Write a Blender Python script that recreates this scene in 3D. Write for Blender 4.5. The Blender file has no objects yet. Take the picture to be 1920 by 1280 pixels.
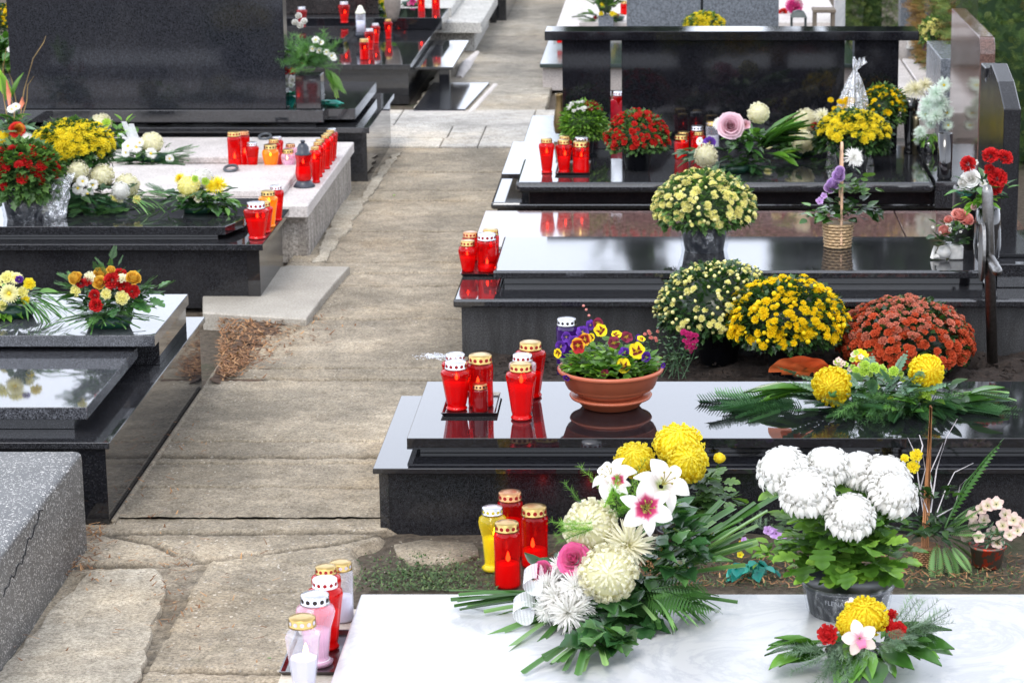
import bpy, bmesh, math, random
import numpy as np
from mathutils import Vector, Matrix
random.seed(7); rng = np.random.RandomState(7)
sc = bpy.context.scene
COL = sc.collection
PI = math.pi
R = math.radians
# ------------------------------------------------------------------ camera model (metres; photo measured at 1920 x 1280)
FP, CX, CY, H = 4700.0, 1250.0, 640.0, 2.3
TH = math.atan((640 + 540) / FP); CT, ST = math.cos(TH), math.sin(TH)
def ray(u, v):
    a = (u - CX) / FP; b = (v - CY) / FP
    return a, CT - b * ST, -ST - b * CT
def G(u, v, z=0.0):                      # point of the horizontal plane z seen at (u, v)
    d = ray(u, v); t = (z - H) / d[2]
    return Vector((d[0] * t, d[1] * t, z))
def A(u, v, Y):                          # point of the vertical plane y = Y seen at (u, v)
    d = ray(u, v); t = Y / d[1]
    return Vector((d[0] * t, Y, H + d[2] * t))
def ppm(Y, z=0.3):                       # pixels per metre there
    return FP / (Y * CT + (H - z) * ST)

# ------------------------------------------------------------------ materials
MATS = {}
def new_mat(name):
    m = bpy.data.materials.new(name); m.use_nodes = True
    nt = m.node_tree; nt.nodes.clear()
    out = nt.nodes.new('ShaderNodeOutputMaterial')
    return m, nt, out
def N(nt, t, **kw):
    n = nt.nodes.new(t)
    for k, v in kw.items():
        if k.startswith('i_'):
            n.inputs[k[2:].replace('_', ' ')].default_value = v
        else: setattr(n, k, v)
    return n
def L(nt, a, b): nt.links.new(a, b)
def c4(c): return (c[0], c[1], c[2], 1)
def ramp(nt, stops, inp):
    r = nt.nodes.new('ShaderNodeValToRGB'); e = r.color_ramp.elements
    while len(e) < len(stops): e.new(0.5)
    for i, (p, c) in enumerate(stops): e[i].position = p; e[i].color = c4(c)
    L(nt, inp, r.inputs[0]); return r
def noise(nt, co, scale, detail=4, rough=.6):
    n = N(nt, 'ShaderNodeTexNoise'); n.inputs['Scale'].default_value = scale
    n.inputs['Detail'].default_value = detail; n.inputs['Roughness'].default_value = rough
    L(nt, co, n.inputs['Vector']); return n
def mixc(nt, a, b, fac, mode='MIX'):
    m = N(nt, 'ShaderNodeMix', data_type='RGBA', blend_type=mode)
    for s, x in ((6, a), (7, b)):
        if isinstance(x, tuple): m.inputs[s].default_value = c4(x)
        else: L(nt, x, m.inputs[s])
    if isinstance(fac, (int, float)): m.inputs[0].default_value = fac
    else: L(nt, fac, m.inputs[0])
    return m.outputs[2]
def bump(nt, h, dist, strength=.6):
    b = N(nt, 'ShaderNodeBump'); b.inputs['Distance'].default_value = dist; b.inputs['Strength'].default_value = strength
    L(nt, h, b.inputs['Height']); return b.outputs[0]
def principled(nt, out, base, rough=.5, **kw):
    p = N(nt, 'ShaderNodeBsdfPrincipled')
    if isinstance(base, tuple): p.inputs['Base Color'].default_value = c4(base)
    else: L(nt, base, p.inputs['Base Color'])
    if isinstance(rough, (int, float)): p.inputs['Roughness'].default_value = rough
    else: L(nt, rough, p.inputs['Roughness'])
    for k, v in kw.items():
        p.inputs[k.replace('_', ' ')].default_value = v
    if out: L(nt, p.outputs[0], out.inputs[0])
    return p

def granite(name, base, speck, rough=.06, scale=420, ior=1.55, smear=.5, fleck=.62):
    if name in MATS: return MATS[name]
    m, nt, out = new_mat(name)
    co = N(nt, 'ShaderNodeTexCoord').outputs['Object']
    n1 = noise(nt, co, scale, 3, .8); n2 = noise(nt, co, scale * .37, 2, .7); n3 = noise(nt, co, 3.5, 5, .6)
    r1 = ramp(nt, [(fleck - .14, base), (fleck + .1, speck)], n1.outputs[0])
    r2 = ramp(nt, [(.35, (.45, .45, .45)), (.68, (1.5, 1.5, 1.5))], n2.outputs[0])
    c = mixc(nt, r1.outputs[0], r2.outputs[0], .8, 'MULTIPLY')
    dust = ramp(nt, [(.45, (0, 0, 0)), (.75, (1, 1, 1))], n3.outputs[0])
    c = mixc(nt, c, (.12, .115, .11), N(nt, 'ShaderNodeMath', operation='MULTIPLY').outputs[0], 'MIX')
    mul = [n for n in nt.nodes if n.type == 'MATH'][-1]
    L(nt, dust.outputs[0], mul.inputs[0]); mul.inputs[1].default_value = .12 * smear
    rr = N(nt, 'ShaderNodeMapRange'); L(nt, n3.outputs[0], rr.inputs[0])
    rr.inputs['To Min'].default_value = rough * .6; rr.inputs['To Max'].default_value = rough * 1.6 + .03 * smear
    n4 = noise(nt, co, 2.2, 1, .5)
    p = principled(nt, out, c, rr.outputs[0]); p.inputs['IOR'].default_value = ior
    L(nt, bump(nt, n4.outputs[0], .001, .04), p.inputs['Normal'])
    MATS[name] = m; return m
def rough_stone(name, base, light, dark, scale=160, streak=False, b=.002, rough=.75, moss=None):
    if name in MATS: return MATS[name]
    m, nt, out = new_mat(name)
    co = N(nt, 'ShaderNodeTexCoord').outputs['Object']
    if streak:
        mp = N(nt, 'ShaderNodeMapping'); mp.inputs['Scale'].default_value = (5, 5, .8); L(nt, co, mp.inputs[0]); cs = mp.outputs[0]
    else: cs = co
    n1 = noise(nt, co, scale, 4, .75); n2 = noise(nt, cs, 4, 6, .7)
    r1 = ramp(nt, [(.36, dark), (.5, base), (.66, light)], n1.outputs[0])
    r2 = ramp(nt, [(.3, (.3, .28, .25)), (.62, (1.1, 1.1, 1.1))] if streak else [(.3, (.7, .69, .68)), (.65, (1.08, 1.08, 1.08))], n2.outputs[0])
    c = mixc(nt, r1.outputs[0], r2.outputs[0], .85, 'MULTIPLY')
    if moss:
        n5 = noise(nt, co, 9, 5, .7); r5 = ramp(nt, [(.55, (0, 0, 0)), (.66, (1, 1, 1))], n5.outputs[0])
        c = mixc(nt, c, moss, r5.outputs[0])
    p = principled(nt, out, c, rough)
    L(nt, bump(nt, n1.outputs[0], b, .7), p.inputs['Normal'])
    MATS[name] = m; return m
def terrazzo(name, base, chip):
    if name in MATS: return MATS[name]
    m, nt, out = new_mat(name)
    co = N(nt, 'ShaderNodeTexCoord').outputs['Object']
    v = N(nt, 'ShaderNodeTexVoronoi', feature='F1'); v.inputs['Scale'].default_value = 210; v.inputs['Randomness'].default_value = 1
    nz = noise(nt, co, 60, 2); av = N(nt, 'ShaderNodeVectorMath', operation='MULTIPLY_ADD')
    L(nt, nz.outputs['Color'], av.inputs[0]); av.inputs[1].default_value = (.012, .012, .012); L(nt, co, av.inputs[2]); L(nt, av.outputs[0], v.inputs['Vector'])
    sep = N(nt, 'ShaderNodeSeparateColor'); L(nt, v.outputs['Color'], sep.inputs[0])
    th = N(nt, 'ShaderNodeMath', operation='MULTIPLY'); L(nt, sep.outputs[0], th.inputs[0]); th.inputs[1].default_value = .62
    lt = N(nt, 'ShaderNodeMath', operation='LESS_THAN'); L(nt, v.outputs['Distance'], lt.inputs[0]); L(nt, th.outputs[0], lt.inputs[1])
    gt = N(nt, 'ShaderNodeMath', operation='GREATER_THAN'); L(nt, sep.outputs[1], gt.inputs[0]); gt.inputs[1].default_value = .45
    mm = N(nt, 'ShaderNodeMath', operation='MULTIPLY'); L(nt, lt.outputs[0], mm.inputs[0]); L(nt, gt.outputs[0], mm.inputs[1])
    n2 = noise(nt, co, 5, 5); b = ramp(nt, [(.3, tuple(x * .6 for x in base)), (.7, tuple(x * 1.3 for x in base))], n2.outputs[0])
    cc = ramp(nt, [(0, tuple(x * .5 for x in chip)), (1, chip)], sep.outputs[2])
    c = mixc(nt, b.outputs[0], cc.outputs[0], mm.outputs[0])
    p = principled(nt, out, c, .42); L(nt, bump(nt, mm.outputs[0], .001, .3), p.inputs['Normal'])
    MATS[name] = m; return m
def concrete(name, c_lo, c_hi, peb=.5, scale=1.0, bumpd=.004):
    if name in MATS: return MATS[name]
    m, nt, out = new_mat(name)
    g = N(nt, 'ShaderNodeNewGeometry').outputs['Position']
    big = noise(nt, g, 1.7, 6, .62); med = noise(nt, g, 14, 6, .7); fine = noise(nt, g, 120, 4, .85)
    mp = N(nt, 'ShaderNodeMapping'); mp.inputs['Scale'].default_value = (2.2, 11, 1); L(nt, g, mp.inputs[0]); st = noise(nt, mp.outputs[0], 2.0, 6, .7)
    c = ramp(nt, [(.32, c_lo), (.66, c_hi)], big.outputs[0]).outputs[0]
    c = mixc(nt, c, ramp(nt, [(.3, (.62, .6, .56)), (.52, (1, 1, 1)), (.75, (1.25, 1.25, 1.25))], med.outputs[0]).outputs[0], .8, 'MULTIPLY')
    c = mixc(nt, c, ramp(nt, [(.36, (.5, .47, .43)), (.5, (1, 1, 1))], st.outputs[0]).outputs[0], .22, 'MULTIPLY')
    c = mixc(nt, c, ramp(nt, [(.36, (.38, .36, .33)), (.52, (1, 1, 1)), (.68, (1.6, 1.6, 1.6))], fine.outputs[0]).outputs[0], .85, 'MULTIPLY')
    v = N(nt, 'ShaderNodeTexVoronoi'); v.inputs['Scale'].default_value = 95; nv = noise(nt, g, 70, 2); wv_ = N(nt, 'ShaderNodeVectorMath', operation='MULTIPLY_ADD'); L(nt, nv.outputs['Color'], wv_.inputs[0]); wv_.inputs[1].default_value = (.012, .012, .012); L(nt, g, wv_.inputs[2]); L(nt, wv_.outputs[0], v.inputs['Vector'])
    vt_ = N(nt, 'ShaderNodeMath', operation='MULTIPLY')
    sep = N(nt, 'ShaderNodeSeparateColor'); L(nt, v.outputs['Color'], sep.inputs[0])
    L(nt, sep.outputs[2], vt_.inputs[0]); vt_.inputs[1].default_value = .42
    lt = N(nt, 'ShaderNodeMath', operation='LESS_THAN'); L(nt, v.outputs['Distance'], lt.inputs[0]); L(nt, vt_.outputs[0], lt.inputs[1])
    gt = N(nt, 'ShaderNodeMath', operation='GREATER_THAN'); L(nt, sep.outputs[0], gt.inputs[0]); gt.inputs[1].default_value = 1 - .42 * peb
    mm = N(nt, 'ShaderNodeMath', operation='MULTIPLY'); L(nt, lt.outputs[0], mm.inputs[0]); L(nt, gt.outputs[0], mm.inputs[1])
    c = mixc(nt, c, ramp(nt, [(0, (.16, .14, .12)), (.8, (.50, .46, .40))], sep.outputs[1]).outputs[0], mm.outputs[0])
    n8 = noise(nt, g, .9, 7, .7); c = mixc(nt, c, ramp(nt, [(.38, (.62, .63, .64)), (.52, (1, 1, 1)), (.66, (1.12, 1.04, .92))], n8.outputs[0]).outputs[0], .9, 'MULTIPLY')
    # green and dark staining where damp
    n7 = noise(nt, g, 3.3, 6, .72); r7 = ramp(nt, [(.62, (0, 0, 0)), (.8, (.6, .6, .6))], n7.outputs[0])
    c = mixc(nt, c, (.07, .075, .035), r7.outputs[0])
    a = N(nt, 'ShaderNodeAttribute', attribute_name='r')
    tint = ramp(nt, [(0, (.30, .28, .25)), (.35, (.85, .83, .8)), (1, (1.2, 1.18, 1.13))], a.outputs['Fac'])
    c = mixc(nt, c, tint.outputs[0], .9, 'MULTIPLY')
    p = principled(nt, out, c, .85)
    ad = N(nt, 'ShaderNodeMath', operation='ADD'); L(nt, fine.outputs[0], ad.inputs[0]); L(nt, med.outputs[0], ad.inputs[1])
    ad2 = N(nt, 'ShaderNodeMath', operation='MULTIPLY_ADD'); L(nt, mm.outputs[0], ad2.inputs[0]); ad2.inputs[1].default_value = .5; L(nt, ad.outputs[0], ad2.inputs[2])
    L(nt, bump(nt, ad2.outputs[0], bumpd, .8), p.inputs['Normal'])
    MATS[name] = m; return m
def soil_mat(name, dark, light, green=None):
    if name in MATS: return MATS[name]
    m, nt, out = new_mat(name)
    g = N(nt, 'ShaderNodeNewGeometry').outputs['Position']
    n1 = noise(nt, g, 45, 8, .75); n2 = noise(nt, g, 3, 5, .65); n3 = noise(nt, g, 260, 2, .8)
    c = ramp(nt, [(.35, dark), (.68, light)], n1.outputs[0]).outputs[0]
    if green:
        c = mixc(nt, c, green, ramp(nt, [(.52, (0, 0, 0)), (.68, (.75, .75, .75))], n2.outputs[0]).outputs[0])
    c = mixc(nt, c, ramp(nt, [(.62, (1, 1, 1)), (.75, (2.4, 2.3, 2.1))], n3.outputs[0]).outputs[0], .8, 'MULTIPLY')
    p = principled(nt, out, c, .95)
    ad = N(nt, 'ShaderNodeMath', operation='ADD'); L(nt, n1.outputs[0], ad.inputs[0]); L(nt, n3.outputs[0], ad.inputs[1])
    L(nt, bump(nt, ad.outputs[0], .02, .9), p.inputs['Normal'])
    MATS[name] = m; return m
def leafm(name, col, col2=None, rough=.42, trans=.25, spec=.5):
    key = 'leaf_' + name
    if key in MATS: return MATS[key]
    m, nt, out = new_mat(key)
    col = tuple(x * 1.45 for x in col); col2 = tuple(min(.7, x * 1.35) for x in col2) if col2 else None
    col2 = col2 or tuple(min(1, x * 2.1) for x in col)
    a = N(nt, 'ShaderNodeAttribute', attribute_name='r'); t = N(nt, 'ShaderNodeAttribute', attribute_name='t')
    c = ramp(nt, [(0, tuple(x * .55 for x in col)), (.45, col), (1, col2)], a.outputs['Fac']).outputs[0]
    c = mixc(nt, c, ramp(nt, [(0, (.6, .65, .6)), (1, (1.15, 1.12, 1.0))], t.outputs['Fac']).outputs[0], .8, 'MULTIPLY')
    p = principled(nt, None, c, rough); p.inputs['Specular IOR Level'].default_value = spec
    tr = N(nt, 'ShaderNodeBsdfTranslucent'); L(nt, mixc(nt, c, (1.5, 1.7, .5), 1.0, 'MULTIPLY'), tr.inputs[0])
    mx = N(nt, 'ShaderNodeMixShader'); mx.inputs[0].default_value = trans
    L(nt, p.outputs[0], mx.inputs[1]); L(nt, tr.outputs[0], mx.inputs[2]); L(nt, mx.outputs[0], out.inputs[0])
    MATS[key] = m; return m
def petal(name, stops, rough=.6, trans=.3):
    key = 'petal_' + name
    if key in MATS: return MATS[key]
    m, nt, out = new_mat(key)
    t = N(nt, 'ShaderNodeAttribute', attribute_name='t'); a = N(nt, 'ShaderNodeAttribute', attribute_name='r')
    c = ramp(nt, stops, t.outputs['Fac']).outputs[0]
    c = mixc(nt, c, ramp(nt, [(0, (.78, .76, .74)), (1, (1.06, 1.06, 1.06))], a.outputs['Fac']).outputs[0], .9, 'MULTIPLY')
    oi = N(nt, 'ShaderNodeObjectInfo')
    c = mixc(nt, c, ramp(nt, [(0, (.85, .83, .8)), (1, (1.05, 1.05, 1.05))], oi.outputs['Random']).outputs[0], .7, 'MULTIPLY')
    p = principled(nt, None, c, rough); p.inputs['Specular IOR Level'].default_value = .25
    tr = N(nt, 'ShaderNodeBsdfTranslucent'); L(nt, c, tr.inputs[0])
    mx = N(nt, 'ShaderNodeMixShader'); mx.inputs[0].default_value = trans
    L(nt, p.outputs[0], mx.inputs[1]); L(nt, tr.outputs[0], mx.inputs[2]); L(nt, mx.outputs[0], out.inputs[0])
    MATS[key] = m; return m
def simple(name, col, rough=.5, metal=0, emit=None, es=0, spec=.5, nscale=0, namt=.3, coat=0):
    if name in MATS: return MATS[name]
    m, nt, out = new_mat(name)
    base = col
    co = N(nt, 'ShaderNodeTexCoord').outputs['Object']
    n1 = noise(nt, co, nscale or 30, 4, .6)
    base = mixc(nt, col, ramp(nt, [(.3, (1 - namt,) * 3), (.7, (1 + namt * .4,) * 3)], n1.outputs[0]).outputs[0], 1.0, 'MULTIPLY')
    rr = N(nt, 'ShaderNodeMapRange'); L(nt, n1.outputs[0], rr.inputs[0]); rr.inputs['To Min'].default_value = rough * .8; rr.inputs['To Max'].default_value = min(1, rough * 1.25)
    p = principled(nt, out, base, rr.outputs[0]); p.inputs['Metallic'].default_value = metal; p.inputs['Specular IOR Level'].default_value = spec
    p.inputs['Coat Weight'].default_value = coat
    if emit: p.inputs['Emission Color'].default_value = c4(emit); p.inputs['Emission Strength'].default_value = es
    MATS[name] = m; return m
def glassy(name, tint, body, opac=.35, rough=.05, emis=None, es=0, trans=0.0):
    """thin coloured glass or plastic wall: see-through tint under a glossy skin"""
    if name in MATS: return MATS[name]
    m, nt, out = new_mat(name)
    tp = N(nt, 'ShaderNodeBsdfTransparent'); tp.inputs[0].default_value = c4(tint)
    p = principled(nt, None, body, rough)
    p.inputs['Coat Weight'].default_value = .6; p.inputs['Coat Roughness'].default_value = .03
    if emis: p.inputs['Emission Color'].default_value = c4(emis); p.inputs['Emission Strength'].default_value = es
    lw = N(nt, 'ShaderNodeLayerWeight'); lw.inputs[0].default_value = .35
    mr = N(nt, 'ShaderNodeMapRange'); L(nt, lw.outputs['Facing'], mr.inputs[0]); mr.inputs['To Min'].default_value = opac; mr.inputs['To Max'].default_value = min(1, opac + .5)
    mx = N(nt, 'ShaderNodeMixShader'); L(nt, mr.outputs[0], mx.inputs[0]); L(nt, tp.outputs[0], mx.inputs[1]); L(nt, p.outputs[0], mx.inputs[2])
    L(nt, mx.outputs[0], out.inputs[0])
    MATS[name] = m; return m
def film(name='cellophane', base=.04, amt=.24):
    if name in MATS: return MATS[name]
    m, nt, out = new_mat(name)
    co = N(nt, 'ShaderNodeTexCoord').outputs['Object']; mp = N(nt, 'ShaderNodeMapping'); mp.inputs['Scale'].default_value = (1, 1, .5); L(nt, co, mp.inputs[0])
    n1 = noise(nt, mp.outputs[0], 28, 4, .65)
    tp = N(nt, 'ShaderNodeBsdfTransparent'); tp.inputs[0].default_value = (.96, .97, .98, 1)
    g = N(nt, 'ShaderNodeBsdfGlossy'); g.inputs[0].default_value = (1, 1, 1, 1); g.inputs['Roughness'].default_value = .12
    L(nt, bump(nt, n1.outputs[0], .03, 1), g.inputs['Normal'])
    d = N(nt, 'ShaderNodeBsdfDiffuse'); d.inputs[0].default_value = (.8, .83, .88, 1)
    a1 = N(nt, 'ShaderNodeMixShader'); a1.inputs[0].default_value = .3; L(nt, g.outputs[0], a1.inputs[1]); L(nt, d.outputs[0], a1.inputs[2])
    r = ramp(nt, [(.44, (base,) * 3), (.66, (amt,) * 3)], n1.outputs[0])
    mx = N(nt, 'ShaderNodeMixShader'); L(nt, r.outputs[0], mx.inputs[0]); L(nt, tp.outputs[0], mx.inputs[1]); L(nt, a1.outputs[0], mx.inputs[2])
    L(nt, mx.outputs[0], out.inputs[0]); MATS[name] = m; return m

BLACK = granite('black_granite', (.010, .010, .012), (.075, .078, .085), .04, 330, 1.75)
BLACKP = granite('black_granite_upright', (.005, .005, .007), (.018, .019, .023), .05, 330, 1.42, smear=.4)
BLACKF = granite('black_granite_side', (.008, .008, .010), (.05, .053, .06), .13, 330, 1.42, smear=.8)
SLABG = granite('grey_black_granite', (.022, .023, .027), (.13, .135, .15), .045, 240, 1.8, fleck=.57)
BLACKV = granite('black_granite_satin', (.010, .010, .012), (.03, .032, .036), .2, 330, 1.3)
BLACKM = granite('black_granite_plain', (.006, .006, .008), (.028, .03, .035), .035, 330, 1.75, smear=.3)
GREYG = granite('grey_speckled_granite', (.006, .0065, .009), (.045, .048, .058), .07, 330, 1.42, fleck=.58)
GREYL = granite('mid_grey_granite', (.07, .08, .095), (.24, .26, .29), .22, 260, 1.45, fleck=.55)
GREEN = granite('dark_green_granite', (.014, .026, .025), (.05, .075, .075), .12, 330)
REDG = granite('red_brown_granite', (.105, .055, .05), (.26, .17, .15), .06, 120, 1.8)
BROWNG = granite('brown_granite', (.085, .045, .036), (.2, .125, .105), .08, 300, 1.5)
DULL = rough_stone('dull_dark_granite', (.035, .035, .036), (.09, .09, .092), (.015, .015, .015), 200, streak=True, b=.001, rough=.5)
PALE = rough_stone('pale_limestone', (.55, .51, .49), (.68, .64, .62), (.38, .35, .33), 120, b=.0006, rough=.6)
SALT = rough_stone('salt_and_pepper_granite', (.42, .41, .38), (.75, .74, .7), (.1, .1, .1), 130, b=.001)
WEATH = rough_stone('weathered_concrete', (.34, .31, .28), (.5, .47, .42), (.16, .14, .12), 70, streak=True, b=.006)
PAD = rough_stone('smooth_cement', (.36, .33, .28), (.44, .41, .36), (.27, .25, .21), 120, b=.001)
TERR = terrazzo('terrazzo', (.075, .075, .074), (.62, .60, .57))
def marble():
    m, nt, out = new_mat('white_marble')
    co = N(nt, 'ShaderNodeTexCoord').outputs['Object']
    n1 = noise(nt, co, 3, 8, .7); n1.inputs['Distortion'].default_value = 1.6
    c = ramp(nt, [(.44, (.47, .47, .475)), (.5, (.34, .355, .38)), (.55, (.47, .47, .475))], n1.outputs[0]).outputs[0]
    n2 = noise(nt, co, 7, 4); c2 = ramp(nt, [(.7, (1, 1, 1)), (.82, (1, .86, .68))], n2.outputs[0]).outputs[0]
    c = mixc(nt, (.47, .47, .475), c, .6); c = mixc(nt, c, c2, .8, 'MULTIPLY')
    principled(nt, out, c, .22); MATS['marble'] = m; return m
MARBLE = marble()
CREAM = rough_stone('cream_limestone', (.66, .58, .48), (.74, .66, .56), (.55, .47, .38), 60, b=.0005)
CONC = concrete('path_concrete', (.20, .172, .128), (.43, .368, .28), .75)
CONC2 = concrete('path_concrete_far', (.25, .228, .19), (.43, .40, .345), .6)
CONC3 = concrete('cross_path_concrete', (.40, .385, .36), (.52, .505, .48), .2, bumpd=.0015)
CONCL = concrete('broken_pale_concrete', (.30, .265, .21), (.47, .43, .36), .3)
SOIL = soil_mat('dark_soil', (.018, .012, .009), (.075, .05, .037))
DIRT = soil_mat('dirt', (.07, .052, .036), (.22, .175, .125), (.05, .07, .025))

# ------------------------------------------------------------------ mesh builder
class MB:
    def __init__(s): s.V = []; s.F = []; s.T = []; s.Rr = []; s.M = []; s.n = 0
    def add(s, V, F, t=0.5, r=0.5, m=0):
        V = np.asarray(V, float); k = len(V)
        s.V.append(V); s.F.extend([tuple(i + s.n for i in f) for f in F])
        s.T.append(np.full(k, t) if np.isscalar(t) else np.asarray(t, float))
        s.Rr.append(np.full(k, r) if np.isscalar(r) else np.asarray(r, float))
        s.M.extend([m] * len(F)); s.n += k
    def tmpl(s, tp, M3, loc, r=None, m=0):
        V, F, T = tp[0], tp[1], tp[2]
        Rv = rng.rand() if r is None else r
        s.add(V @ M3.T + np.asarray(loc), F, T, Rv, m)
    def box(s, x0, x1, y0, y1, z0, z1, r=.5, m=0):
        V = [(x0, y0, z0), (x1, y0, z0), (x1, y1, z0), (x0, y1, z0), (x0, y0, z1), (x1, y0, z1), (x1, y1, z1), (x0, y1, z1)]
        s.add(V, [(0, 3, 2, 1), (4, 5, 6, 7), (0, 1, 5, 4), (1, 2, 6, 5), (2, 3, 7, 6), (3, 0, 4, 7)], .5, r, m)
    def lathe(s, prof, c, seg=24, t=.5, r=.5, m=0, rot=0, sx=1, sy=1, flute=0, nfl=10):
        V = []; F = []; k = len(prof)
        z0, z1 = prof[0][1], prof[-1][1]
        for (rr, z) in prof:
            rr0 = rr
            for j in range(seg):
                a = 2 * PI * j / seg + rot
                if flute: rr = rr0 * (1 - flute * (abs(math.sin(a * nfl / 2)) ** 4) * max(0, 1 - abs(2 * (z - z0) / max(1e-6, z1 - z0) - .85) ** 4))
                V.append((c[0] + rr * math.cos(a) * sx, c[1] + rr * math.sin(a) * sy, c[2] + z))
        for i in range(k - 1):
            for j in range(seg):
                j2 = (j + 1) % seg; F.append((i * seg + j, i * seg + j2, (i + 1) * seg + j2, (i + 1) * seg + j))
        if prof[0][0] > 1e-6: F.append(tuple(reversed(range(seg))))
        if prof[-1][0] > 1e-6: F.append(tuple((k - 1) * seg + j for j in range(seg)))
        s.add(V, F, t, r, m)
    def tube(s, pts, rad, seg=6, t=.5, r=.5, m=0):
        pts = [Vector(p) for p in pts]; k = len(pts)
        rads = rad if isinstance(rad, (list, tuple)) else [rad] * k
        V = []; F = []
        for i, p in enumerate(pts):
            d = (pts[min(i + 1, k - 1)] - pts[max(i - 1, 0)])
            d = d.normalized() if d.length > 1e-9 else Vector((0, 0, 1))
            up = Vector((0, 0, 1)) if abs(d.z) < .9 else Vector((1, 0, 0))
            a = d.cross(up).normalized(); b = d.cross(a)
            for j in range(seg):
                w = 2 * PI * j / seg; V.append(tuple(p + (a * math.cos(w) + b * math.sin(w)) * rads[i]))
        for i in range(k - 1):
            for j in range(seg):
                j2 = (j + 1) % seg; F.append((i * seg + j, i * seg + j2, (i + 1) * seg + j2, (i + 1) * seg + j))
        F.append(tuple(range(seg))); F.append(tuple((k - 1) * seg + j for j in reversed(range(seg))))
        s.add(V, F, t, r, m)
    def mesh(s, name, mats, smooth=True, off=None, bevel=0, bseg=1):
        V = np.concatenate(s.V) if s.V else np.zeros((0, 3))
        if off is not None: V = V - np.array(off)
        me = bpy.data.meshes.new(name); me.from_pydata(V.tolist(), [], s.F)
        for nm, arr in (('t', s.T), ('r', s.Rr)):
            at = me.attributes.new(nm, 'FLOAT', 'POINT'); at.data.foreach_set('value', np.concatenate(arr).astype(np.float32) if arr else [])
        if not isinstance(mats, (list, tuple)): mats = [mats]
        for m in mats: me.materials.append(m)
        if len(mats) > 1: me.polygons.foreach_set('material_index', s.M)
        if bevel:
            bm = bmesh.new(); bm.from_mesh(me)
            es = [e for e in bm.edges if len(e.link_faces) == 2 and e.calc_face_angle(0) > .6]
            bmesh.ops.bevel(bm, geom=es, offset=bevel, segments=bseg, affect='EDGES', profile=.5, clamp_overlap=True)
            bm.to_mesh(me); bm.free()
        if smooth: me.polygons.foreach_set('use_smooth', [True] * len(me.polygons))
        me.update(); return me
# ------------------------------------------------------------------ objects
def setp(o, label=None, cat=None, group=None, kind=None):
    if label: o['label'] = label
    if cat: o['category'] = cat
    if group: o['group'] = group
    if kind: o['kind'] = kind
def thing(name, label, cat, loc, group=None):
    o = bpy.data.objects.new(name, None); o.empty_display_size = .05; COL.objects.link(o)
    o.location = loc; setp(o, label, cat, group); return o
def rootloc(p):
    while p.parent: p = p.parent
    return Vector(p.location)
def part(name, mb, mats, parent, label=None, smooth=True, bevel=0, bseg=1, kind=None):
    me = mb.mesh(name, mats, smooth, rootloc(parent), bevel, bseg)
    o = bpy.data.objects.new(name, me); COL.objects.link(o); o.parent = parent; setp(o, label, kind=kind); return o
def inst(name, me, parent, loc, M3, label=None):
    o = bpy.data.objects.new(name, me); COL.objects.link(o); o.parent = parent
    M = Matrix([[M3[i][j] for j in range(3)] for i in range(3)]).to_4x4(); M.translation = Vector(loc) - rootloc(parent)
    o.matrix_local = M; setp(o, label); return o
def struct(name, mb, mats, smooth=False, bevel=0, kind='structure', label=None, cat=None):
    me = mb.mesh(name, mats, smooth, None, bevel); o = bpy.data.objects.new(name, me); COL.objects.link(o)
    setp(o, label, cat, kind=kind); return o
def block(name, parent, mat, x0, x1, y0, y1, z0, z1, bevel=.003, bseg=1, label=None):
    mb = MB(); mb.box(x0, x1, y0, y1, z0, z1)
    return part(name, mb, mat, parent, label, smooth=False, bevel=bevel, bseg=bseg)
def nrm(v): v = np.asarray(v, float); return v / (np.linalg.norm(v) + 1e-12)
def fz(d, roll=0, s=1.0):               # 3x3 with z along d
    z = nrm(d); a = np.array([0, 0, 1.]) if abs(z[2]) < .95 else np.array([1., 0, 0])
    x = nrm(np.cross(a, z)); y = np.cross(z, x); c, q = math.cos(roll), math.sin(roll)
    return np.stack([x * c + y * q, -x * q + y * c, z], 1) * s
def fx(d, roll=0, s=1.0, w=1.0):        # 3x3 with x along d, z as upward as possible
    x = nrm(d); a = np.array([0, 0, 1.]) if abs(x[2]) < .97 else np.array([0, 1., 0])
    y = nrm(np.cross(a, x)); z = np.cross(x, y); c, q = math.cos(roll), math.sin(roll)
    return np.stack([x * s, (y * c + z * q) * s * w, (-y * q + z * c) * s], 1)
def sph(az, el): return np.array([math.cos(el) * math.cos(az), math.cos(el) * math.sin(az), math.sin(el)])
def U(a, b): return a + (b - a) * rng.rand()

# ------------------------------------------------------------------ leaf templates: (V, F, t), x = length 0..1
def T_from(mb): return (np.concatenate(mb.V), mb.F, np.concatenate(mb.T))
def leaf_oval(w=.22, n=4, bend=.18, fold=.06, tip=.8):
    V = []; T = []
    for i in range(n + 1):
        x = i / n; ww = w * math.sin(PI * min(1, x) ** tip) if 0 < i < n else .004
        z = -bend * x * x
        V += [(x, -ww, z + fold * ww / w), (x, 0, z - fold * .5), (x, ww, z + fold * ww / w)]; T += [x, x * .6, x]
    F = []
    for i in range(n):
        a = i * 3; F += [(a, a + 1, a + 4, a + 3), (a + 1, a + 2, a + 5, a + 4)]
    return np.array(V, float), F, np.array(T)
def leaf_outline(pts, bend=.2, fold=.08):
    """pts: upper half outline (x, y) from base to tip; quads from the midrib to the outline"""
    V = []; T = []
    for x, y in pts:
        z = -bend * x * x
        V += [(x, y, z + fold * y * 3 - .3 * y * y), (x * .92 + .0, 0, z - fold * .3), (x, -y, z + fold * y * 3 - .3 * y * y)]; T += [.3 + .7 * x, .1, .3 + .7 * x]
    F = []
    for i in range(len(pts) - 1):
        a = i * 3; F += [(a, a + 1, a + 4, a + 3), (a + 1, a + 2, a + 5, a + 4)]
    return np.array(V, float), F, np.array(T)
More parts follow.
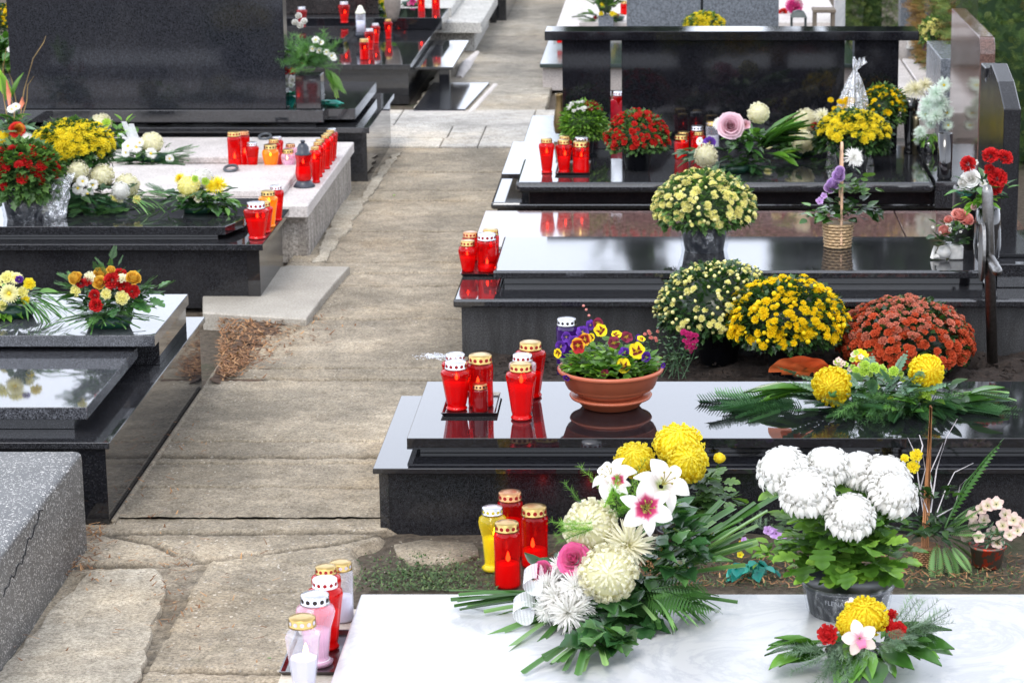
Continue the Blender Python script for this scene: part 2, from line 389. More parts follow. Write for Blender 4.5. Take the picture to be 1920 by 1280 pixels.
OVAL = leaf_oval(); NARROW = leaf_oval(.12, 4, .25); SMALL = leaf_oval(.26, 2, .15, .1); ROUND = leaf_oval(.42, 5, .12, .05, .7)
MUML = leaf_outline([(0, .02), (.15, .06), (.22, .26), (.36, .30), (.40, .17), (.5, .36), (.66, .36), (.68, .18), (.8, .22), (.92, .14), (1, 0)])
MUMS = leaf_outline([(0, .03), (.3, .28), (.42, .12), (.62, .33), (.75, .14), (1, 0)])
IVY = leaf_outline([(0, .03), (-.06, .3), (.12, .52), (.3, .36), (.5, .4), (.62, .24), (.82, .12), (1, 0)], .1, .12)
def blade(w=.035, n=6, droop=.25, cut=True):
    V = []; T = []
    for i in range(n + 1):
        x = i / n; ww = w * (.55 + .45 * math.sin(PI * min(x * 1.2, 1) * .6)) if (i < n or cut) else .002
        z = -droop * x * x
        V += [(x, -ww, z + .3 * w), (x, 0, z - .2 * w), (x, ww, z + .3 * w)]; T += [x, x * .5, x]
    F = []
    for i in range(n):
        a = i * 3; F += [(a, a + 1, a + 4, a + 3), (a + 1, a + 2, a + 5, a + 4)]
    return np.array(V, float), F, np.array(T)
BLADE = blade(); BLADEF = blade(.035, 6, .06); BLADE2 = blade(.025, 7, .45, False); GRASS = blade(.012, 4, .3, False)
def strip(mb, p0, p1, w, t0, t1, nz=(0, 0, 1)):
    p0 = np.array(p0); p1 = np.array(p1); d = nrm(p1 - p0); y = nrm(np.cross(nz, d)) * w
    mb.add([p0 - y, p0 + y, p1 + y * .3, p1 - y * .3], [(0, 1, 2, 3)], [t0, t0, t1, t1])
def fir(n=30):
    mb = MB(); mb.tube([(0, 0, 0), (.5, 0, -.03), (1, 0, -.1)], [.014, .01, .005], 4, t=.1)
    for i in range(n):
        x = .04 + .96 * i / n; z = -.1 * x * x; Ln = .17 * (1 - .5 * x) + .03
        for s, up in ((1, .12), (-1, .12), (.55, .8), (-.55, .8)):
            dirv = nrm((.75, s, up)) * Ln * U(.8, 1.15); strip(mb, (x, 0, z), np.array((x, 0, z)) + dirv, .014, .3, U(.7, 1))
    return T_from(mb)
FIR = fir()
def fern(n=13, w=.28, lw=.32, leaf=None):
    mb = MB(); mb.tube([(0, 0, 0), (.5, 0, .02), (1, 0, -.12)], [.012, .009, .003], 4, t=.2)
    lf = leaf or leaf_oval(lw * .45, 2, .15, .03)
    for i in range(n):
        x = .1 + .88 * i / n; z = .08 * x - .2 * x * x; Ln = w * math.sin(PI * (.12 + .86 * i / n)) ** .7 + .02
        for s in (1, -1):
            mb.tmpl(lf, fx((.45, s, -.1), 0, Ln), (x, 0, z))
    mb.tmpl(lf, fx((1, 0, -.2), 0, w * .4), (.98, 0, -.1))
    return T_from(mb)
FERN = fern(20, .2, .2, leaf_oval(.13, 2, .1, .03)); PALM = fern(16, .5, .11, blade(.05, 3, .25, False)); EUCA = fern(7, .2, .9, ROUND)
def cypress(n=9):
    mb = MB(); mb.tube([(0, 0, 0), (1, 0, -.08)], [.014, .004], 3, t=.2)
    for i in range(n):
        x = .08 + .86 * i / n; Ln = .38 * (1 - .7 * x)
        for s in (1, -1):
            d = nrm((.85, s * .8, U(-.1, .15))); p = np.array((x, 0, -.08 * x)); q = p + d * Ln; strip(mb, p, q, .014, .4, .8)
            for k in range(4):
                pp = p + d * Ln * (.25 + .2 * k)
                for s2 in (1, -1):
                    d2 = nrm(d + np.array((-d[1], d[0], .1)) * s2 * .9); strip(mb, pp, pp + d2 * Ln * .28, .010, .5, 1)
    return T_from(mb)
CYP = cypress(); CYPS = cypress(5)
def curly(n=22):                        # asparagus / juniper haze: thin hairs along a stem
    mb = MB(); mb.tube([(0, 0, 0), (1, 0, 0)], [.01, .004], 3, t=.2)
    for i in range(n * 4):
        x = rng.rand(); d = nrm((U(.2, 1), U(-1, 1), U(-.7, 1))); strip(mb, (x, 0, 0), np.array((x, 0, 0)) + d * U(.1, .25), .007, .4, 1, (0, .3, 1))
    return T_from(mb)
CURLY = curly()
LAURELB = fern(5, .42, .8, leaf_oval(.2, 3, .2, .05))

# ------------------------------------------------------------------ flower templates (z = facing, radius 1)
def petal_strip(mb, path, w, side, t0=0., t1=1., m=0, cup=.0, r=None):
    """path: list of 3D points, side: unit vector of the petal's width"""
    V = []; T = []; k = len(path); side = np.asarray(side)
    for i, p in enumerate(path):
        f = i / (k - 1); ww = w * (.5 + .62 * math.sin(PI * (.12 + .74 * f))) * (1 if i < k - 1 else .45)
        p = np.asarray(p); V += [p - side * ww, p + side * ww]; T += [t0 + (t1 - t0) * f] * 2
    F = [(2 * i, 2 * i + 1, 2 * i + 3, 2 * i + 2) for i in range(k - 1)]
    mb.add(V, F, T, rng.rand() if r is None else r, m)
def pol(r, th, az): return np.array([r * math.sin(th) * math.cos(az), r * math.sin(th) * math.sin(az), r * math.cos(th)])
GA = 2.399963
def fl_incurve(n=290, w=.070, thmax=2.2, flat=.72):
    mb = MB(); mb.lathe([(.0, -.68), (.6, -.55), (.86, -.1), (.72, .42), (0, .7)], (0, 0, 0), 12, t=.3, r=.6)
    for i in range(n):
        f = (i + .5) / n; th = thmax * f ** .62; az = i * GA + U(-.16, .16); k = U(.86, 1.09)
        side = (-math.sin(az), math.cos(az), 0)
        a = .26 + .16 * f
        path = [pol(.78, th + a * .8, az), pol(.93 * k, th + a * .45, az), pol(1.02 * k, th + .05, az), pol(1.0 * k, max(th - a * .45, .02), az)]
        path = [p * np.array((1, 1, flat)) for p in path]
        petal_strip(mb, path, w * (1.15 if f > .3 else .8), side, .42 + .2 * f, .85 + .15 * f)  # base-to-tip t gradient puts crease shading into the petal colour
    return mb
def fl_reflex(n=280, w=.074, droop=.6):
    mb = MB(); mb.lathe([(.0, -.35), (.6, -.25), (.8, .1), (.68, .5), (0, .78)], (0, 0, 0), 12, t=.6, r=.7)
    for i in range(n):
        f = (i + .5) / n; th = 1.95 * f ** .6; az = i * GA + U(-.14, .14); k = U(.92, 1.07)
        side = (-math.sin(az), math.cos(az), 0)
        if f < .5: path = [pol(.75, th + .3, az), pol(.94 * k, th + .15, az), pol(1.02 * k, th, az), pol(1.0 * k, max(.02, th - .14), az)]
        else:
            e = droop * (f - .2) * U(.4, 1.9)
            path = [pol(.7, th - .1, az), pol(.95 * k, th - .05, az), pol(1.06 * k, th + .16, az), pol((1.05 + .35 * e) * k, th + .16 + e, az)]
        path = [p * np.array((1, 1, .66)) for p in path]
        petal_strip(mb, path, w * (1.2 if f < .5 else 1), side, .5, 1)
    return mb
def fl_spider(n=150, w=.030, lo=.15, hi=1.75):
    mb = MB(); mb.lathe([(0, -.1), (.16, -.05), (.17, .08), (0, .16)], (0, 0, 0), 8, t=.05, r=.4)
    for i in range(n):
        f = (i + .5) / n; th = lo + (hi - lo) * f ** .75; az = i * GA + U(-.2, .2); Ln = (.35 + .65 * f ** .5) * U(.8, 1.1)
        side = (-math.sin(az), math.cos(az), 0); c = U(-.15, .35)
        path = [pol(.05, th, az), pol(Ln * .4, th, az), pol(Ln * .75, th + .08 * c, az), pol(Ln, th + c * .7, az)]
        petal_strip(mb, path, w * U(.8, 1.2), side, .1, 1)
    return mb
def fl_daisy(n=20, rows=2, w=.13, cen=.22):
    mb = MB(); mb.lathe([(0, -.05), (cen, 0), (cen * .8, .08), (0, .12)], (0, 0, 0), 10, t=.5, m=1)
    for rr in range(rows):
        for i in range(n):
            az = 2 * PI * (i + .5 * rr) / n + U(-.06, .06); e = .12 + .18 * rr; Ln = (1 - .12 * rr) * U(.92, 1.05)
            d = np.array((math.cos(az), math.sin(az), 0)); side = (-math.sin(az), math.cos(az), 0)
            petal_strip(mb, [d * .15, d * Ln * .6 + np.array((0, 0, e * .6)), d * Ln + np.array((0, 0, e * .7 - .06))], w, side, .1, 1)
    return mb
def fl_button(n=26, w=.2, dome=.5):
    mb = MB(); mb.lathe([(0, -.2), (.4, -.1), (.42, .15), (0, .42)], (0, 0, 0), 7, t=.5, r=.6)
    for i in range(n):
        f = (i + .5) / n; th = 1.75 * f ** .6; az = i * GA
        side = (-math.sin(az), math.cos(az), 0)
        petal_strip(mb, [pol(.3, th, az) * (1, 1, dome + .3), pol(.75 + .25 * f, th, az) * (1, 1, dome + .1), pol(.85 + .2 * f, max(th - .2, 0), az) * (1, 1, dome + .15)], w, side, .2 + .2 * f, .6 + .4 * f)
    return mb
def fl_bud():
    mb = MB(); mb.lathe([(0, -.8), (.7, -.5), (.95, .1), (.6, .75), (0, .95)], (0, 0, 0), 7, t=.7, r=.6); return mb
def patch(mb, fn, nu, nv, r=None, m=0):
    V = []; T = []; F = []
    for i in range(nu + 1):
        for j in range(nv + 1):
            p, t = fn(i / nu, j / nv * 2 - 1); V.append(p); T.append(t)
    for i in range(nu):
        for j in range(nv):
            a = i * (nv + 1) + j; F.append((a, a + 1, a + nv + 2, a + nv + 1))
    mb.add(V, F, T, rng.rand() if r is None else r, m)
def fl_rose(openness=.6, tall=1.0):
    mb = MB(); k = 0
    for ring, (n, rad, op, h) in enumerate([(2, .13, .0, .80), (3, .26, .10, .92), (3, .42, .35, .92), (4, .58, .7, .82), (5, .72, 1.1, .66), (5, .84, 1.5, .42)]):
        for i in range(n):
            az0 = 2 * PI * i / n + ring * .7; wd = 2 * PI / n * .72; q1 = U(0, 6); q2 = U(.86, 1.08)
            def fn(u, v, az0=az0, wd=wd, rad=rad, op=op, h=h, q1=q1, q2=q2, ring=ring):
                az = az0 + v * wd; rr = rad * (.35 + .65 * min(1, u * 1.6)) + op * openness * .55 * u ** 3 + .05 * u * u * math.sin(az * 4 + ring * 2.1 + q1)
                z = (-.55 + (h * q2 + .55) * u) * tall - (.30 * v * v * u) - op * .18 * u ** 4
                return (rr * math.cos(az), rr * math.sin(az), z), .15 + .85 * u
            patch(mb, fn, 5, 4)
    return mb
def fl_lily(n=6, curl=.7, width=.33):
    mb = MB()
    for i in range(n):
        az = 2 * PI * i / n; w = width if i % 2 else width * .72
        j_ = U(-.06, .08)
        def fn(u, v, az=az, w=w, j_=j_):
            rr = .08 + .95 * u; z = .55 * math.sin(u * 1.9) * (1 - .2 * u) - curl * .5 * u ** 3; ww = w * math.sin(PI * min(.98, .1 + .88 * u)) ** .8 * v
            z += .15 * abs(v) * w * 3 * (1 - u)
            return (rr * math.cos(az) - ww * math.sin(az), rr * math.sin(az) + ww * math.cos(az), z - .35), min(1, u * (1 + .9 * abs(v)) + j_)
        patch(mb, fn, 7, 4)
    for i in range(6):
        az = i * PI / 3 + .3; p = [(0, 0, -.2), (.12 * math.cos(az), .12 * math.sin(az), .25), (.24 * math.cos(az), .24 * math.sin(az), .5)]
        mb.tube(p, .015, 4, t=.5, m=1); mb.tube([p[2], np.array(p[2]) + np.array((.02, .07, .02))], .03, 4, t=0, m=1)
    return mb
def fl_carnation(n=60):
    mb = MB()
    for i in range(n):
        f = (i + .5) / n; th = 1.6 * f ** .6; az = i * GA
        d = pol(1, th, az); side = nrm(np.cross(d, (U(-1, 1), U(-1, 1), U(-1, 1)))); Ln = U(.82, 1.05)
        V = [d * .25, d * Ln + side * .26, d * Ln * 1.02 + side * .1 + nrm(np.cross(d, side)) * .12, d * Ln - side * .08 - nrm(np.cross(d, side)) * .1, d * Ln - side * .28]
        V = [v * (1, 1, .75) for v in V]
        mb.add(V, [(0, 1, 2), (0, 2, 3), (0, 3, 4)], [.1, 1, .8, .85, 1], rng.rand())
    return mb
def fl_pansy():
    mb = MB()
    for k, (az, Ln, w, z) in enumerate([(PI / 2 + .5, .95, .62, -.06), (PI / 2 - .5, .95, .62, -.05), (PI + .1, .9, .52, 0), (-.1, .9, .52, .01), (-PI / 2, .95, .72, .04)]):
        def fn(u, v, az=az, Ln=Ln, w=w, z0=z):
            rr = Ln * u * (1 - .18 * v * v); ww = w * math.sin(PI * min(.93, .05 + .8 * u)) ** .7 * v
            return (rr * math.cos(az) - ww * math.sin(az), rr * math.sin(az) + ww * math.cos(az), z0 + .1 * u * u + .05 * math.sin(6 * v + az)), u
        patch(mb, fn, 9, 6, m=0 if k > 1 else 1)
    return mb
def fl_orchid():
    mb = MB()
    for k, (az, Ln, w) in enumerate([(PI / 2, 1, .34), (PI / 2 + 1.25, .95, .36), (PI / 2 - 1.25, .95, .36), (-PI / 2 - .75, .95, .3), (-PI / 2 + .75, .95, .3)]):
        def fn(u, v, az=az, Ln=Ln, w=w):
            rr = Ln * (.06 + .94 * u); ww = w * math.sin(PI * min(.97, .06 + .9 * u)) ** .7 * v
            return (rr * math.cos(az) - ww * math.sin(az), rr * math.sin(az) + ww * math.cos(az), .25 * u - .25 * u * u + .06 * v * v), u
        patch(mb, fn, 5, 4)
    def lip(u, v):
        return (.26 * v * (1 - .3 * u), -.1 - .42 * u, .3 * math.sin(u * 2.2) + .22 * v * v), .2
    patch(mb, lip, 4, 4, m=1); return mb
def fl_tuft(n=14):                      # hellebore-like loose cloth blossom
    mb = MB()
    for i in range(5):
        az = 2 * PI * i / 5
        def fn(u, v, az=az):
            rr = .1 + .9 * u; ww = .5 * math.sin(PI * min(.95, .1 + .8 * u)) * v
            return (rr * math.cos(az) - ww * math.sin(az), rr * math.sin(az) + ww * math.cos(az), .45 * u + .1 * math.sin(5 * v)), u
        patch(mb, fn, 3, 4)
    return mb
FM = {}
def FMESH(kind, pm, variant=0):
    """shared mesh of one flower kind in one petal material; a few random variants of each"""
    key = (kind, pm, variant)
    if key in FM: return FM[key]
    fn = dict(incurve=fl_incurve, reflex=fl_reflex, spider=fl_spider, daisy=fl_daisy, button=fl_button, bud=fl_bud, rose=fl_rose, lily=fl_lily,
              carnation=fl_carnation, pansy=fl_pansy, orchid=fl_orchid, tuft=fl_tuft, rosebud=lambda: fl_rose(.3, 1.2),
              daisy1=lambda: fl_daisy(14, 1, .2, .25), gerbera=lambda: fl_daisy(22, 3, .11, .2))[kind]
    m = PM[pm]; m = list(m) if isinstance(m, (tuple, list)) else [m]
    if kind in ('daisy', 'daisy1', 'gerbera', 'lily', 'pansy', 'orchid') and len(m) == 1: m = m + [simple('flower_centre', (.75, .55, .03), .8)]
    FM[key] = fn().mesh('flower_' + kind, m); return FM[key]
Wt = (.86, .87, .84); Cr = (.84, .83, .62)
PM = dict(
    yellow=petal('yellow', [(0, (.70, .36, .0)), (.4, (1.0, .78, .02)), (1, (1.0, .92, .06))], trans=.5),
    lemon=petal('lemon', [(0, (.82, .55, .01)), (.3, (.95, .78, .02)), (1, (.98, .90, .10))], trans=.45),
    gold=petal('gold', [(0, (.80, .48, 0)), (.5, (1.0, .74, .01)), (1, (1.0, .88, .03))], trans=.45),
    white=petal('white', [(0, (.60, .66, .42)), (.3, (.86, .87, .82)), (1, (.95, .95, .94))], trans=.4),
    cream=petal('cream', [(0, (.72, .72, .2)), (.35, (.88, .86, .60)), (1, (.94, .92, .76))], trans=.4),
    creamy=petal('cream_yellow', [(0, (.84, .74, .1)), (.4, (.96, .92, .34)), (1, (1.0, .97, .60))], trans=.45),
    mint=petal('mint', [(0, (.5, .7, .45)), (.4, (.7, .85, .72)), (1, (.82, .93, .88))]),
    green=petal('green', [(0, (.25, .42, .02)), (.5, (.45, .65, .08)), (1, (.62, .78, .25))]),
    red=petal('red', [(0, (.18, .0, .0)), (.4, (.50, .008, .01)), (1, (.62, .02, .02))], trans=.2),
    darkred=petal('dark_red', [(0, (.10, .0, .0)), (.4, (.28, .004, .01)), (1, (.42, .012, .018))], trans=.15),
    scarlet=petal('scarlet', [(0, (.25, .01, .0)), (.4, (.55, .015, .01)), (1, (.72, .04, .03))], trans=.2),
    rustpale=petal('rust_pale', [(0, (.28, .05, .01)), (.4, (.55, .14, .08)), (1, (.66, .36, .27))], trans=.2),
    rust=petal('rust', [(0, (.28, .05, .01)), (.35, (.55, .07, .02)), (.75, (.62, .11, .04)), (1, (.60, .26, .17))], trans=.2),
    pink=petal('pink', [(0, (.55, .25, .25)), (.3, (.85, .62, .62)), (.6, (.85, .30, .48)), (1, (.82, .12, .35))]),
    palepink=petal('pale_pink', [(0, (.5, .22, .22)), (.5, (.72, .38, .46)), (1, (.88, .68, .74))]),
    salmon=petal('salmon', [(0, (.5, .15, .08)), (.4, (.82, .28, .24)), (1, (.86, .42, .36))]),
    orangerose=petal('apricot', [(0, (.5, .15, .0)), (.5, (.88, .50, .04)), (1, (.92, .62, .10))]),
    magenta=petal('magenta', [(0, (.4, .02, .1)), (.5, (.65, .03, .22)), (1, (.75, .1, .35))]),
    mauve=petal('mauve', [(0, (.5, .3, .6)), (.5, (.55, .32, .70)), (1, (.70, .52, .82))]),
    purple=petal('purple', [(0, (.1, .02, .15)), (.5, (.12, .03, .35)), (1, (.2, .06, .5))]),
    blush=petal('blush', [(0, (.6, .6, .3)), (.4, (.85, .72, .62)), (1, (.85, .62, .60))]),
    lily=(petal('lily', [(0, (.30, .32, .05)), (.14, (.42, .02, .10)), (.36, (.62, .07, .20)), (.55, (.88, .74, .78)), (1, (.92, .90, .88))]), simple('stamen', (.35, .3, .05), .7)),
    whitelily=(petal('white_lily', [(0, (.5, .6, .2)), (.3, (.85, .80, .78)), (1, (.93, .92, .90))]), simple('stamen', (.35, .3, .05), .7)),
    orchid=(petal('orchid', [(0, (.6, .2, .35)), (.3, (.85, .68, .66)), (1, (.88, .80, .72))]), petal('orchid_lip', [(0, (.75, .35, .2)), (.2, (.72, .22, .38)), (1, (.8, .5, .6))])),
    pansyyellow=(petal('pansy_yellow', [(0, (.6, .4, 0)), (.10, (.5, .3, 0)), (.16, (.14, .005, .01)), (.40, (.17, .008, .01)), (.55, (.9, .68, .01)), (1, (.93, .76, .02))]), petal('pansy_yellow_top', [(0, (.9, .65, .02)), (1, (.93, .75, .02))])),
    pansypurple=(petal('pansy_purple', [(0, (.7, .5, .05)), (.12, (.02, .0, .08)), (.5, (.06, .01, .22)), (1, (.14, .03, .42))]), petal('pansy_purple_top', [(0, (.1, .02, .3)), (1, (.17, .05, .5))])),
    pansyred=(petal('pansy_red', [(0, (.8, .5, .02)), (.2, (.12, .0, .0)), (.6, (.3, .01, .01)), (.8, (.85, .4, .02)), (1, (.85, .5, .03))]), petal('pansy_red_top', [(0, (.3, .01, .01)), (1, (.5, .015, .02))])),
    pansymaroon=(petal('pansy_maroon', [(0, (.5, .3, .02)), (.3, (.08, .0, .01)), (1, (.26, .02, .06))]), petal('pansy_maroon_top', [(0, (.15, .01, .03)), (1, (.3, .03, .08))])),
)
LF = dict(
    mum=leafm('chrysanthemum', (.045, .10, .030), (.11, .20, .05)),
    mumb=leafm('chrysanthemum_bright', (.07, .16, .025), (.20, .34, .06), trans=.35),
    dark=leafm('dark', (.018, .048, .016), (.05, .11, .03), .3),
    ivy=leafm('ivy', (.028, .085, .028), (.09, .20, .06), .25, .15, .6),
    laurel=leafm('laurel', (.035, .10, .02), (.12, .26, .05), .22, .15, .6),
    fir=leafm('fir', (.04, .11, .05), (.11, .24, .10), .5, .1),
    palm=leafm('palm', (.06, .16, .04), (.18, .32, .12), .3, .25),
    blade=leafm('blade', (.055, .14, .035), (.20, .32, .13), .35, .2),
    cyp=leafm('cypress', (.045, .12, .04), (.13, .28, .08), .5, .2),
    euca=leafm('eucalyptus', (.10, .19, .13), (.22, .34, .25), .4, .2),
    grey=leafm('greygreen', (.09, .15, .10), (.18, .26, .19), .5, .2),
    asp=leafm('asparagus', (.10, .24, .03), (.30, .46, .10), .5, .4),
    fresh=leafm('fresh', (.08, .20, .02), (.24, .40, .06), .35, .35),
    teal=leafm('teal_cloth', (.01, .16, .15), (.05, .36, .32), .3, .2),
    dry=leafm('dry', (.16, .07, .03), (.36, .2, .1), .8, .1),
    rosel=leafm('rose_leaf', (.04, .09, .045), (.10, .16, .08), .35, .15),
    thuja=leafm('thuja', (.045, .09, .018), (.17, .21, .05), .7, .15),
    thujab=leafm('thuja_brown', (.16, .085, .025), (.32, .2, .06), .8, .1),
    weed=leafm('weed', (.035, .075, .022), (.10, .14, .05), .7, .1),
    tree=leafm('tree', (.02, .04, .018), (.06, .10, .04), .6, .1))
# ================================================================== camera, world, sun
cam = bpy.data.cameras.new('camera'); co_ = bpy.data.objects.new('camera', cam); COL.objects.link(co_); sc.camera = co_
cam.sensor_width = 36; cam.lens = 36 * FP / 1920; cam.shift_x = (960 - CX) / 1920; cam.clip_end = 500; cam.clip_start = .1
co_.location = (0, 0, H); co_.rotation_euler = (PI / 2 - TH, 0, 0)
cam.dof.use_dof = True; cam.dof.focus_distance = 7.0; cam.dof.aperture_fstop = 10.0
w = bpy.data.worlds.new('World'); sc.world = w; w.use_nodes = True; nt = w.node_tree; nt.nodes.clear()
out = nt.nodes.new('ShaderNodeOutputWorld')
sky = nt.nodes.new('ShaderNodeTexSky'); sky.sky_type = 'NISHITA'; sky.sun_disc = False; sky.sun_elevation = R(55); sky.sun_rotation = R(200)
sky.dust_density = 4; sky.air_density = 1.5
hs = nt.nodes.new('ShaderNodeHueSaturation'); hs.inputs['Saturation'].default_value = .45; L(nt, sky.outputs[0], hs.inputs['Color'])
b1 = nt.nodes.new('ShaderNodeBackground'); b1.inputs[1].default_value = .07; L(nt, hs.outputs[0], b1.inputs[0])
b2 = nt.nodes.new('ShaderNodeBackground'); b2.inputs[1].default_value = 1.3
tc = nt.nodes.new('ShaderNodeTexCoord'); cn = noise(nt, tc.outputs['Generated'], 2.2, 4, .55)
cr = ramp(nt, [(.3, (.84, .91, 1.08)), (.7, (.94, .99, 1.1))], cn.outputs[0]); 
sx_ = nt.nodes.new('ShaderNodeSeparateXYZ'); L(nt, tc.outputs['Generated'], sx_.inputs[0]); mr_ = nt.nodes.new('ShaderNodeMapRange'); mr_.interpolation_type = 'SMOOTHSTEP'
L(nt, sx_.outputs[2], mr_.inputs[0]); mr_.inputs['From Min'].default_value = .2; mr_.inputs['From Max'].default_value = .75; mr_.inputs['To Min'].default_value = 2.0; mr_.inputs['To Max'].default_value = 1.0
vm_ = nt.nodes.new('ShaderNodeVectorMath'); vm_.operation = 'SCALE'; L(nt, cr.outputs[0], vm_.inputs[0]); L(nt, mr_.outputs[0], vm_.inputs['Scale']); L(nt, vm_.outputs[0], b2.inputs[0])
ad = nt.nodes.new('ShaderNodeAddShader'); L(nt, b1.outputs[0], ad.inputs[0]); L(nt, b2.outputs[0], ad.inputs[1]); L(nt, ad.outputs[0], out.inputs[0])
sl = bpy.data.lights.new('sun', 'SUN'); so = bpy.data.objects.new('sun', sl); COL.objects.link(so)
sl.energy = 1.5; sl.angle = R(18); sl.color = (1, .96, .9)
so.rotation_euler = (R(35), 0, R(-20 + 0))
sc.view_settings.view_transform = 'Standard'; sc.view_settings.look = 'None'; sc.view_settings.exposure = 0
sc.render.engine = 'CYCLES'
try:
    sc.cycles.max_bounces = 10; sc.cycles.transparent_max_bounces = 24; sc.cycles.caustics_reflective = False; sc.cycles.caustics_refractive = False
    sc.cycles.sample_clamp_indirect = 6; sc.cycles.use_denoising = True
except Exception: pass

# ================================================================== ground and paths
def hgrid(mb, x0, x1, y0, y1, nx, ny, fz_, r=.5):
    V = []; F = []
    for j in range(ny + 1):
        for i in range(nx + 1):
            x = x0 + (x1 - x0) * i / nx; y = y0 + (y1 - y0) * j / ny; V.append((x, y, fz_(x, y, i, j)))
    for j in range(ny):
        for i in range(nx):
            a = j * (nx + 1) + i; F.append((a, a + 1, a + nx + 2, a + nx + 1))
    mb.add(V, F, .5, r)
from mathutils import noise as mn
def fbm(x, y, s, o=4): return mn.fractal(Vector((x * s, y * s, 3.1)), 1.0, 2.0, o)
mb = MB(); mb.box(-300, 300, -300, 300, -.05, -.02); g_ = struct('ground', mb, DIRT)
mb = MB(); hgrid(mb, -2.0, 2.2, 4.4, 7.2, 150, 110, lambda x, y, i, j: -.008 + .006 * fbm(x, y, 6) + .004 * fbm(x, y, 22)); struct('near_soil', mb, DIRT, True)

def paver(mb, pts, top=.022, jit=.006, seg=.05, r=.5, base=-.03):
    P = []
    n = len(pts)
    for i in range(n):
        a = Vector(pts[i]); b = Vector(pts[(i + 1) % n]); d = b - a; k = max(1, int(d.length / seg)); nn = Vector((-d.y, d.x)).normalized()
        for j in range(k):
            p = a + d * j / k; P.append(p + nn * (jit * mn.noise(Vector((p.x * 14, p.y * 14, r * 9))) * 2 + random.uniform(-1, 1) * jit * .3))
    tilt = (random.uniform(-.004, .004), random.uniform(-.004, .004)); c = sum(P, Vector((0, 0))) / len(P)
    m = len(P); V = [(p.x, p.y, base) for p in P]
    V += [(p.x, p.y, top - .006 + tilt[0] * (p.x - c.x) + tilt[1] * (p.y - c.y)) for p in P]
    V += [(p.x + (c.x - p.x) * .012, p.y + (c.y - p.y) * .02, top + tilt[0] * (p.x - c.x) + tilt[1] * (p.y - c.y)) for p in P]
    F = []
    for i in range(m):
        i2 = (i + 1) % m; F += [(i, i2, m + i2, m + i), (m + i, m + i2, 2 * m + i2, 2 * m + i)]
    F.append(tuple(range(2 * m, 3 * m))); mb.add(V, F, .5, r)
def px2(*uv): return [tuple(G(u, v, .02).xy) for u, v in uv]
mb = MB(); gap = .012
rows = [7.0] + [G(560, v).y for v in (868, 722, 607, 521, 442, 384, 330, 289)]
def gritty(mb, x0, x1, y0, y1, res, joints, top=.02):
    nx, ny = int((x1 - x0) / res), int((y1 - y0) / res); V = []; F = []; Rv = []
    tone = [random.uniform(.45, .85) for _ in range(len(joints) + 1)]
    for j in range(ny + 1):
        y = y0 + (y1 - y0) * j / ny; k = sum(1 for q in joints if y > q[0])
        for i in range(nx + 1):
            x = x0 + (x1 - x0) * i / nx; P1 = Vector((x, y, 0))
            hgt = .0022 * mn.noise(P1 * 55) + .0016 * mn.noise(P1 * 120) + .003 * mn.noise(P1 * 9)
            jy = 0
            for q, wd, dp in joints:
                d = abs(y - q - .012 * mn.noise(Vector((x * 5, q * 3, 0))) - .005 * mn.noise(Vector((x * 30, q, 2))))
                if d < .05: jy = max(jy, dp * max(0, 1 - d / (wd * (.7 + .6 * abs(mn.noise(Vector((x * 8, q, 7))))))))
            e = min(1, min(x - x0, x1 - x) / .02)
            V.append((x, y, top + hgt - .022 * jy - .02 * (1 - e))); Rv.append(max(0, min(1, tone[k] + hgt * 75 - jy * .9 + .12 * mn.noise(P1 * 2.3))))
    for j in range(ny):
        for i in range(nx):
            a = j * (nx + 1) + i; F.append((a, a + 1, a + nx + 2, a + nx + 1))
    mb.add(V, F, .5, Rv)
jn = [(rows[i], .022, 1) for i in range(1, len(rows) - 1)] + [(G(560, v, 0).y, .013, .75) for v in (925, 838, 880, 700, 545, 500, 365, 410)]
gritty(mb, -1.63, -.70, 6.975, 13.355, .0068, jn)
for i in range(0):
    y0, y1 = rows[i] + gap * (.6 if i in (1, 4) else .3), rows[i + 1] - gap * .4
    paver(mb, [(-1.68, y0 + .01), (-1.2, y0), (-.5, y0 - .004), (-.5, y1 - .006), (-1.15, y1 + .006), (-1.68, y1)], top=.02, r=random.random(), jit=.005)
def wl(*uv): return [np.array(G(u, v, .01).xy) for u, v in uv]
CR = [(wl((150, 1001), (205, 1002), (480, 1000), (730, 999)), .010, 1), (wl((205, 1004), (290, 1021), (330, 1040), (380, 1052), (440, 1046), (560, 1030), (640, 1018), (712, 1003)), .009, .9),
      (wl((150, 1064), (250, 1060), (300, 1062), (340, 1057), (385, 1053)), .014, 1), (wl((245, 1257), (400, 1262), (640, 1262)), .009, .9), (wl((385, 1096), (440, 1106), (490, 1116), (560, 1110)), .005, .5), (wl((480, 1044), (560, 1062), (650, 1060)), .004, .35)]
GAPP = wl((296, 1064), (390, 1058), (364, 1100), (347, 1140), (302, 1215), (255, 1300), (200, 1430), (150, 1430), (240, 1290), (285, 1190), (303, 1140), (308, 1090))
LIM = wl((735, 990), (712, 1006), (668, 1030), (660, 1065), (640, 1110), (600, 1400))
def segd(p, a, b):
    ab = b - a; t_ = max(0, min(1, float(np.dot(p - a, ab) / np.dot(ab, ab)))); return float(np.linalg.norm(p - a - ab * t_))
def inside(p, poly):
    c = False; n = len(poly)
    for i in range(n):
        a, b = poly[i], poly[i - 1]
        if (a[1] > p[1]) != (b[1] > p[1]) and p[0] < (b[0] - a[0]) * (p[1] - a[1]) / (b[1] - a[1]) + a[0]: c = not c
    return c
res = .0075; X0, X1, YA, YB = -1.70, -.62, 5.2, 6.978; nx, ny = int((X1 - X0) / res), int((YB - YA) / res); V = []; F = []; Rv = []
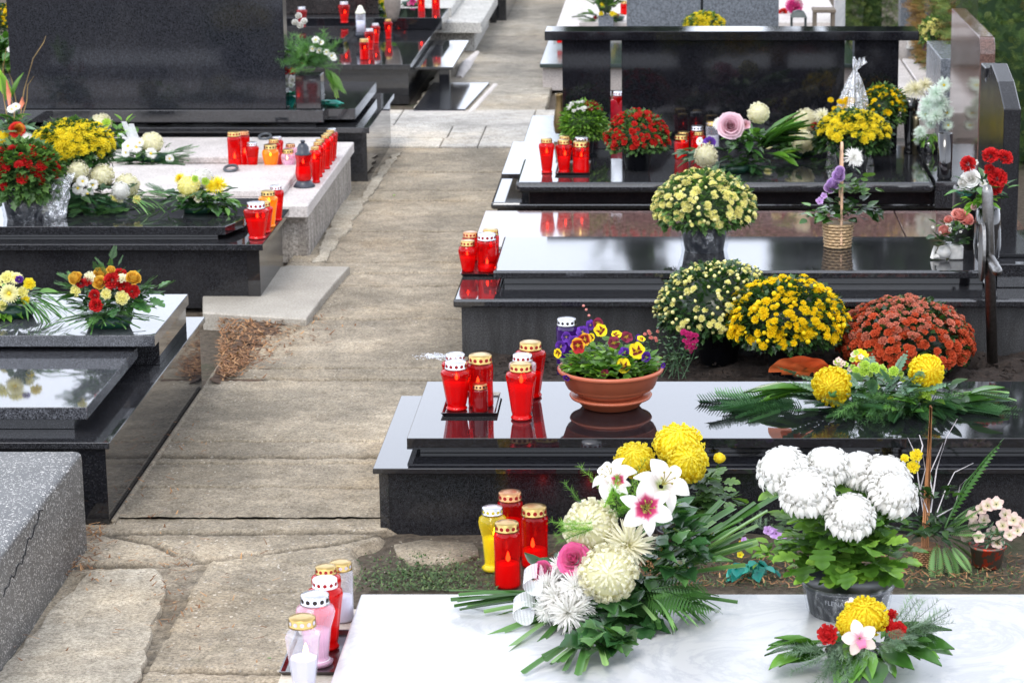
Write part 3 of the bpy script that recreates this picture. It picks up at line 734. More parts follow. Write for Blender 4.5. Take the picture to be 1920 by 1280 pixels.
for j in range(ny + 1):
    y = YA + (YB - YA) * j / ny
    xl = float(np.interp(y, [q[1] for q in reversed(LIM)], [q[0] for q in reversed(LIM)]))
    for i in range(nx + 1):
        x = X0 + (X1 - X0) * i / nx; P1 = Vector((x, y, 0)); q = np.array((x + .008 * mn.noise(P1 * 12) + .004 * mn.noise(P1 * 40), y + .010 * mn.noise(P1 * 11 + Vector((5, 0, 0))) + .006 * mn.noise(P1 * 45)))
        hgt = .0022 * mn.noise(P1 * 55) + .0016 * mn.noise(P1 * 120) + .003 * mn.noise(P1 * 7); jy = 0
        for pl, wd, dp in CR:
            if pl[0][0] - .1 < x < pl[-1][0] + .1:
                d = min(segd(q, pl[k], pl[k + 1]) for k in range(len(pl) - 1))
                if d < wd * 2: jy = max(jy, dp * (1.15 - d / (wd * 2)) * (.7 + .8 * abs(mn.noise(P1 * 6))))
        tone = .62 + .25 * mn.noise(P1 * 1.9)
        if inside(q, GAPP): jy = max(jy, .5); hgt += .003 * mn.noise(P1 * 30)
        e = (x - xl - .03 * mn.noise(P1 * 8)) / .05; low = max(0, min(1, e))
        V.append((x, y, .014 + hgt - .016 * min(jy, 1) - .05 * low)); Rv.append(max(0, min(1, tone + hgt * 75 - jy * 1.15 - .3 * max(0, min(1, e + .7)))))
for j in range(ny):
    for i in range(nx):
        a = j * (nx + 1) + i; F.append((a, a + 1, a + nx + 2, a + nx + 1))
mb.add(V, F, .5, Rv)
paver(mb, px2((740, 1012), (790, 1003), (890, 1006), (900, 1030), (830, 1050), (760, 1042)), top=.004, r=.45, jit=.012)
struct('path', mb, CONC, True)
mb = MB(); paver(mb, px2((170, 1068), (292, 1063), (308, 1090), (303, 1140), (290, 1185), (268, 1250), (240, 1300), (180, 1430), (-120, 1430), (-120, 1300), (0, 1258), (110, 1130)), top=.0215, r=.75, jit=.009, base=0)
struct('broken_path_slab', mb, CONCL)
mb = MB(); yc0, yc1 = 13.36, 14.66
for a, b in ((13.36, 13.62), (13.635, 14.06), (14.07, 14.66)):
    xs = [-4.5, -2.9, -1.3 + random.uniform(-.1, .1), -1.02, 0.4, 1.8, 3.5] if a < 14 else [-4.5, -1.55, -.77, 1.5, 3.5]
    for i in range(len(xs) - 1): mb.box(xs[i] + .003, xs[i + 1] - .003, a, b, -.03, .03 if a < 14 else .026, random.uniform(.4, .7))
struct('cross_path', mb, CONC3, bevel=.004)
mb = MB(); ys = [14.67, 15.3, 15.66, 16.05, 16.75, 17.2, 18.2, 19.3, 20.2, 21.6, 23, 24.5]
for i in range(len(ys) - 1): paver(mb, [(-1.5, ys[i] + .008), (-.72, ys[i] + .008), (-.72, ys[i + 1] - .006), (-1.5, ys[i + 1] - .006)], top=.02, r=random.uniform(.2, 1), jit=.01)
struct('far_path', mb, CONC2)
mb = MB(); mb.box(-5, -.5, 24.6, 30, -.03, .02); struct('end_path', mb, CONC2)
# gravel channel beside the far plinth, paler strip
mb = MB(); paver(mb, px2((640, 378), (672, 380), (735, 292), (752, 286), (690, 378), (612, 490), (590, 494)), top=.03, r=.8, jit=.012); struct('mortar_strip', mb, CONCL)
# cement pad under the left black grave
mb = MB(); paver(mb, [tuple(G(u, v, .05).xy) for u, v in ((380, 585), (575, 597), (612, 548), (656, 499), (540, 497), (380, 530))], top=.05, r=.7, jit=.002, seg=.2); struct('cement_footing', mb, PAD)
mb = MB(); mb.box(-1.616, -1.600, 6.93, 8.42, -.02, .028, .5); struct('path_edging', mb, CONC, bevel=.006)

def soil_patch(name, x0, x1, y0, y1, z, amp, mat, res=.012):
    mb = MB(); nx, ny = int((x1 - x0) / res), int((y1 - y0) / res)
    hgrid(mb, x0, x1, y0, y1, nx, ny, lambda x, y, i, j: z + amp * (fbm(x, y, 9, 5) + .5 * abs(mn.noise(Vector((x * 40, y * 40, 1))))) * (0 if i in (0, nx) or j in (0, ny) else 1))
    return struct(name, mb, mat, True)
soil_patch('soil_bed', -.72, 1.75, 7.62, 8.86, .03, .022, SOIL)
def clumps(name, label, cat, polyf, n, size, mat, seed=1):
    mb = MB(); rs = random.Random(seed)
    for k in range(n):
        x, y, z = polyf(rs); s = rs.uniform(*size)
        V = []
        for i in range(5):
            V.append((x + rs.uniform(-s, s), y + rs.uniform(-s, s), z + rs.uniform(0, s)))
        mb.add(V, [(0, 1, 4), (1, 2, 4), (2, 3, 4), (3, 0, 4), (0, 1, 2), (0, 2, 3)], rs.random(), rs.random())
    o = struct(name, mb, mat, False, kind='stuff', label=label, cat=cat); return o
clumps('soil_clods', 'dark crumbly soil clods on the planted bed between the black graves', 'soil', lambda q: (q.uniform(-.68, 1.6), q.uniform(7.64, 8.82), .035), 2600, (.005, .017), SOIL, 3)
# fallen brown needles beside the left grave
def flakes(name, label, cat, fn, n, ln, wd, mat, seed, zup=.012, tilt=.5):
    mb = MB(); rs = random.Random(seed)
    for k in range(n):
        x, y, z = fn(rs); a = rs.uniform(0, 2 * PI); e = rs.uniform(-.1, tilt); l = rs.uniform(*ln); d = Vector((math.cos(a) * math.cos(e), math.sin(a) * math.cos(e), math.sin(e)))
        s = Vector((-math.sin(a), math.cos(a), 0)) * wd * rs.uniform(.5, 1.3); p = Vector((x, y, z + rs.uniform(0, zup)))
        mb.add([tuple(p - s), tuple(p + s), tuple(p + d * l + s * .3), tuple(p + d * l - s * .3)], [(0, 1, 2, 3)], [0, 0, 1, 1], rs.random())
    return struct(name, mb, mat, False, kind='stuff', label=label, cat=cat)
def litter(q):
    v = q.uniform(588, 705); f = (v - 588) / 117; wd = (1 - f) ** .6 * 125 + 12
    p = G(412 + abs(q.gauss(0, .62)) * wd, v + q.gauss(0, 6), .02); return p.x, p.y, .02
mb = MB(); hgrid(mb, -1.6, -1.42, 8.47, 9.5, 20, 90, lambda x, y, i, j: .016 + .014 * (1 + fbm(x, y, 14)) * max(0, 1 - (x + 1.6) / (.18 * (1.2 - (9.5 - y) / 1.1)))); struct('litter_soil', mb, soil_mat('litter_soil', (.06, .035, .02), (.22, .13, .08)), True)
flakes('leaf_litter', 'reddish brown dry needles and leaf litter beside the left black grave', 'leaf litter', litter, 1900, (.012, .035), .004, LF['dry'], 5, .015)
flakes('moss_tufts', 'small green weeds and moss on the bare soil behind the white marble slab', 'weeds',
       lambda q: (lambda p: (p.x, p.y, 0))(G(min(q.gauss(800, 80), 930), q.uniform(1030 + 45 * q.random(), 1108), 0)), 1900, (.004, .011), .0035, LF['weed'], 6, .004, 1.0)
flakes('grass_tufts', 'thin short grass on the soil in front of the black granite plinth', 'grass',
       lambda q: (lambda p: (p.x, p.y, 0))(G(q.uniform(1280, 1919), q.uniform(1060, 1104), 0)), 1000, (.006, .018), .0025, LF['weed'], 7, .005, 1.2)
flakes('fallen_needles', 'brown fallen needles and bits on the soil in front of the black plinth', 'leaf litter',
       lambda q: (lambda p: (p.x, p.y, 0))(G(q.uniform(1000, 1919), q.uniform(1040, 1104), 0)), 1000, (.01, .035), .003, LF['dry'], 8, .01)
flakes('path_debris', 'scattered dry needles and crumbs along the path edge by the terrazzo plinth', 'leaf litter',
       lambda q: (lambda p, : (p.x, p.y, .028))(G(*q.choice([(q.gauss(178, 9), q.uniform(1000, 1060)), (q.gauss(150, 26), q.gauss(1078, 14)), (q.gauss(330, 30), q.uniform(1040, 1200)), (q.uniform(0, 560), q.uniform(1000, 1270)), (235 + q.uniform(0, 160), q.uniform(760, 990))]), 0)), 420, (.008, .03), .003, LF['dry'], 9, .008)
clumps('pebbles', 'small pale pebbles on the bare soil near the marble slab', 'pebbles', lambda q: (lambda p: (p.x, p.y, -.002))(G(q.uniform(640, 930), q.uniform(1010, 1105), 0)), 170, (.002, .006), CONCL, 11)
clumps('lime_spill', 'small white spill on the path beside the black grave corner', 'spill', lambda q: (lambda p: (p.x, p.y, .018))(G(q.gauss(812, 14), q.gauss(668, 2.4), 0.02)), 900, (.0015, .005), simple('white_spill', (.75, .78, .85), .8), 12)

# ================================================================== graves
def grave(name, label, cat='grave', group=None, loc=(0, 0, 0)): return thing(name, label, cat, loc, group or ('graves along the cemetery path' if cat == 'grave' else None))
# --- terrazzo plinth, near left
t = grave('grave_plinth', 'rough black and white terrazzo grave plinth with a crack, nearest on the left', 'grave', loc=(-2.2, 6.2, 0))
mb = MB(); mb.box(-2.9, -1.632, 5.2, 6.72, -.03, .30)
tp = part('plinth', mb, TERR, t, smooth=True, bevel=.018, bseg=4)
mb = MB(); cp = [A(0, 1076, 5.6)]
pts = []
for k in range(26):
    f = k / 25; y = 5.83 + f * .42; z = .19 + .09 * f + .007 * math.sin(k * 1.7) + .006 * math.sin(k * .6) - (.02 if 10 < k < 14 else 0); pts.append((-1.6312, y, z))
mb.tube(pts, [.0012 + .0014 * abs(math.sin(k * .9)) for k in range(26)], 4); part('crack', mb, simple('crack_dark', (.02, .02, .02), .9), t)

# --- left black grave with two cover slabs
t = grave('grave', 'black grave with two stepped polished cover slabs, nearest black one left of the path', loc=(-2.2, 7.7, 0))
block('plinth', t, BLACK, -3.0, -1.618, 6.93, 8.43, -.02, .249, .002)
block('corner_strip', t, BLACKM, -1.70, -1.6165, 6.925, 6.929, .0, .249, .0005)
block('coping', t, BLACK, -3.0, -1.598, 6.90, 8.44, .249, .269, .002)
block('slab_support', t, BLACK, -3.0, -1.73, 7.04, 7.60, .2695, .313, .001)
block('cover_slab', t, SLABG, -3.0, -1.677, 6.985, 7.70, .313, .350, .002)
block('slab_support', t, BLACK, -3.0, -1.625, 7.78, 8.24, .2695, .368, .001)
block('cover_slab', t, SLABG, -3.0, -1.606, 7.625, 8.20, .368, .405, .002)

# --- left middle black grave
t = grave('grave', 'low black granite grave holding wreaths and candles, on a cement footing left of the path', loc=(-2.3, 10, 0))
block('plinth', t, BLACKF, -3.6, -1.612, 9.70, 10.30, .0, .243, .002)
block('corner_strip', t, BLACKM, -1.66, -1.6105, 9.696, 9.699, .05, .243, .0005)
block('coping', t, BLACK, -3.6, -1.59, 9.66, 10.38, .243, .268, .002)
block('slab_support', t, BLACKM, -3.6, -1.79, 9.80, 10.3, .2685, .289, .001)
mb = MB(); x1, y0, y1, c_ = -1.70, 9.74, 10.34, .05
V = [(-3.6, y0), (x1 - c_, y0), (x1, y0 + .16), (x1, y1), (-3.6, y1)]
mb.add([(a, b, .289) for a, b in V] + [(a, b, .323) for a, b in V], [(4, 3, 2, 1, 0), (5, 6, 7, 8, 9)] + [(i, (i + 1) % 5, 5 + (i + 1) % 5, 5 + i) for i in range(5)])
part('cover_slab', mb, BLACK, t, smooth=False, bevel=.002)

# --- pale grave
t = grave('grave', 'pale limestone grave on a weathered concrete base, crowded with red candles', loc=(-2.3, 11.3, 0))
mb = MB(); mb.box(-4.2, -1.545, 10.60, 12.1, -.02, .20)
part('base_wall', mb, WEATH, t, smooth=False, bevel=.01)
mb = MB(); mb.box(-4.2, -1.535, 10.53, 12.17, .20, .253); part('coping', mb, PALE, t, smooth=False, bevel=.004)
block('cover_slab', t, PALE, -4.2, -1.672, 10.72, 11.35, .2535, .285, .004)
block('cover_slab', t, PALE, -4.2, -1.690, 11.56, 12.12, .2535, .285, .004)
for nme, (u, v, z) in (('ring_handle', (433, 319, .287)), ('ring_handle', (497, 259, .287))):
    p = G(u, v, z); mb = MB(); pts = [(p.x + .028 * math.cos(a), p.y + .045 * math.sin(a), z + .008 + .006 * math.sin(a)) for a in [2 * PI * k / 18 for k in range(19)]]
    mb.tube(pts, .007, 6); part('ring_handle', mb, simple('old_iron', (.10, .11, .12), .5, .6), t)

# --- big headstone grave
t = grave('grave', 'wide black grave with a large dark speckled headstone at upper left', loc=(-2.3, 12.8, 0))
block('plinth', t, BLACK, -4.4, -1.495, 12.36, 13.45, -.02, .272, .002)
block('coping', t, BLACK, -4.4, -1.475, 12.31, 13.48, .272, .30, .002)
block('slab_support', t, BLACKM, -4.4, -1.76, 12.48, 13.3, .3005, .318, .001)
block('headstone_base', t, BLACK, -3.27, -1.705, 12.355, 12.62, .318, .381, .003)
block('cover_slab', t, BLACK, -4.4, -1.56, 12.45, 13.4, .3185, .374, .002)
block('headstone', t, GREYG, -3.255, -1.893, 12.385, 12.50, .3815, 1.15, .003)
block('kerb_arm', t, BLACK, -3.32, -3.16, 11.9, 12.34, .25, .33, .003)

# --- far left black grave with bench-like ends
t = grave('grave', 'polished black box grave with small red candles, beyond the big headstone', loc=(-2.3, 16, 0))
block('plinth', t, BLACK, -3.6, -1.562, 15.10, 18.6, -.01, .205, .002)
block('coping', t, BLACK, -3.6, -1.545, 15.06, 18.6, .205, .238, .002)
block('rear_kerb', t, BLACKM, -3.6, -1.50, 16.75, 17.3, .2385, .32, .003)
block('raised_border', t, BLACKM, -3.6, -2.05, 15.9, 16.75, .2385, .29, .003)
p = A(545, 45, 17.0); q = A(712, 45, 17.0)
block('headstone', t, granite('worn_dark_granite', (.012, .009, .009), (.05, .04, .035), .2, 100), -3.6, q.x, 16.95, 17.08, .32, .95, .004)
mb = MB()
sx = -1.235
a = G(820, 90, .20); 
mb.box(-1.40, -1.335, 15.35, 15.40, -.01, .17); part('post', mb, BLACKM, t, smooth=False, bevel=.002)
block('ledge', t, BLACK, -1.56, -1.31, 15.32, 16.6, .17, .187, .002)
t = grave('stone_tablet', 'flat polished dark stone tablet with a pale rim, lying beside the far path', 'paving', loc=(-1.45, 14.9, 0))
mb = MB(); P = [G(*c, .035) for c in ((775, 205), (872, 205), (918, 155), (812, 155))]
mb.add([(p.x, p.y, 0) for p in P] + [(p.x, p.y, .035) for p in P], [(3, 2, 1, 0), (4, 5, 6, 7)] + [(i, (i + 1) % 4, 4 + (i + 1) % 4, 4 + i) for i in range(4)])
part('tablet', mb, GREYG, t, smooth=False, bevel=.002)
mb = MB(); o = .03
mb.tube([(P[0].x - .02, P[0].y - .03, .012), (P[1].x + .03, P[1].y - .03, .012), (P[2].x + .035, P[2].y, .012)], .02, 6); part('rim', mb, PALE, t)
mb = MB(); mb.tube([G(860, 150, .01), G(872, 128, .012), G(895, 100, .012)], [.03, .045, .02], 6); struct('mortar_lump', mb, PALE, True)

# --- farther left graves
t = grave('grave', 'speckled salt and pepper granite grave with flowers, beyond the polished black box grave', loc=(-2, 18, 0))
block('base_wall', t, SALT, -3.6, -1.33, 17.35, 18.75, 0, .16, .004)
block('coping', t, SALT, -3.6, -1.27, 17.2, 18.9, .16, .235, .004)
block('cover_slab', t, SALT, -3.6, -1.50, 17.5, 18.6, .2355, .30, .006)
t = grave('grave', 'light speckled granite grave with a dark front panel, farthest at top left of the path', loc=(-2, 20, 0))
block('base_wall', t, BLACK, -3.6, -1.22, 19.1, 21.6, 0, .19, .003)
block('coping', t, SALT, -3.6, -1.19, 19.0, 21.7, .19, .32, .005)
block('end_post', t, BLACKM, -1.335, -1.285, 18.95, 18.99, 0, .19, .002)
t = grave('kerb_stone', 'rounded pale kerb stone at the top of the left path edge', 'kerb', loc=(-1.2, 21, 0))
mb = MB(); mb.lathe([(.0, 0), (.09, 0), (.09, .26), (.06, .31), (0, .33)], (-1.17, 20.9, 0), 16); part('stone', mb, PALE, t)

# --- right side: white marble slab
t = grave('grave', 'white marble grave slab on a cream stone ledge, nearest on the right', loc=(.3, 5.5, 0))
block('ledge', t, CREAM, -.90, 1.8, 4.4, 5.92, -.02, .125, .004)
block('cover_slab', t, MARBLE, -.762, 1.8, 4.4, 5.905, .1255, .17, .005, 2)
# --- right black stepped grave
t = grave('grave', 'jet black polished stepped grave carrying the terracotta bowl and fir spray', loc=(.3, 7.2, 0))
block('plinth', t, BLACKF, -.828, 1.9, 6.90, 7.60, -.02, .183, .002)
block('corner_strip', t, BLACK, -.826, -.80, 6.897, 6.8995, .0, .183, .0004)
block('coping', t, BLACKM, -.842, 1.9, 6.872, 7.66, .183, .20, .002)
block('slab_support', t, BLACKM, -.72, 1.9, 7.03, 7.58, .2005, .222, .001)
block('slab_support', t, BLACKM, -.755, 1.9, 6.99, 7.60, .222, .2305, .001)
block('cover_slab', t, BLACKM, -.753, 1.9, 6.975, 7.61, .2305, .26, .0015)
# --- planting bed behind it: the grey wall of the next grave
t = grave('grave', 'long dark grave with mirror polished slab and a rough grey front wall', loc=(.3, 9.2, 0))
block('front_wall', t, DULL, -.745, 2.2, 8.85, 9.6, -.02, .215, .002)
block('coping', t, BLACK, -.77, 2.2, 8.80, 9.62, .215, .246, .008, 3)
block('slab_support', t, BLACKM, -.60, 1.17, 9.05, 9.58, .2465, .28, .001)
block('cover_slab', t, BLACK, -.637, 1.20, 8.985, 9.61, .28, .311, .008, 3)
block('kerb', t, BLACK, 1.215, 2.2, 8.99, 9.62, .2465, .335, .003)
# right-hand headstone (face turned to the left), with a cross block on its far end
def slab_yz(name, t, mat, x0, x1, poly, bevel=.004):
    mb = MB(); n = len(poly)
    mb.add([(x0, y, z) for y, z in poly] + [(x1, y, z) for y, z in poly], [tuple(range(n)), tuple(reversed(range(n, 2 * n)))] + [(i, n + i, n + (i + 1) % n, (i + 1) % n) for i in range(n)])
    return part(name, mb, mat, t, smooth=False, bevel=bevel)
Y0, Y1 = 9.25, 9.98
zt = A(1885, 205, Y0).z; zc = A(1849, 118, Y1).z; zs = A(1852, 150, Y1 - .12).z
slab_yz('headstone', t, BLACKV, 1.255, 1.318, [(Y0, .336), (Y0, zt), (Y0 + .2, zt + .075), (Y0 + .42, zt + .115), (Y1 - .17, zs), (Y1 - .14, zs + .01), (Y1 - .15, zc), (Y1, zc), (Y1, .336)])
block('headstone_base', t, BLACKV, 1.22, 1.36, 9.1, 10.05, .3355, .35, .003)
# --- red-brown slab
t = grave('grave', 'low red-brown polished granite slab between the two black graves on the right', loc=(.3, 10.2, 0))
block('base', t, REDG, -.765, 1.5, 9.66, 10.66, -.02, .17, .002)
block('cover_slab', t, REDG, -.787, .985, 9.64, 10.69, .17, .20, .002)
block('side_slab', t, REDG, .989, 1.5, 9.64, 10.12, .17, .20, .002)
block('side_slab', t, REDG, .989, 1.5, 10.125, 10.69, .17, .20, .002)
# --- black rounded-edge grave with beam monument
t = grave('grave', 'black grave with rounded edges and a wide pillar and lintel monument, upper right', loc=(.3, 11.8, 0))
block('plinth', t, BLACK, -.77, 1.45, 11.2, 12.1, -.02, .118, .002)
block('coping', t, BLACK, -.795, 1.45, 11.135, 12.0, .118, .15, .013, 4)
block('slab_support', t, BLACKM, -.62, 1.25, 11.1, 11.9, .1505, .222, .002)
block('cover_slab', t, BLACK, -.672, 1.19, 10.98, 11.62, .222, .27, .02, 5)
block('end_block', t, BLACK, 1.195, 1.46, 10.99, 12.0, .1505, .272, .004)
block('rear_platform', t, BLACK, -.758, 1.45, 11.33, 12.22, .2235, .246, .002)
block('rear_support', t, BLACKM, -.70, 1.4, 11.9, 12.2, .1, .2232, .002)
zb, zt = A(1100, 75, 12.0).z, A(1100, 59, 11.97).z
block('lintel', t, BLACKP, -.583, 1.206, 11.965, 12.17, zb, zt, .003)
block('pillar', t, BLACKP, A(1055, 200, 12).x, A(1145, 200, 12).x, 12.0, 12.13, .2465, zb - .0005, .002)
block('pillar', t, BLACKP, A(1600, 200, 12).x, A(1683, 200, 12).x, 12.0, 12.13, .2465, zb - .0005, .002)
block('centre_panel', t, BLACKP, A(1166, 200, 12).x, A(1582, 200, 12).x, 12.0, 12.10, .2465, zb - .0005, .002)
# side headstone of brown granite
Y0, Y1 = 11.05, 12.2
zf, zn = A(1787, 38, Y1).z, A(1828, 72, Y0).z
t = grave('headstone', 'tall reddish brown headstone with a rounded shoulder, seen edge on at right', 'headstone', loc=(1.42, 11.6, 0))
zt = max(zf, zn) ; R_ = .07
poly = [(Y0, .0), (Y0, zt - R_)] + [(Y0 + R_ - R_ * math.cos(a), zt - R_ + R_ * math.sin(a)) for a in [PI / 2 * k / 6 for k in range(1, 7)]] + [(Y1, zt), (Y1, 0)]
slab_yz('slab', t, BROWNG, 1.385, 1.452, poly, .003)
# --- dark green slab behind the monument, further graves
t = grave('grave', 'dark green granite slab jutting out behind the pillar and lintel monument', loc=(.3, 13, 0))
block('slab', t, GREEN, -.722, 1.3, 12.45, 13.34, .15, .20, .003)
block('base', t, BLACKM, -.70, 1.3, 12.5, 13.3, -.01, .1495, .003)
t = grave('grave', 'pinkish granite plinth with green top and pale slab, behind the lintel monument', loc=(.2, 17, 0))
block('plinth', t, rough_stone('pinkish_granite', (.42, .38, .36), (.6, .56, .53), (.2, .17, .16), 150, b=.001), -.775, 1.2, 15.6, 18.5, 0, .15, .003)
block('coping', t, GREEN, -.79, 1.2, 15.55, 16.75, .15, .175, .003)
block('cover_slab', t, PALE, -.76, 1.2, 16.76, 21.2, .15, .20, .003)
block('cover_slab', t, PALE, -.60, 1.2, 17.2, 20.4, .2005, .235, .004)
block('corner_block', t, GREEN, A(1073, 15, 19.4).x, A(1096, 15, 19.4).x, 19.3, 19.9, .2005, .25, .004)
t = grave('headstone', 'wide grey speckled headstone behind the black lintel', 'headstone', loc=(.2, 16.2, 0))
block('slab', t, GREYL, A(1175, 50, 16.1).x, A(1460, 50, 16.1).x, 16.1, 16.25, .0, .9, .003)
mb = MB(); mb.box(A(1314, 20, 16.1).x, A(1318, 20, 16.1).x, 16.096, 16.0995, .2, .9); part('joint', mb, BLACKM, t, smooth=False)
t = grave('headstone', 'grey headstone with a hanging lamp, at the top right before the hedge', 'headstone', loc=(1.6, 16, 0))
block('slab', t, GREYL, A(1688, 50, 15.5).x, A(1768, 50, 15.5).x + .15, 15.5, 15.65, .0, .9, .003)
t = grave('grave', 'pale stone kerbed grave between the lintel monument and the hedge', loc=(1.5, 13.6, 0))
x0 = A(1684, 130, 13.0).x
block('kerb', t, PALE, x0 - .05, x0 + .16, 12.6, 15.0, .0, .33, .004)
block('inner_slab', t, PALE, x0 + .17, x0 + .34, 12.6, 14.6, .0, .335, .004)
block('rear_kerb', t, PALE, x0 - .05, x0 + .3, 15.05, 15.3, .0, .40, .004)
t = grave('stone_planter', 'grey granite trough beside the brown headstone', 'planter', loc=(1.5, 13, 0))
xx = A(1757, 85, 12.6).x
block('trough', t, GREYL, xx, xx + .17, 12.4, 13.1, .2, A(1757, 86, 12.9).z, .003)
# ================================================================== grave candles
GLS = {  # faint emission in coloured walls stands in for candlelight from inside
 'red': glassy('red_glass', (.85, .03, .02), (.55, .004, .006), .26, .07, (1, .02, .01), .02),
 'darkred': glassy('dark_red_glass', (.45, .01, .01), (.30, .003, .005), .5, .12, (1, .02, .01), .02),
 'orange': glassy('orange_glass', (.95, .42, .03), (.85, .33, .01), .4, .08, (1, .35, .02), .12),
 'yellow': glassy('yellow_glass', (.90, .80, .08), (.70, .60, .03), .3, .05, (1, .8, .05), .05),
 'clear': glassy('clear_glass', (.93, .93, .97), (.75, .76, .82), .14, .04),
 'pinkclear': glassy('pink_glass', (.95, .72, .84), (.80, .60, .72), .22, .05),
 'purple': glassy('purple_glass', (.10, .02, .28), (.05, .01, .16), .5, .08),
}
WAX = {  # emission puts flame light shining through the wax into the material
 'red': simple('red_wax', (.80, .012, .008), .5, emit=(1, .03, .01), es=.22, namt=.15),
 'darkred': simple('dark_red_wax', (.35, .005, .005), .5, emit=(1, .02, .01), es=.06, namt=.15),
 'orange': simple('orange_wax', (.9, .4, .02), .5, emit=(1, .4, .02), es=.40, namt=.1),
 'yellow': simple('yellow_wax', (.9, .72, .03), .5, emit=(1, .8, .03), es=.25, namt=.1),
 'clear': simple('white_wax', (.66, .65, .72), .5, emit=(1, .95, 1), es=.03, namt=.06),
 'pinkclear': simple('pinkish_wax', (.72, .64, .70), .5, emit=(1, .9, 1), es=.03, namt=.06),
 'purple': simple('purple_wax', (.08, .02, .24), .5, namt=.1),
}
LIDM = {'gold': simple('gold_lid_metal', (.52, .36, .13), .3, 1, nscale=60, namt=.2), 'silver': simple('silver_lid_metal', (.60, .60, .63), .28, 1, nscale=60, namt=.15),
        'white': simple('white_lid', (.85, .85, .88), .3, .5, nscale=60, namt=.1), 'redgold': simple('copper_lid_metal', (.55, .28, .13), .3, 1, nscale=60, namt=.2),
        'black': simple('black_plastic', (.03, .035, .05), .35, nscale=60)}
FLAME = simple('flame', (1, .7, .2), .5, emit=(1, .50, .12), es=14)
HOLE = {'red': simple('lid_hole_red', (.30, .004, .004), .6), 'dark': simple('lid_hole_dark', (.02, .012, .01), .6), 'pale': simple('lid_hole_pale', (.62, .58, .62), .4), 'yellow': simple('lid_hole_yellow', (.6, .5, .05), .5)}
TRAYM = simple('tray_black_plastic', (.022, .014, .016), .22, coat=.3)
PROF = {  # (radius / max, z / glass height)
 'urn': [(.62, 0), (.68, .015), (.70, .045), (.62, .075), (.60, .1), (.66, .16), (.74, .35), (.83, .55), (.92, .73), (1, .87), (.95, .935), (.70, .975), (.66, 1)],
 'cyl': [(.90, 0), (.97, .01), (.99, .04), (.985, .08), (.96, .5), (1, .9), (.97, .94), (.87, .97), (.84, 1)],
 'hex': [(.60, 0), (.62, .02), (.60, .05), (.66, .15), (.88, .6), (1, .84), (.96, .88), (.74, .91), (.70, 1)],
 'squat': [(.60, 0), (.64, .03), (.66, .1), (.82, .4), (.97, .68), (1, .8), (.9, .92), (.72, .97), (.70, 1)],
 'amph': [(.74, 0), (.80, .015), (.82, .05), (.62, .085), (.60, .14), (.68, .35), (.78, .6), (.96, .78), (1, .86), (.92, .93), (.70, .97), (.67, 1)],
 'box': [(.84, 0), (.86, .02), (.86, .04), (.94, .5), (1, .82), (.92, .88), (.70, .93), (.68, 1)],
}
def tray(u0, u1, vf, vb, z, label, zt=.004):
    a = G(u0, vf, z); b = G(u1, vf, z); c = G((u0 + u1) / 2, vb, z)
    t = thing('tray', label, 'tray', ((a.x + b.x) / 2, (a.y + c.y) / 2, z)); mb = MB()
    x0, x1, y0, y1 = a.x, b.x, a.y, c.y; o = .008; h = .012
    V = [(x0 + o, y0 + o, z + .001), (x1 - o, y0 + o, z + .001), (x1 - o, y1 - o, z + .001), (x0 + o, y1 - o, z + .001), (x0, y0, z + h), (x1, y0, z + h), (x1, y1, z + h), (x0, y1, z + h),
         (x0 + .004, y0 + .004, z + h), (x1 - .004, y0 + .004, z + h), (x1 - .004, y1 - .004, z + h), (x0 + .004, y1 - .004, z + h), (x0 + o + .003, y0 + o + .003, z + .003), (x1 - o - .003, y0 + o + .003, z + .003), (x1 - o - .003, y1 - o - .003, z + .003), (x0 + o + .003, y1 - o - .003, z + .003)]
    F = [(3, 2, 1, 0), (12, 13, 14, 15)]
    for q in (0, 4, 8):
        for i in range(4): F.append((q + i, q + (i + 1) % 4, q + 4 + (i + 1) % 4, q + 4 + i))
    mb.add(V, F); part('dish', mb, TRAYM, t, smooth=False); return t
NC = 0
def dens(P):
    Z = sorted(set([z for _, z in P] + list(np.linspace(P[0][1], P[-1][1], 22)))); return [(float(np.interp(z, [q[1] for q in P], [q[0] for q in P])), z) for z in Z]
CG = 'grave candles in glass jars'
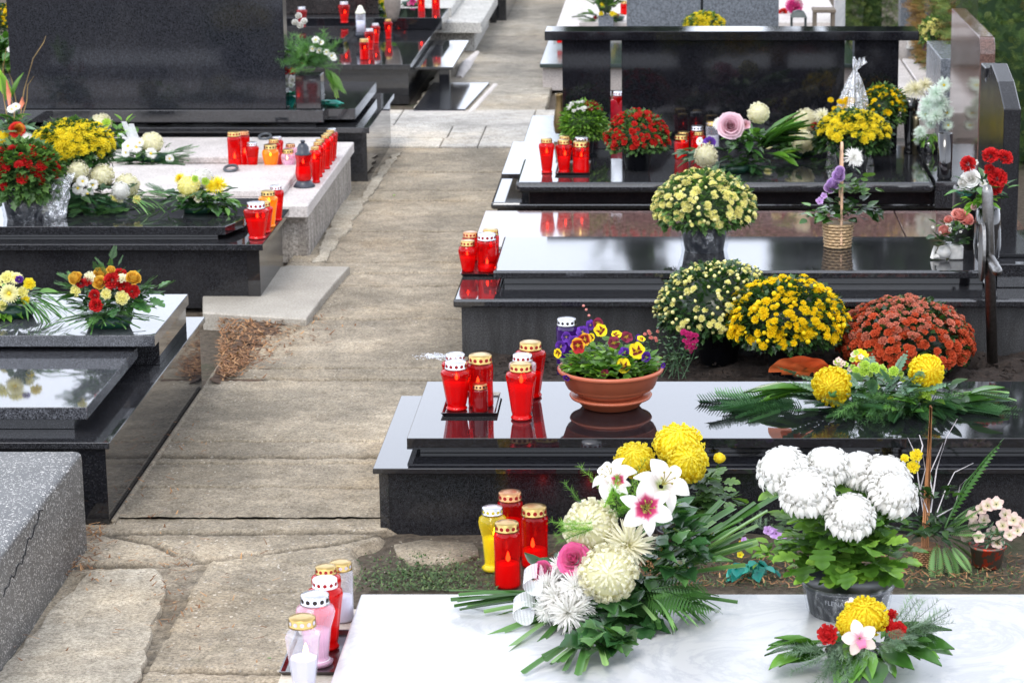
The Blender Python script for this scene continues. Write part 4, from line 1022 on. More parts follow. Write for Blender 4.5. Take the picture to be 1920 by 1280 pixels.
def candle(u, vt, vb, z, hw, kind, col, lid, label, lit=True, fill=.5, holes=None, dz=0, group=CG, lidf=None):
    """u: centre, vt: centre of lid top, vb: front of the foot, hw: widest half width (all px of the photo)"""
    global NC; NC += 1
    p = G(u, vb, z); s = ppm(p.y, z); r = hw / s; p.y += r * .62 * CT
    top = A(u, vt, p.y).z; Ht = max(top - z, .04); z += dz; Ht -= dz
    lr = r * {'urn': .70, 'cyl': .90, 'hex': .74, 'squat': .74, 'amph': .72, 'box': .72}[kind]
    if lidf: lr = r * lidf
    lh = min(lr * .62, Ht * .17); gh = Ht - lh
    t = thing('grave_candle', label, 'candle', (p.x, p.y, z), group)
    seg = 8 if kind in ('hex', 'box') else 24; rot = PI / 8 + U(-.2, .2); P = PROF[kind]
    prof = [(a * r, b * gh) for a, b in P]
    mb = MB(); mb.lathe(dens(prof) if kind == 'urn' and hw > 20 else prof, (p.x, p.y, z), 60 if kind == 'urn' and hw > 20 else seg, rot=rot, flute=.05 if kind == 'urn' and hw > 20 else 0)
    jar = part('glass_jar', mb, GLS[col], t, smooth=(seg != 8))
    wf = fill + U(-.06, .06)
    wp = [(max(.001, a * r * .90), b * gh * 1.0 + .002) for a, b in P if b < wf]; 
    aw = np.interp(wf, [b for a, b in P], [a for a, b in P]); wp.append((aw * r * .9, wf * gh)); wp.append((.001, wf * gh - .001))
    mb = MB(); mb.lathe(wp, (p.x, p.y, z), seg, rot=rot); part('wax', mb, WAX[col], t, smooth=(seg != 8))
    zl = z + gh; mb = MB(); mb.lathe([(lr * .97, -.003), (lr * 1.05, -.002), (lr * 1.05, .0015), (lr, .003), (lr, lh * .9), (lr * .95, lh), (lr * .5, lh * 1.06), (0, lh * 1.07)], (p.x, p.y, zl), 28)
    hk = holes or ('red' if col == 'red' else 'dark' if col != 'clear' else 'pale')
    n = 12; hr = min(lh * .3, lr * .17)
    for i in range(n):
        a = 2 * PI * i / n + .13; c = np.array((p.x + lr * 1.008 * math.cos(a), p.y + lr * 1.008 * math.sin(a), zl + lh * .46)); sd = np.array((-math.sin(a), math.cos(a), 0))
        mb.add([c + sd * hr * math.cos(q) + np.array((0, 0, hr * math.sin(q))) for q in [2 * PI * k / 8 for k in range(8)]], [tuple(range(8))], .5, .5, 1)
    part('lid', mb, [LIDM[lid], HOLE[hk]], t, smooth=True)
    if lit:
        fh = min(.034, gh * .2); zf = z + wf * gh + .006
        mb = MB(); mb.lathe([(.0, 0), (fh * .16, fh * .15), (fh * .2, fh * .35), (fh * .1, fh * .75), (0, fh)], (p.x - U(-.2, .2) * r, p.y - r * .25, zf), 8); part('flame', mb, FLAME, t)
    return t
def lantern_candle(u, vt, vb, z, hw, label):
    p = G(u, vb, z); s = ppm(p.y, z); r = hw / s; p.y += r * .7; Ht = A(u, vt, p.y).z - z
    t = thing('lantern_candle', label, 'candle', (p.x, p.y, z))
    mb = MB(); mb.lathe([(r * 1.25, 0), (r * 1.28, .004), (r * .95, Ht * .10), (r * .8, Ht * .14)], (p.x, p.y, z), 24); part('base', mb, LIDM['black'], t)
    mb = MB(); mb.lathe([(r * .8, Ht * .14), (r * .95, Ht * .22), (r * 1.02, Ht * .3), (r * .9, Ht * .45), (r * .85, Ht * .55), (r * .95, Ht * .70)], (p.x, p.y, z), 8, rot=.3); part('glass_jar', mb, GLS['red'], t, smooth=False)
    mb = MB(); mb.lathe([(r * .72, Ht * .15), (r * .8, Ht * .28), (r * .75, Ht * .42), (0, Ht * .42)], (p.x, p.y, z), 12); part('wax', mb, WAX['red'], t)
    mb = MB(); mb.lathe([(r * .92, Ht * .69), (r * .98, Ht * .71), (r * .72, Ht * .75), (r * .68, Ht * .85), (r * .45, Ht * .92), (r * .25, Ht * .94)], (p.x, p.y, z), 16)
    mb.lathe([(r * .2, Ht * .94), (r * .3, Ht * .98), (r * .22, Ht)], (p.x, p.y, z), 8); part('roof', mb, LIDM['black'], t)
    mb = MB(); mb.lathe([(0, 0), (.004, .004), (.002, .016), (0, .022)], (p.x, p.y - r * .3, z + Ht * .5), 8); part('flame', mb, FLAME, t)
# --- on the jet black slab
ZS = .26
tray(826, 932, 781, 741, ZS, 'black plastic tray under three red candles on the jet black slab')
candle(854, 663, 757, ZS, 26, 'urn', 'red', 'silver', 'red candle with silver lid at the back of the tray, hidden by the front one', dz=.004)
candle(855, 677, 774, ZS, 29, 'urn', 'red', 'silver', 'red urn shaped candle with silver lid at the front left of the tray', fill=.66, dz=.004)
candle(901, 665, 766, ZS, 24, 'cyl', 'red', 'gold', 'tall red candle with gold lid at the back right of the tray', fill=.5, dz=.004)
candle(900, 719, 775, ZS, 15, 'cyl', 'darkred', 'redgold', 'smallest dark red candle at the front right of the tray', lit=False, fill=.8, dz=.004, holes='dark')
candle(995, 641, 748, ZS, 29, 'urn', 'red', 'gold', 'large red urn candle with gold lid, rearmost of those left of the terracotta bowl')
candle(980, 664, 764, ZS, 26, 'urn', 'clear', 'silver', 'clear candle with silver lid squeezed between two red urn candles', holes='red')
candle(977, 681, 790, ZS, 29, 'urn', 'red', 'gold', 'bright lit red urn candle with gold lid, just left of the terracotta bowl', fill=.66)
candle(1063, 597, 708, .02, 20, 'cyl', 'purple', 'silver', 'deep purple candle with silver lid behind the pansies', lit=False, fill=.8)
# --- on the cream ledge in front
ZL = .125
tray(523, 650, 1268, 1188, ZL, 'black plastic tray under the front candles on the cream ledge')
candle(640, 1053, 1167, ZL, 23, 'cyl', 'clear', 'gold', 'clear candle with gold lid, rearmost on the cream ledge', lit=False, fill=.5)
candle(613, 1061, 1196, ZL, 28, 'urn', 'red', 'gold', 'red candle with gold lid, second from the back on the cream ledge', holes='red', fill=.6)
candle(611, 1084, 1224, ZL, 33, 'urn', 'red', 'white', 'red candle with shiny white lid and red dots on the cream ledge', dz=.004, fill=.6)
candle(592, 1113, 1254, ZL, 37, 'amph', 'pinkclear', 'silver', 'pink and clear candle with silver lid on the cream ledge', dz=.004, fill=.5)
candle(569, 1156, 1312, ZL, 34, 'hex', 'clear', 'gold', 'faceted clear candle with gold lid and white wax, nearest on the cream ledge', dz=.004, fill=.52)
# --- on the soil between white marble and black grave
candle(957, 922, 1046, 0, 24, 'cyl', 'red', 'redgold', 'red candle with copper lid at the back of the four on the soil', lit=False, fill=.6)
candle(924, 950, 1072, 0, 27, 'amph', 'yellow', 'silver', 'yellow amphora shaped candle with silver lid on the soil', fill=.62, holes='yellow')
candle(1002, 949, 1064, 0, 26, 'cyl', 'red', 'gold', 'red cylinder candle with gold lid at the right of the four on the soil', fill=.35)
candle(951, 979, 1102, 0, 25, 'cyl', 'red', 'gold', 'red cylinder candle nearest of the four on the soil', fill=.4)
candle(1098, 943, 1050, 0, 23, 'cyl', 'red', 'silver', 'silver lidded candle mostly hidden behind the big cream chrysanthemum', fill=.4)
# --- on the coping of the long mirror-polished grave
ZC = .246
tray(863, 935, 519, 468, ZC, 'small black tray under four red candles at the grave corner')
candle(882, 435, 492, ZC, 15, 'cyl', 'red', 'redgold', 'red candle with copper lid at the back left of the corner tray', dz=.004)
candle(920, 430, 492, ZC, 16, 'cyl', 'red', 'gold', 'red candle with gold lid at the back right of the corner tray', dz=.004)
candle(877, 451, 513, ZC, 18, 'squat', 'red', 'gold', 'squat glowing red candle with gold lid at the front left of the corner tray', dz=.004, fill=.6)
candle(913, 438, 512, ZC, 19, 'cyl', 'red', 'silver', 'straight red candle with silver lid at the front right of the corner tray', dz=.004, fill=.2)
# --- on the rounded-edge grave
ZR = .27
tray(1040, 1106, 329, 306, ZR, 'thin black tray under the two front candles beside the red chrysanthemum')
candle(1059, 255, 306, ZR, 14, 'urn', 'red', 'gold', 'red candle with gold lid behind the middle one, left of the red chrysanthemum')
candle(1091, 257, 307, ZR, 14, 'cyl', 'red', 'silver', 'red candle with silver lid at the back, left of the red chrysanthemum')
candle(1025, 260, 326, ZR, 15, 'urn', 'red', 'gold', 'slim red urn candle standing left of the thin tray near the path', fill=.55)
candle(1057, 262, 325, ZR, 16, 'urn', 'red', 'gold', 'red urn candle with gold lid at the left of the thin tray', fill=.5)
candle(1089, 265, 325, ZR, 16, 'cyl', 'red', 'gold', 'straight red candle with gold lid at the right of the thin tray', fill=.55)
candle(1281, 247, 290, ZR, 11, 'cyl', 'red', 'gold', 'red candle at the back left of the rose arrangement')
candle(1277, 253, 299, ZR, 14, 'box', 'red', 'gold', 'boxy red candle with gold lid, left of the rose arrangement', fill=.75, lidf=.85)
candle(1307, 236, 286, ZR, 13, 'cyl', 'red', 'silver', 'red candle with silver lid behind the rose arrangement', holes='dark')
candle(1310, 247, 294, ZR, 13, 'urn', 'red', 'gold', 'red candle with gold lid tucked against the rose arrangement')
candle(1338, 213, 262, .246, 12, 'cyl', 'clear', 'gold', 'clear candle with gold lid, rearmost behind the lilac rose', lit=False)
candle(1337, 219, 268, .246, 12, 'cyl', 'clear', 'gold', 'clear candle with gold lid, middle of three behind the lilac rose', lit=False)
candle(1336, 227, 278, ZR, 13, 'cyl', 'clear', 'gold', 'clear candle with gold lid, front of three behind the lilac rose', lit=False)
# --- on the coping of the left middle black grave
Z2 = .268
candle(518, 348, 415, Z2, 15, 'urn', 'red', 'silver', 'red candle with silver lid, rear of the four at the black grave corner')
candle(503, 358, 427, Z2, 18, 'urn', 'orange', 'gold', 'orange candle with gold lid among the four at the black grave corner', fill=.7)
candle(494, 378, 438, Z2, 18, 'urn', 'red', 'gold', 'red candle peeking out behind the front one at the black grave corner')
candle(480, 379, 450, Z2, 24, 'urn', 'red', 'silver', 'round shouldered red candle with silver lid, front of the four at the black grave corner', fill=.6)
# --- on the pale limestone grave
Z3 = .2535
candle(459, 246, 311, Z3, 10, 'cyl', 'red', 'redgold', 'narrow red candle behind the tall one on the pale limestone grave', fill=.3)
candle(440, 247, 322, Z3, 13, 'cyl', 'red', 'gold', 'tall straight red candle with gold lid, leftmost on the pale limestone grave', fill=.25)
candle(473, 267, 321, Z3, 13, 'urn', 'red', 'silver', 'red candle with white topped lid, second in the row on the pale slab', lit=False)
candle(520, 256, 310, Z3, 12, 'urn', 'red', 'silver', 'red candle with silver lid hidden behind the orange one')
candle(514, 261, 314, Z3, 13, 'urn', 'red', 'gold', 'red candle with gold lid just behind the orange one')
candle(507, 271, 322, Z3, 16, 'squat', 'orange', 'gold', 'squat orange candle on the pale limestone grave', fill=.62, lidf=.75)
candle(545, 270, 314, Z3, 12, 'urn', 'pinkclear', 'redgold', 'pinkish candle with reddish lid behind the white one')
candle(540, 280, 322, Z3, 14, 'squat', 'pinkclear', 'gold', 'short pinkish white glass candle with gold lid on the pale limestone grave', fill=.55)
lantern_candle(569, 263, 352, Z3, 16, 'red lantern candle with black pointed roof and black foot on the pale kerb')
candle(587, 287, 336, Z3, 9, 'urn', 'pinkclear', 'silver', 'small pinkish candle with silver lid right behind the black roofed lantern')
row = [(621, 241, 298, 'silver', 'rearmost'), (618, 244, 303, 'gold', 'second from the back'), (613, 249, 310, 'gold', 'third from the back'), (609, 253, 318, 'gold', 'fourth from the back'),
       (599, 261, 325, 'gold', 'third from the front'), (595, 266, 333, 'gold', 'second from the front'), (590, 275, 344, 'gold', 'nearest')]
for (u, a, b, ld, wd) in row:
    candle(u + 2, a, b, Z3, 11, 'urn', 'red', ld, 'slim red candle, %s in the row along the pale limestone kerb' % wd, fill=.6, group='row of slim red candles along the pale kerb')
# --- far left graves
ZF = .238
candle(728, 36, 74, ZF, 8, 'urn', 'red', 'gold', 'red candle farthest right on the polished black box grave')
candle(704, 44, 82, ZF, 9, 'urn', 'red', 'silver', 'red candle with silver lid, third along the polished black box grave')
candle(693, 54, 95, ZF, 10, 'urn', 'red', 'silver', 'red candle with silver lid, second along the polished black box grave')
candle(683, 73, 113, ZF, 9, 'cyl', 'red', 'gold', 'nearest small red candle with gold lid on the polished black box grave')
candle(645, 3, 44, .31, 11, 'urn', 'red', 'silver', 'red urn candle before the worn dark headstone')
candle(566, 13, 52, .31, 10, 'urn', 'darkred', 'silver', 'dim dark red candle beside the big speckled headstone')
p = G(677, 70, .29); t = thing('oil_candle', 'clear plastic candle with white cone top and dark foot before the worn headstone', 'candle', p); s = ppm(p.y); r = 10 / s
h = A(677, 26, p.y).z - p.z
mb = MB(); mb.lathe([(r, 0), (r, h * .18), (r * .9, h * .2)], p, 16); part('foot', mb, LIDM['black'], t)
mb = MB(); mb.lathe([(r * .92, h * .2), (r * .92, h), (r * .6, h * 1.02)], p, 16); part('glass_jar', mb, GLS['clear'], t)
mb = MB(); mb.lathe([(r * .8, h * .21), (r * .8, h * .7), (0, h * .7)], p, 12); part('wax', mb, WAX['clear'], t)
mb = MB(); mb.lathe([(r * .95, h), (r, h * 1.05), (r * .6, h * 1.2), (r * .4, h * 1.32), (0, h * 1.36)], p, 12); part('cap', mb, [simple('ivory_cap', (.75, .74, .6), .4)], t)
candle(790, -12, 27, .30, 7, 'cyl', 'red', 'gold', 'small red candle on the speckled granite grave, left of two', lit=True)
candle(817, -16, 24, .30, 8, 'cyl', 'red', 'gold', 'small red candle on the speckled granite grave, right of two', lit=True)
candle(1171, 2, 28, .235, 8, 'cyl', 'red', 'gold', 'small red candle beside the wide grey speckled headstone', lit=False)
candle(1049, 62, 81, .20, 5, 'cyl', 'red', 'gold', 'tiny red candle on the pale slab under the lintel end', lit=False)
candle(1752, 106, 142, .335, 6, 'cyl', 'red', 'redgold', 'slim red candle before the grey trough at right', lit=False)
candle(1160, 172, 225, .246, 11, 'cyl', 'red', 'silver', 'red candle with silver lid seen in the gap beside the left pillar', lit=False, fill=.6)
# ================================================================== plants and arrangements
def green(mb, tp, C, n, Lr, az=(0, 2 * PI), el=(0, .6), off=(0, .05), wide=1.0, rollr=.4, jit=.02):
    C = np.asarray(C)
    for i in range(n):
        a = U(*az); e = U(*el); d = sph(a, e); o = C + sph(a, e * .5) * U(*off) + np.array((U(-jit, jit), U(-jit, jit), U(-jit, jit) * .5))
        mb.tmpl(tp, fx(d, U(-rollr, rollr), U(*Lr), wide), o)
def greens(t, specs, C):
    """specs: (part name, leaf material, template, n, length range, {options}); merged per (name, material)"""
    groups = {}
    for sp in specs:
        nm, mt, tp, n, Lr = sp[:5]; kw = dict(sp[5]) if len(sp) > 5 else {}
        c = kw.pop('C', C)
        g = groups.setdefault((nm, mt), MB()); green(g, tp, c, n, Lr, **kw)
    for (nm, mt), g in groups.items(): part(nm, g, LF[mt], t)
FN = {'incurve': 'chrysanthemum_head', 'reflex': 'chrysanthemum_head', 'spider': 'spider_chrysanthemum', 'daisy': 'daisy_head', 'daisy1': 'daisy_head', 'button': 'button_flower', 'bud': 'flower_bud',
      'rose': 'rose_head', 'rosebud': 'rosebud', 'lily': 'lily_head', 'carnation': 'carnation_head', 'pansy': 'pansy_flower', 'orchid': 'orchid_flower', 'tuft': 'cloth_flower', 'gerbera': 'gerbera_head'}
def flower(t, kind, pm, u, v, rp, Y, face=None, C=None, label=None, name=None):
    """flower head centred at pixel (u, v), radius rp px, on depth plane Y"""
    p = A(u, v, Y); s = ppm(Y, p.z); r = rp / s
    if face is None:
        c = np.array(C if C is not None else (p.x, Y + .15, p.z - .12)); d = nrm(np.array(p) - c) + np.array((0, -.35, .25))
    else: d = np.array(face)
    return inst(name or FN[kind], FMESH(kind, pm, rng.randint(3) if kind in ('incurve', 'reflex', 'spider', 'rose', 'carnation') else 0), t, p, fz(d, U(0, 6.28), r), label)
def face(u=0, up=.5): return (u, -1, up)

def pot(t, p, r0, r1, h, mat, name='pot', seg=28, rim=.08, ribs=0, soil=True):
    prof = [(r0, 0), (r0 + (r1 - r0) * .9, h * .9), (r1 * 1.05, h * .9), (r1 * 1.06, h * (1 - .01)), (r1 * 1.02, h), (r1 * .94, h), (r1 * .92, h * .86), (0, h * .86)]
    mb = MB(); mb.lathe(prof, p, seg); o = part(name, mb, mat, t); return o
def wrap(t, p, r0, r1, h, name='cellophane_wrap', flare=1.2, seed=0, amp=.12, mat=None, seg=40, rows=9):
    mb = MB(); V = []; F = []
    for i in range(rows + 1):
        f = i / rows; rr = r0 + (r1 - r0) * f; 
        for j in range(seg):
            a = 2 * PI * j / seg; q = mn.noise(Vector((math.cos(a) * 2.3 + seed, math.sin(a) * 2.3, f * 3))) + .6 * mn.noise(Vector((math.cos(a) * 6 + seed, math.sin(a) * 6, f * 5)))
            k = rr * (1 + amp * q * (.4 + f)); z = h * f * (1 + .10 * q * (f > .8)); V.append((p[0] + k * math.cos(a), p[1] + k * math.sin(a), p[2] + z))
    for i in range(rows):
        for j in range(seg):
            j2 = (j + 1) % seg; F.append((i * seg + j, i * seg + j2, (i + 1) * seg + j2, (i + 1) * seg + j))
    mb.add(V, F); return part(name, mb, mat or film(), t, smooth=False)
POTBK = simple('black_plastic_pot', (.012, .013, .017), .28, coat=.2)
POTBL = simple('dark_blue_grey_pot', (.025, .033, .048), .35)
POTGY = simple('grey_plastic_pot', (.055, .06, .07), .35)
TERRA = simple('terracotta_plastic', (.40, .10, .045), .38, nscale=12, namt=.15)

def bush(name, label, u, vt, vb, hw, vbase, zb, pm, nfl, fr, leaf='mum', kind='button', nleaf=900, potk=None, potw=None, cell=False, low=.25, small=None, smallpm=None, far=False, fmin=.6, leafL=.05,
         dy=0, cover=1.75, cat='chrysanthemum', group='chrysanthemum plants on the graves', mix=None, push=1.0, Yc=None, budf=0, ybias=0):
    """rounded chrysanthemum: dome seen between vt (top) and vb (lowest bloom), half width hw, pot foot at (u, vbase) on height zb"""
    p0 = G(u, vbase, zb); s = ppm(p0.y, zb); pr = (potw or hw * .5) / s; Y = p0.y + pr + dy
    if Yc: Y = Yc; p0 = Vector((A(u, (vt + vb) / 2, Yc).x, Yc, zb))
    rx = hw / ppm(Y, zb + .15); top = A(u, vt, Y + rx * .25).z; bot = A(u, vb, Y - rx * .5).z
    rz = (top - bot) / (1 + low); zc = bot + rz * low; C = np.array((p0.x, Y, zc))
    t = thing(name, label, cat, (p0.x, Y, zb), group)
    if potk is not None:
        ph = max(zc - rz * low * .6 - zb, .05); pot(t, (p0.x, Y, zb), pr * .78, pr, ph, potk)
        mb = MB(); 
        for k in range(5): mb.tube([(p0.x + U(-.2, .2) * pr, Y + U(-.2, .2) * pr, zb + ph * .8), (p0.x + U(-.5, .5) * rx, Y + U(-.5, .5) * rx, zc + .2 * rz)], .003, 4)
        part('stems', mb, LF[leaf], t)
        if cell: wrap(t, (p0.x, Y, zb), pr * .9, pr * 1.28, ph * 1.12, seed=u)
    mb = MB(); N1 = nleaf
    core = []
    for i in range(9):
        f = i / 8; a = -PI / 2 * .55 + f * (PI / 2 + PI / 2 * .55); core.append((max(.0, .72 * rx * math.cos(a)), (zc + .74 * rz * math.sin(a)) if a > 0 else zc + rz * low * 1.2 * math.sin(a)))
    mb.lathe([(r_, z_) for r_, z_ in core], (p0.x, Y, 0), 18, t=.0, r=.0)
    for i in range(N1):
        f = (i + .5) / N1; th = 2.05 * f ** .65; az = i * GA; d = pol(1, th, az); k = U(.78, .97)
        zz = d[2] * (rz if d[2] > 0 else rz * low * 2.2)
        P = C + np.array((d[0] * rx * k, d[1] * rx * k, zz * k)); dd = nrm(d + np.array((U(-.7, .7), U(-.7, .7), U(-.5, .4))))
        mb.tmpl(MUMS if not far else SMALL, fx(dd, U(-.8, .8), leafL * U(.7, 1.3)), P)
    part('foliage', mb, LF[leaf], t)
    mesh_of = lambda pmk, kd: FMESH(kd, pmk)
    items = []
    for i in range(nfl):
        f = (i + .5) / nfl; th = cover * f ** .58 * U(.96, 1.04); az = i * GA + U(-.35, .35); d = pol(1, th, az)
        bumpy = 1 + .09 * mn.noise(Vector((d[0] * 3, d[1] * 3, u)))
        if mn.noise(Vector((d[0] * 4.5, d[1] * 4.5, d[2] * 4.5 + u))) < -.38: continue
        zz = d[2] * (rz if d[2] > 0 else rz * low * 2.2); P = C + np.array((d[0] * rx, d[1] * rx, zz)) * bumpy * U(.95, 1.04) * push
        r = fr / s * (fmin + (1.15 - fmin) * rng.rand() ** .8); nd = nrm(np.array((d[0] / rx, d[1] / rx, d[2] / rz)) + np.array((0, 0, .35 / rx)) + np.array((U(-1, 1), U(-1, 1), U(-1, 1))) * .3 / rx)
        kd = kind; pk = pm
        if rng.rand() < budf: kd = 'bud'; r *= .55
        if mix: pk = mix(d, pm)
        items.append((P, nd, r, kd, pk))
    items.sort(key=lambda q: q[1][1] - .4 * q[1][2] - q[2] * 20)
    if far:
        by = {}
        for P, nd, r, kd, pk in items: by.setdefault(pk, MB()).tmpl(template(kd), fz(nd, U(0, 6), r), P)
        for pk, m_ in by.items():
            o = part('blossoms', m_, PM[pk], t)
            if nfl > 100: o['kind'] = 'stuff'
    else:
        for P, nd, r, kd, pk in items[:100]: inst('blossom', FMESH(kd, pk), t, P, fz(nd, U(0, 6), r))
        by = {}
        for P, nd, r, kd, pk in items[100:]: by.setdefault(pk, MB()).tmpl(template(kd), fz(nd, U(0, 6), r), P)
        for k, (pk, m_) in enumerate(by.items()): part('blossoms', m_, PM[pk], t, kind='stuff')
    return t, C, rx, rz
TPL = {}
def template(kind):
    if kind not in TPL:
        mb = {'button': lambda: fl_button(14, .28), 'bud': fl_bud}[kind]() if kind in ('button', 'bud') else fl_daisy(9, 1, .2)
        mb.M = [0] * len(mb.M); TPL[kind] = T_from(mb)
    return TPL[kind]
# ---------------- planted bed
bush('chrysanthemum_bush', 'pale yellow budding chrysanthemum bush behind the bright yellow one on the soil bed', 1348, 488, 628, 116, 690, .03, 'creamy', 330, 7, 'dark', nleaf=1500, potk=POTBK, potw=45, low=.35, budf=.55, leafL=.028, fmin=.6, ybias=0)
bush('chrysanthemum_bush', 'bright yellow chrysanthemum bush in the middle of the soil bed', 1475, 518, 650, 112, 712, .03, 'gold', 400, 10, 'dark', kind='button', nleaf=1500, potk=POTBK, potw=38, low=.4, budf=.22, leafL=.03, fmin=.5, cover=1.8)
bush('chrysanthemum_bush', 'rusty red chrysanthemum bush at the right of the soil bed', 1700, 556, 690, 124, 706, .03, 'rust', 620, 9.5, 'dark', mix=lambda d, pm: 'rustpale' if d[2] + U(-.35, .35) > .62 else 'rust', nleaf=1100, potk=POTBK, potw=40, low=.4, leafL=.028, fmin=.6, cover=1.85)
# ---------------- long grey grave
t, C, rx, rz = bush('potted_chrysanthemum', 'round cream yellow chrysanthemum in a clear wrapped dark pot on the mirror slab', 1321, 318, 425, 94, 478, .311, 'creamy', 390, 8, 'mum', kind='button', nleaf=1300, potk=POTBL, potw=47, cell=True, low=.3, budf=.3, leafL=.03, fmin=.5)
# ---------------- rounded-edge grave
bush('potted_chrysanthemum', 'dark red chrysanthemum in a black pot on the rounded black slab', 1195, 206, 285, 59, 322, .27, 'scarlet', 230, 6.5, 'mum', nleaf=900, potk=POTBK, potw=28, low=.35, leafL=.026, fmin=.6)
def mixrw(d, pm): return 'darkred' if d[0] > .1 and rng.rand() < .85 else 'white'
bush('potted_chrysanthemum', 'budding green chrysanthemum with white and red blooms by the left pillar', 1095, 192, 262, 41, 290, .27, 'white', 90, 4.5, 'mumb', nleaf=900, potk=POTGY, potw=20, low=.7, leafL=.028, cover=.85, mix=mixrw, far=True, push=1.08)
bush('potted_chrysanthemum', 'yellow chrysanthemum with flattened blooms in cellophane at the slab centre right', 1600, 208, 285, 70, 322, .27, 'lemon', 210, 9, 'dark', nleaf=900, potk=POTBK, potw=34, cell=True, low=.55, leafL=.035, fmin=.7, cover=1.45)
bush('potted_chrysanthemum', 'loose yellow chrysanthemum behind the cellophane cone, by the right pillar', 1655, 160, 235, 43, 275, .246, 'gold', 100, 6, 'mum', nleaf=700, potk=POTBK, potw=20, low=.6, leafL=.03, fmin=.4, cover=1.6, far=True, Yc=11.85)
# ---------------- left side
bush('potted_chrysanthemum', 'large bright yellow chrysanthemum between wreaths on the left black grave', 136, 226, 312, 71, 385, .323, 'lemon', 260, 11.5, 'dark', nleaf=1100, potk=POTBK, potw=30, low=.75, leafL=.035, fmin=.75, cover=1.7)
bush('potted_chrysanthemum', 'dark red chrysanthemum with loose leaves in a cellophane wrapped pot, far left', 38, 268, 375, 66, 418, .323, 'red', 75, 11, 'mum', nleaf=1500, potk=POTBL, potw=44, cell=True, low=.8, leafL=.04, fmin=.6, cover=1.7)
bush('potted_chrysanthemum', 'small yellow button chrysanthemum at the top left corner beside the big headstone', 28, 6, 60, 42, 120, .2, 'gold', 120, 4, 'dark', nleaf=600, low=.5, leafL=.03, far=True, Yc=13.2)
bush('potted_chrysanthemum', 'lemon yellow chrysanthemum in front of the wide grey speckled headstone', 1320, 24, 62, 36, 85, .0, 'lemon', 90, 6, 'mum', nleaf=400, low=.6, leafL=.03, far=True, Yc=15.3)
bush('potted_chrysanthemum', 'pale cream chrysanthemum against the thuja hedge at the top right', 1752, 34, 84, 27, 120, .0, 'creamy', 120, 5, 'mum', nleaf=400, low=.8, leafL=.03, far=True, Yc=13.6)

# ---------------- shrub rose in the bed
p = G(1215, 705, .03); t = thing('rose_bush', 'thin leafy rose bush with a cluster of pink blooms behind the terracotta bowl', 'rose bush', p)
mb = MB(); st = MB()
for k in range(26):
    a = U(0, 6.28); q = np.array(p) + np.array((U(-.16, .14), U(-.05, .08), 0)); h = U(.08, .19); e = q + np.array((math.cos(a) * .06, math.sin(a) * .05, h)); m_ = (q + e) / 2 + np.array((.01, 0, .01)); st.tube([q, m_, e], [.002, .0015, .001], 4)
    for j in range(14):
        f = .3 + .7 * j / 14; o = q + (e - q) * f; mb.tmpl(SMALL, fx(sph(U(0, 6.28), U(-.2, .6)), U(-.4, .4), U(.012, .024)), o + np.array((U(-.02, .02), U(-.02, .02), U(-.01, .01))))
part('stems', st, LF['rosel'], t); part('foliage', mb, LF['rosel'], t)
for k in range(22): flower(t, 'button', 'magenta', 1294 + rng.randn() * 8, 637 + rng.randn() * 11, U(4, 6.5), p.y - .03)
for k in range(9): flower(t, 'button', 'salmon', 1218 + rng.randn() * 8, 628 + rng.randn() * 8, 3.5, p.y - .03)
for k in range(3): flower(t, 'bud', 'salmon', 1100 + rng.randn() * 4, 583 + rng.randn() * 4, 3, p.y)

# ---------------- terracotta bowl of pansies
p = G(1144, 776, ZS); s = ppm(p.y, ZS); rb = 98 / s; p.y += rb * .6
t = thing('pansy_bowl', 'ribbed terracotta bowl planted with purple, yellow and red pansies on the jet black slab', 'flower bowl', p)
mb = MB(); mb.lathe([(rb * .5, 0), (rb * .56, .004), (rb * .66, .022), (rb * .78, .030), (rb * .80, .036), (rb * .77, .039), (rb * .6, .036), (0, .035)], p, 48); part('saucer', mb, TERRA, t)
hb = A(1144, 686, p.y - .0).z - p.z
pr = [(rb * .60, .034), (rb * .66, .045)]
for k in range(7):
    f = k / 7; zz = .05 + (hb * .52 - .05) * f; rr = rb * (.68 + .17 * f ** .7); pr += [(rr + .0018, zz), (rr - .0012, zz + .004)]
pr += [(rb * .87, hb * .56), (rb * .95, hb * .86), (rb * .965, hb * .88), (rb * 1.02, hb * .9), (rb * 1.03, hb * .96), (rb * 1.0, hb), (rb * .95, hb * .98), (rb * .92, hb * .85), (0, hb * .84)]
mb = MB(); mb.lathe(pr, p, 56); part('bowl', mb, TERRA, t)
mb = MB(); mb.lathe([(0, hb * .86), (rb * .9, hb * .86)], p, 24); part('soil', mb, SOIL, t)
C = np.array(p) + np.array((0, 0, hb * .86))
mb = MB()
for k in range(520):
    rr = rb * .86 * rng.rand() ** .5; a = U(0, 6.28); o = C + np.array((rr * math.cos(a), rr * math.sin(a) * .9, U(.0, .085) * (1.25 - rr / rb)))
    mb.tmpl(ROUND if k % 2 else OVAL, fx(sph(a + U(-.8, .8), U(-.1, .8)), U(-.4, .4), U(.022, .045)), o)
part('foliage', mb, LF['mumb'], t)
Yp = p.y
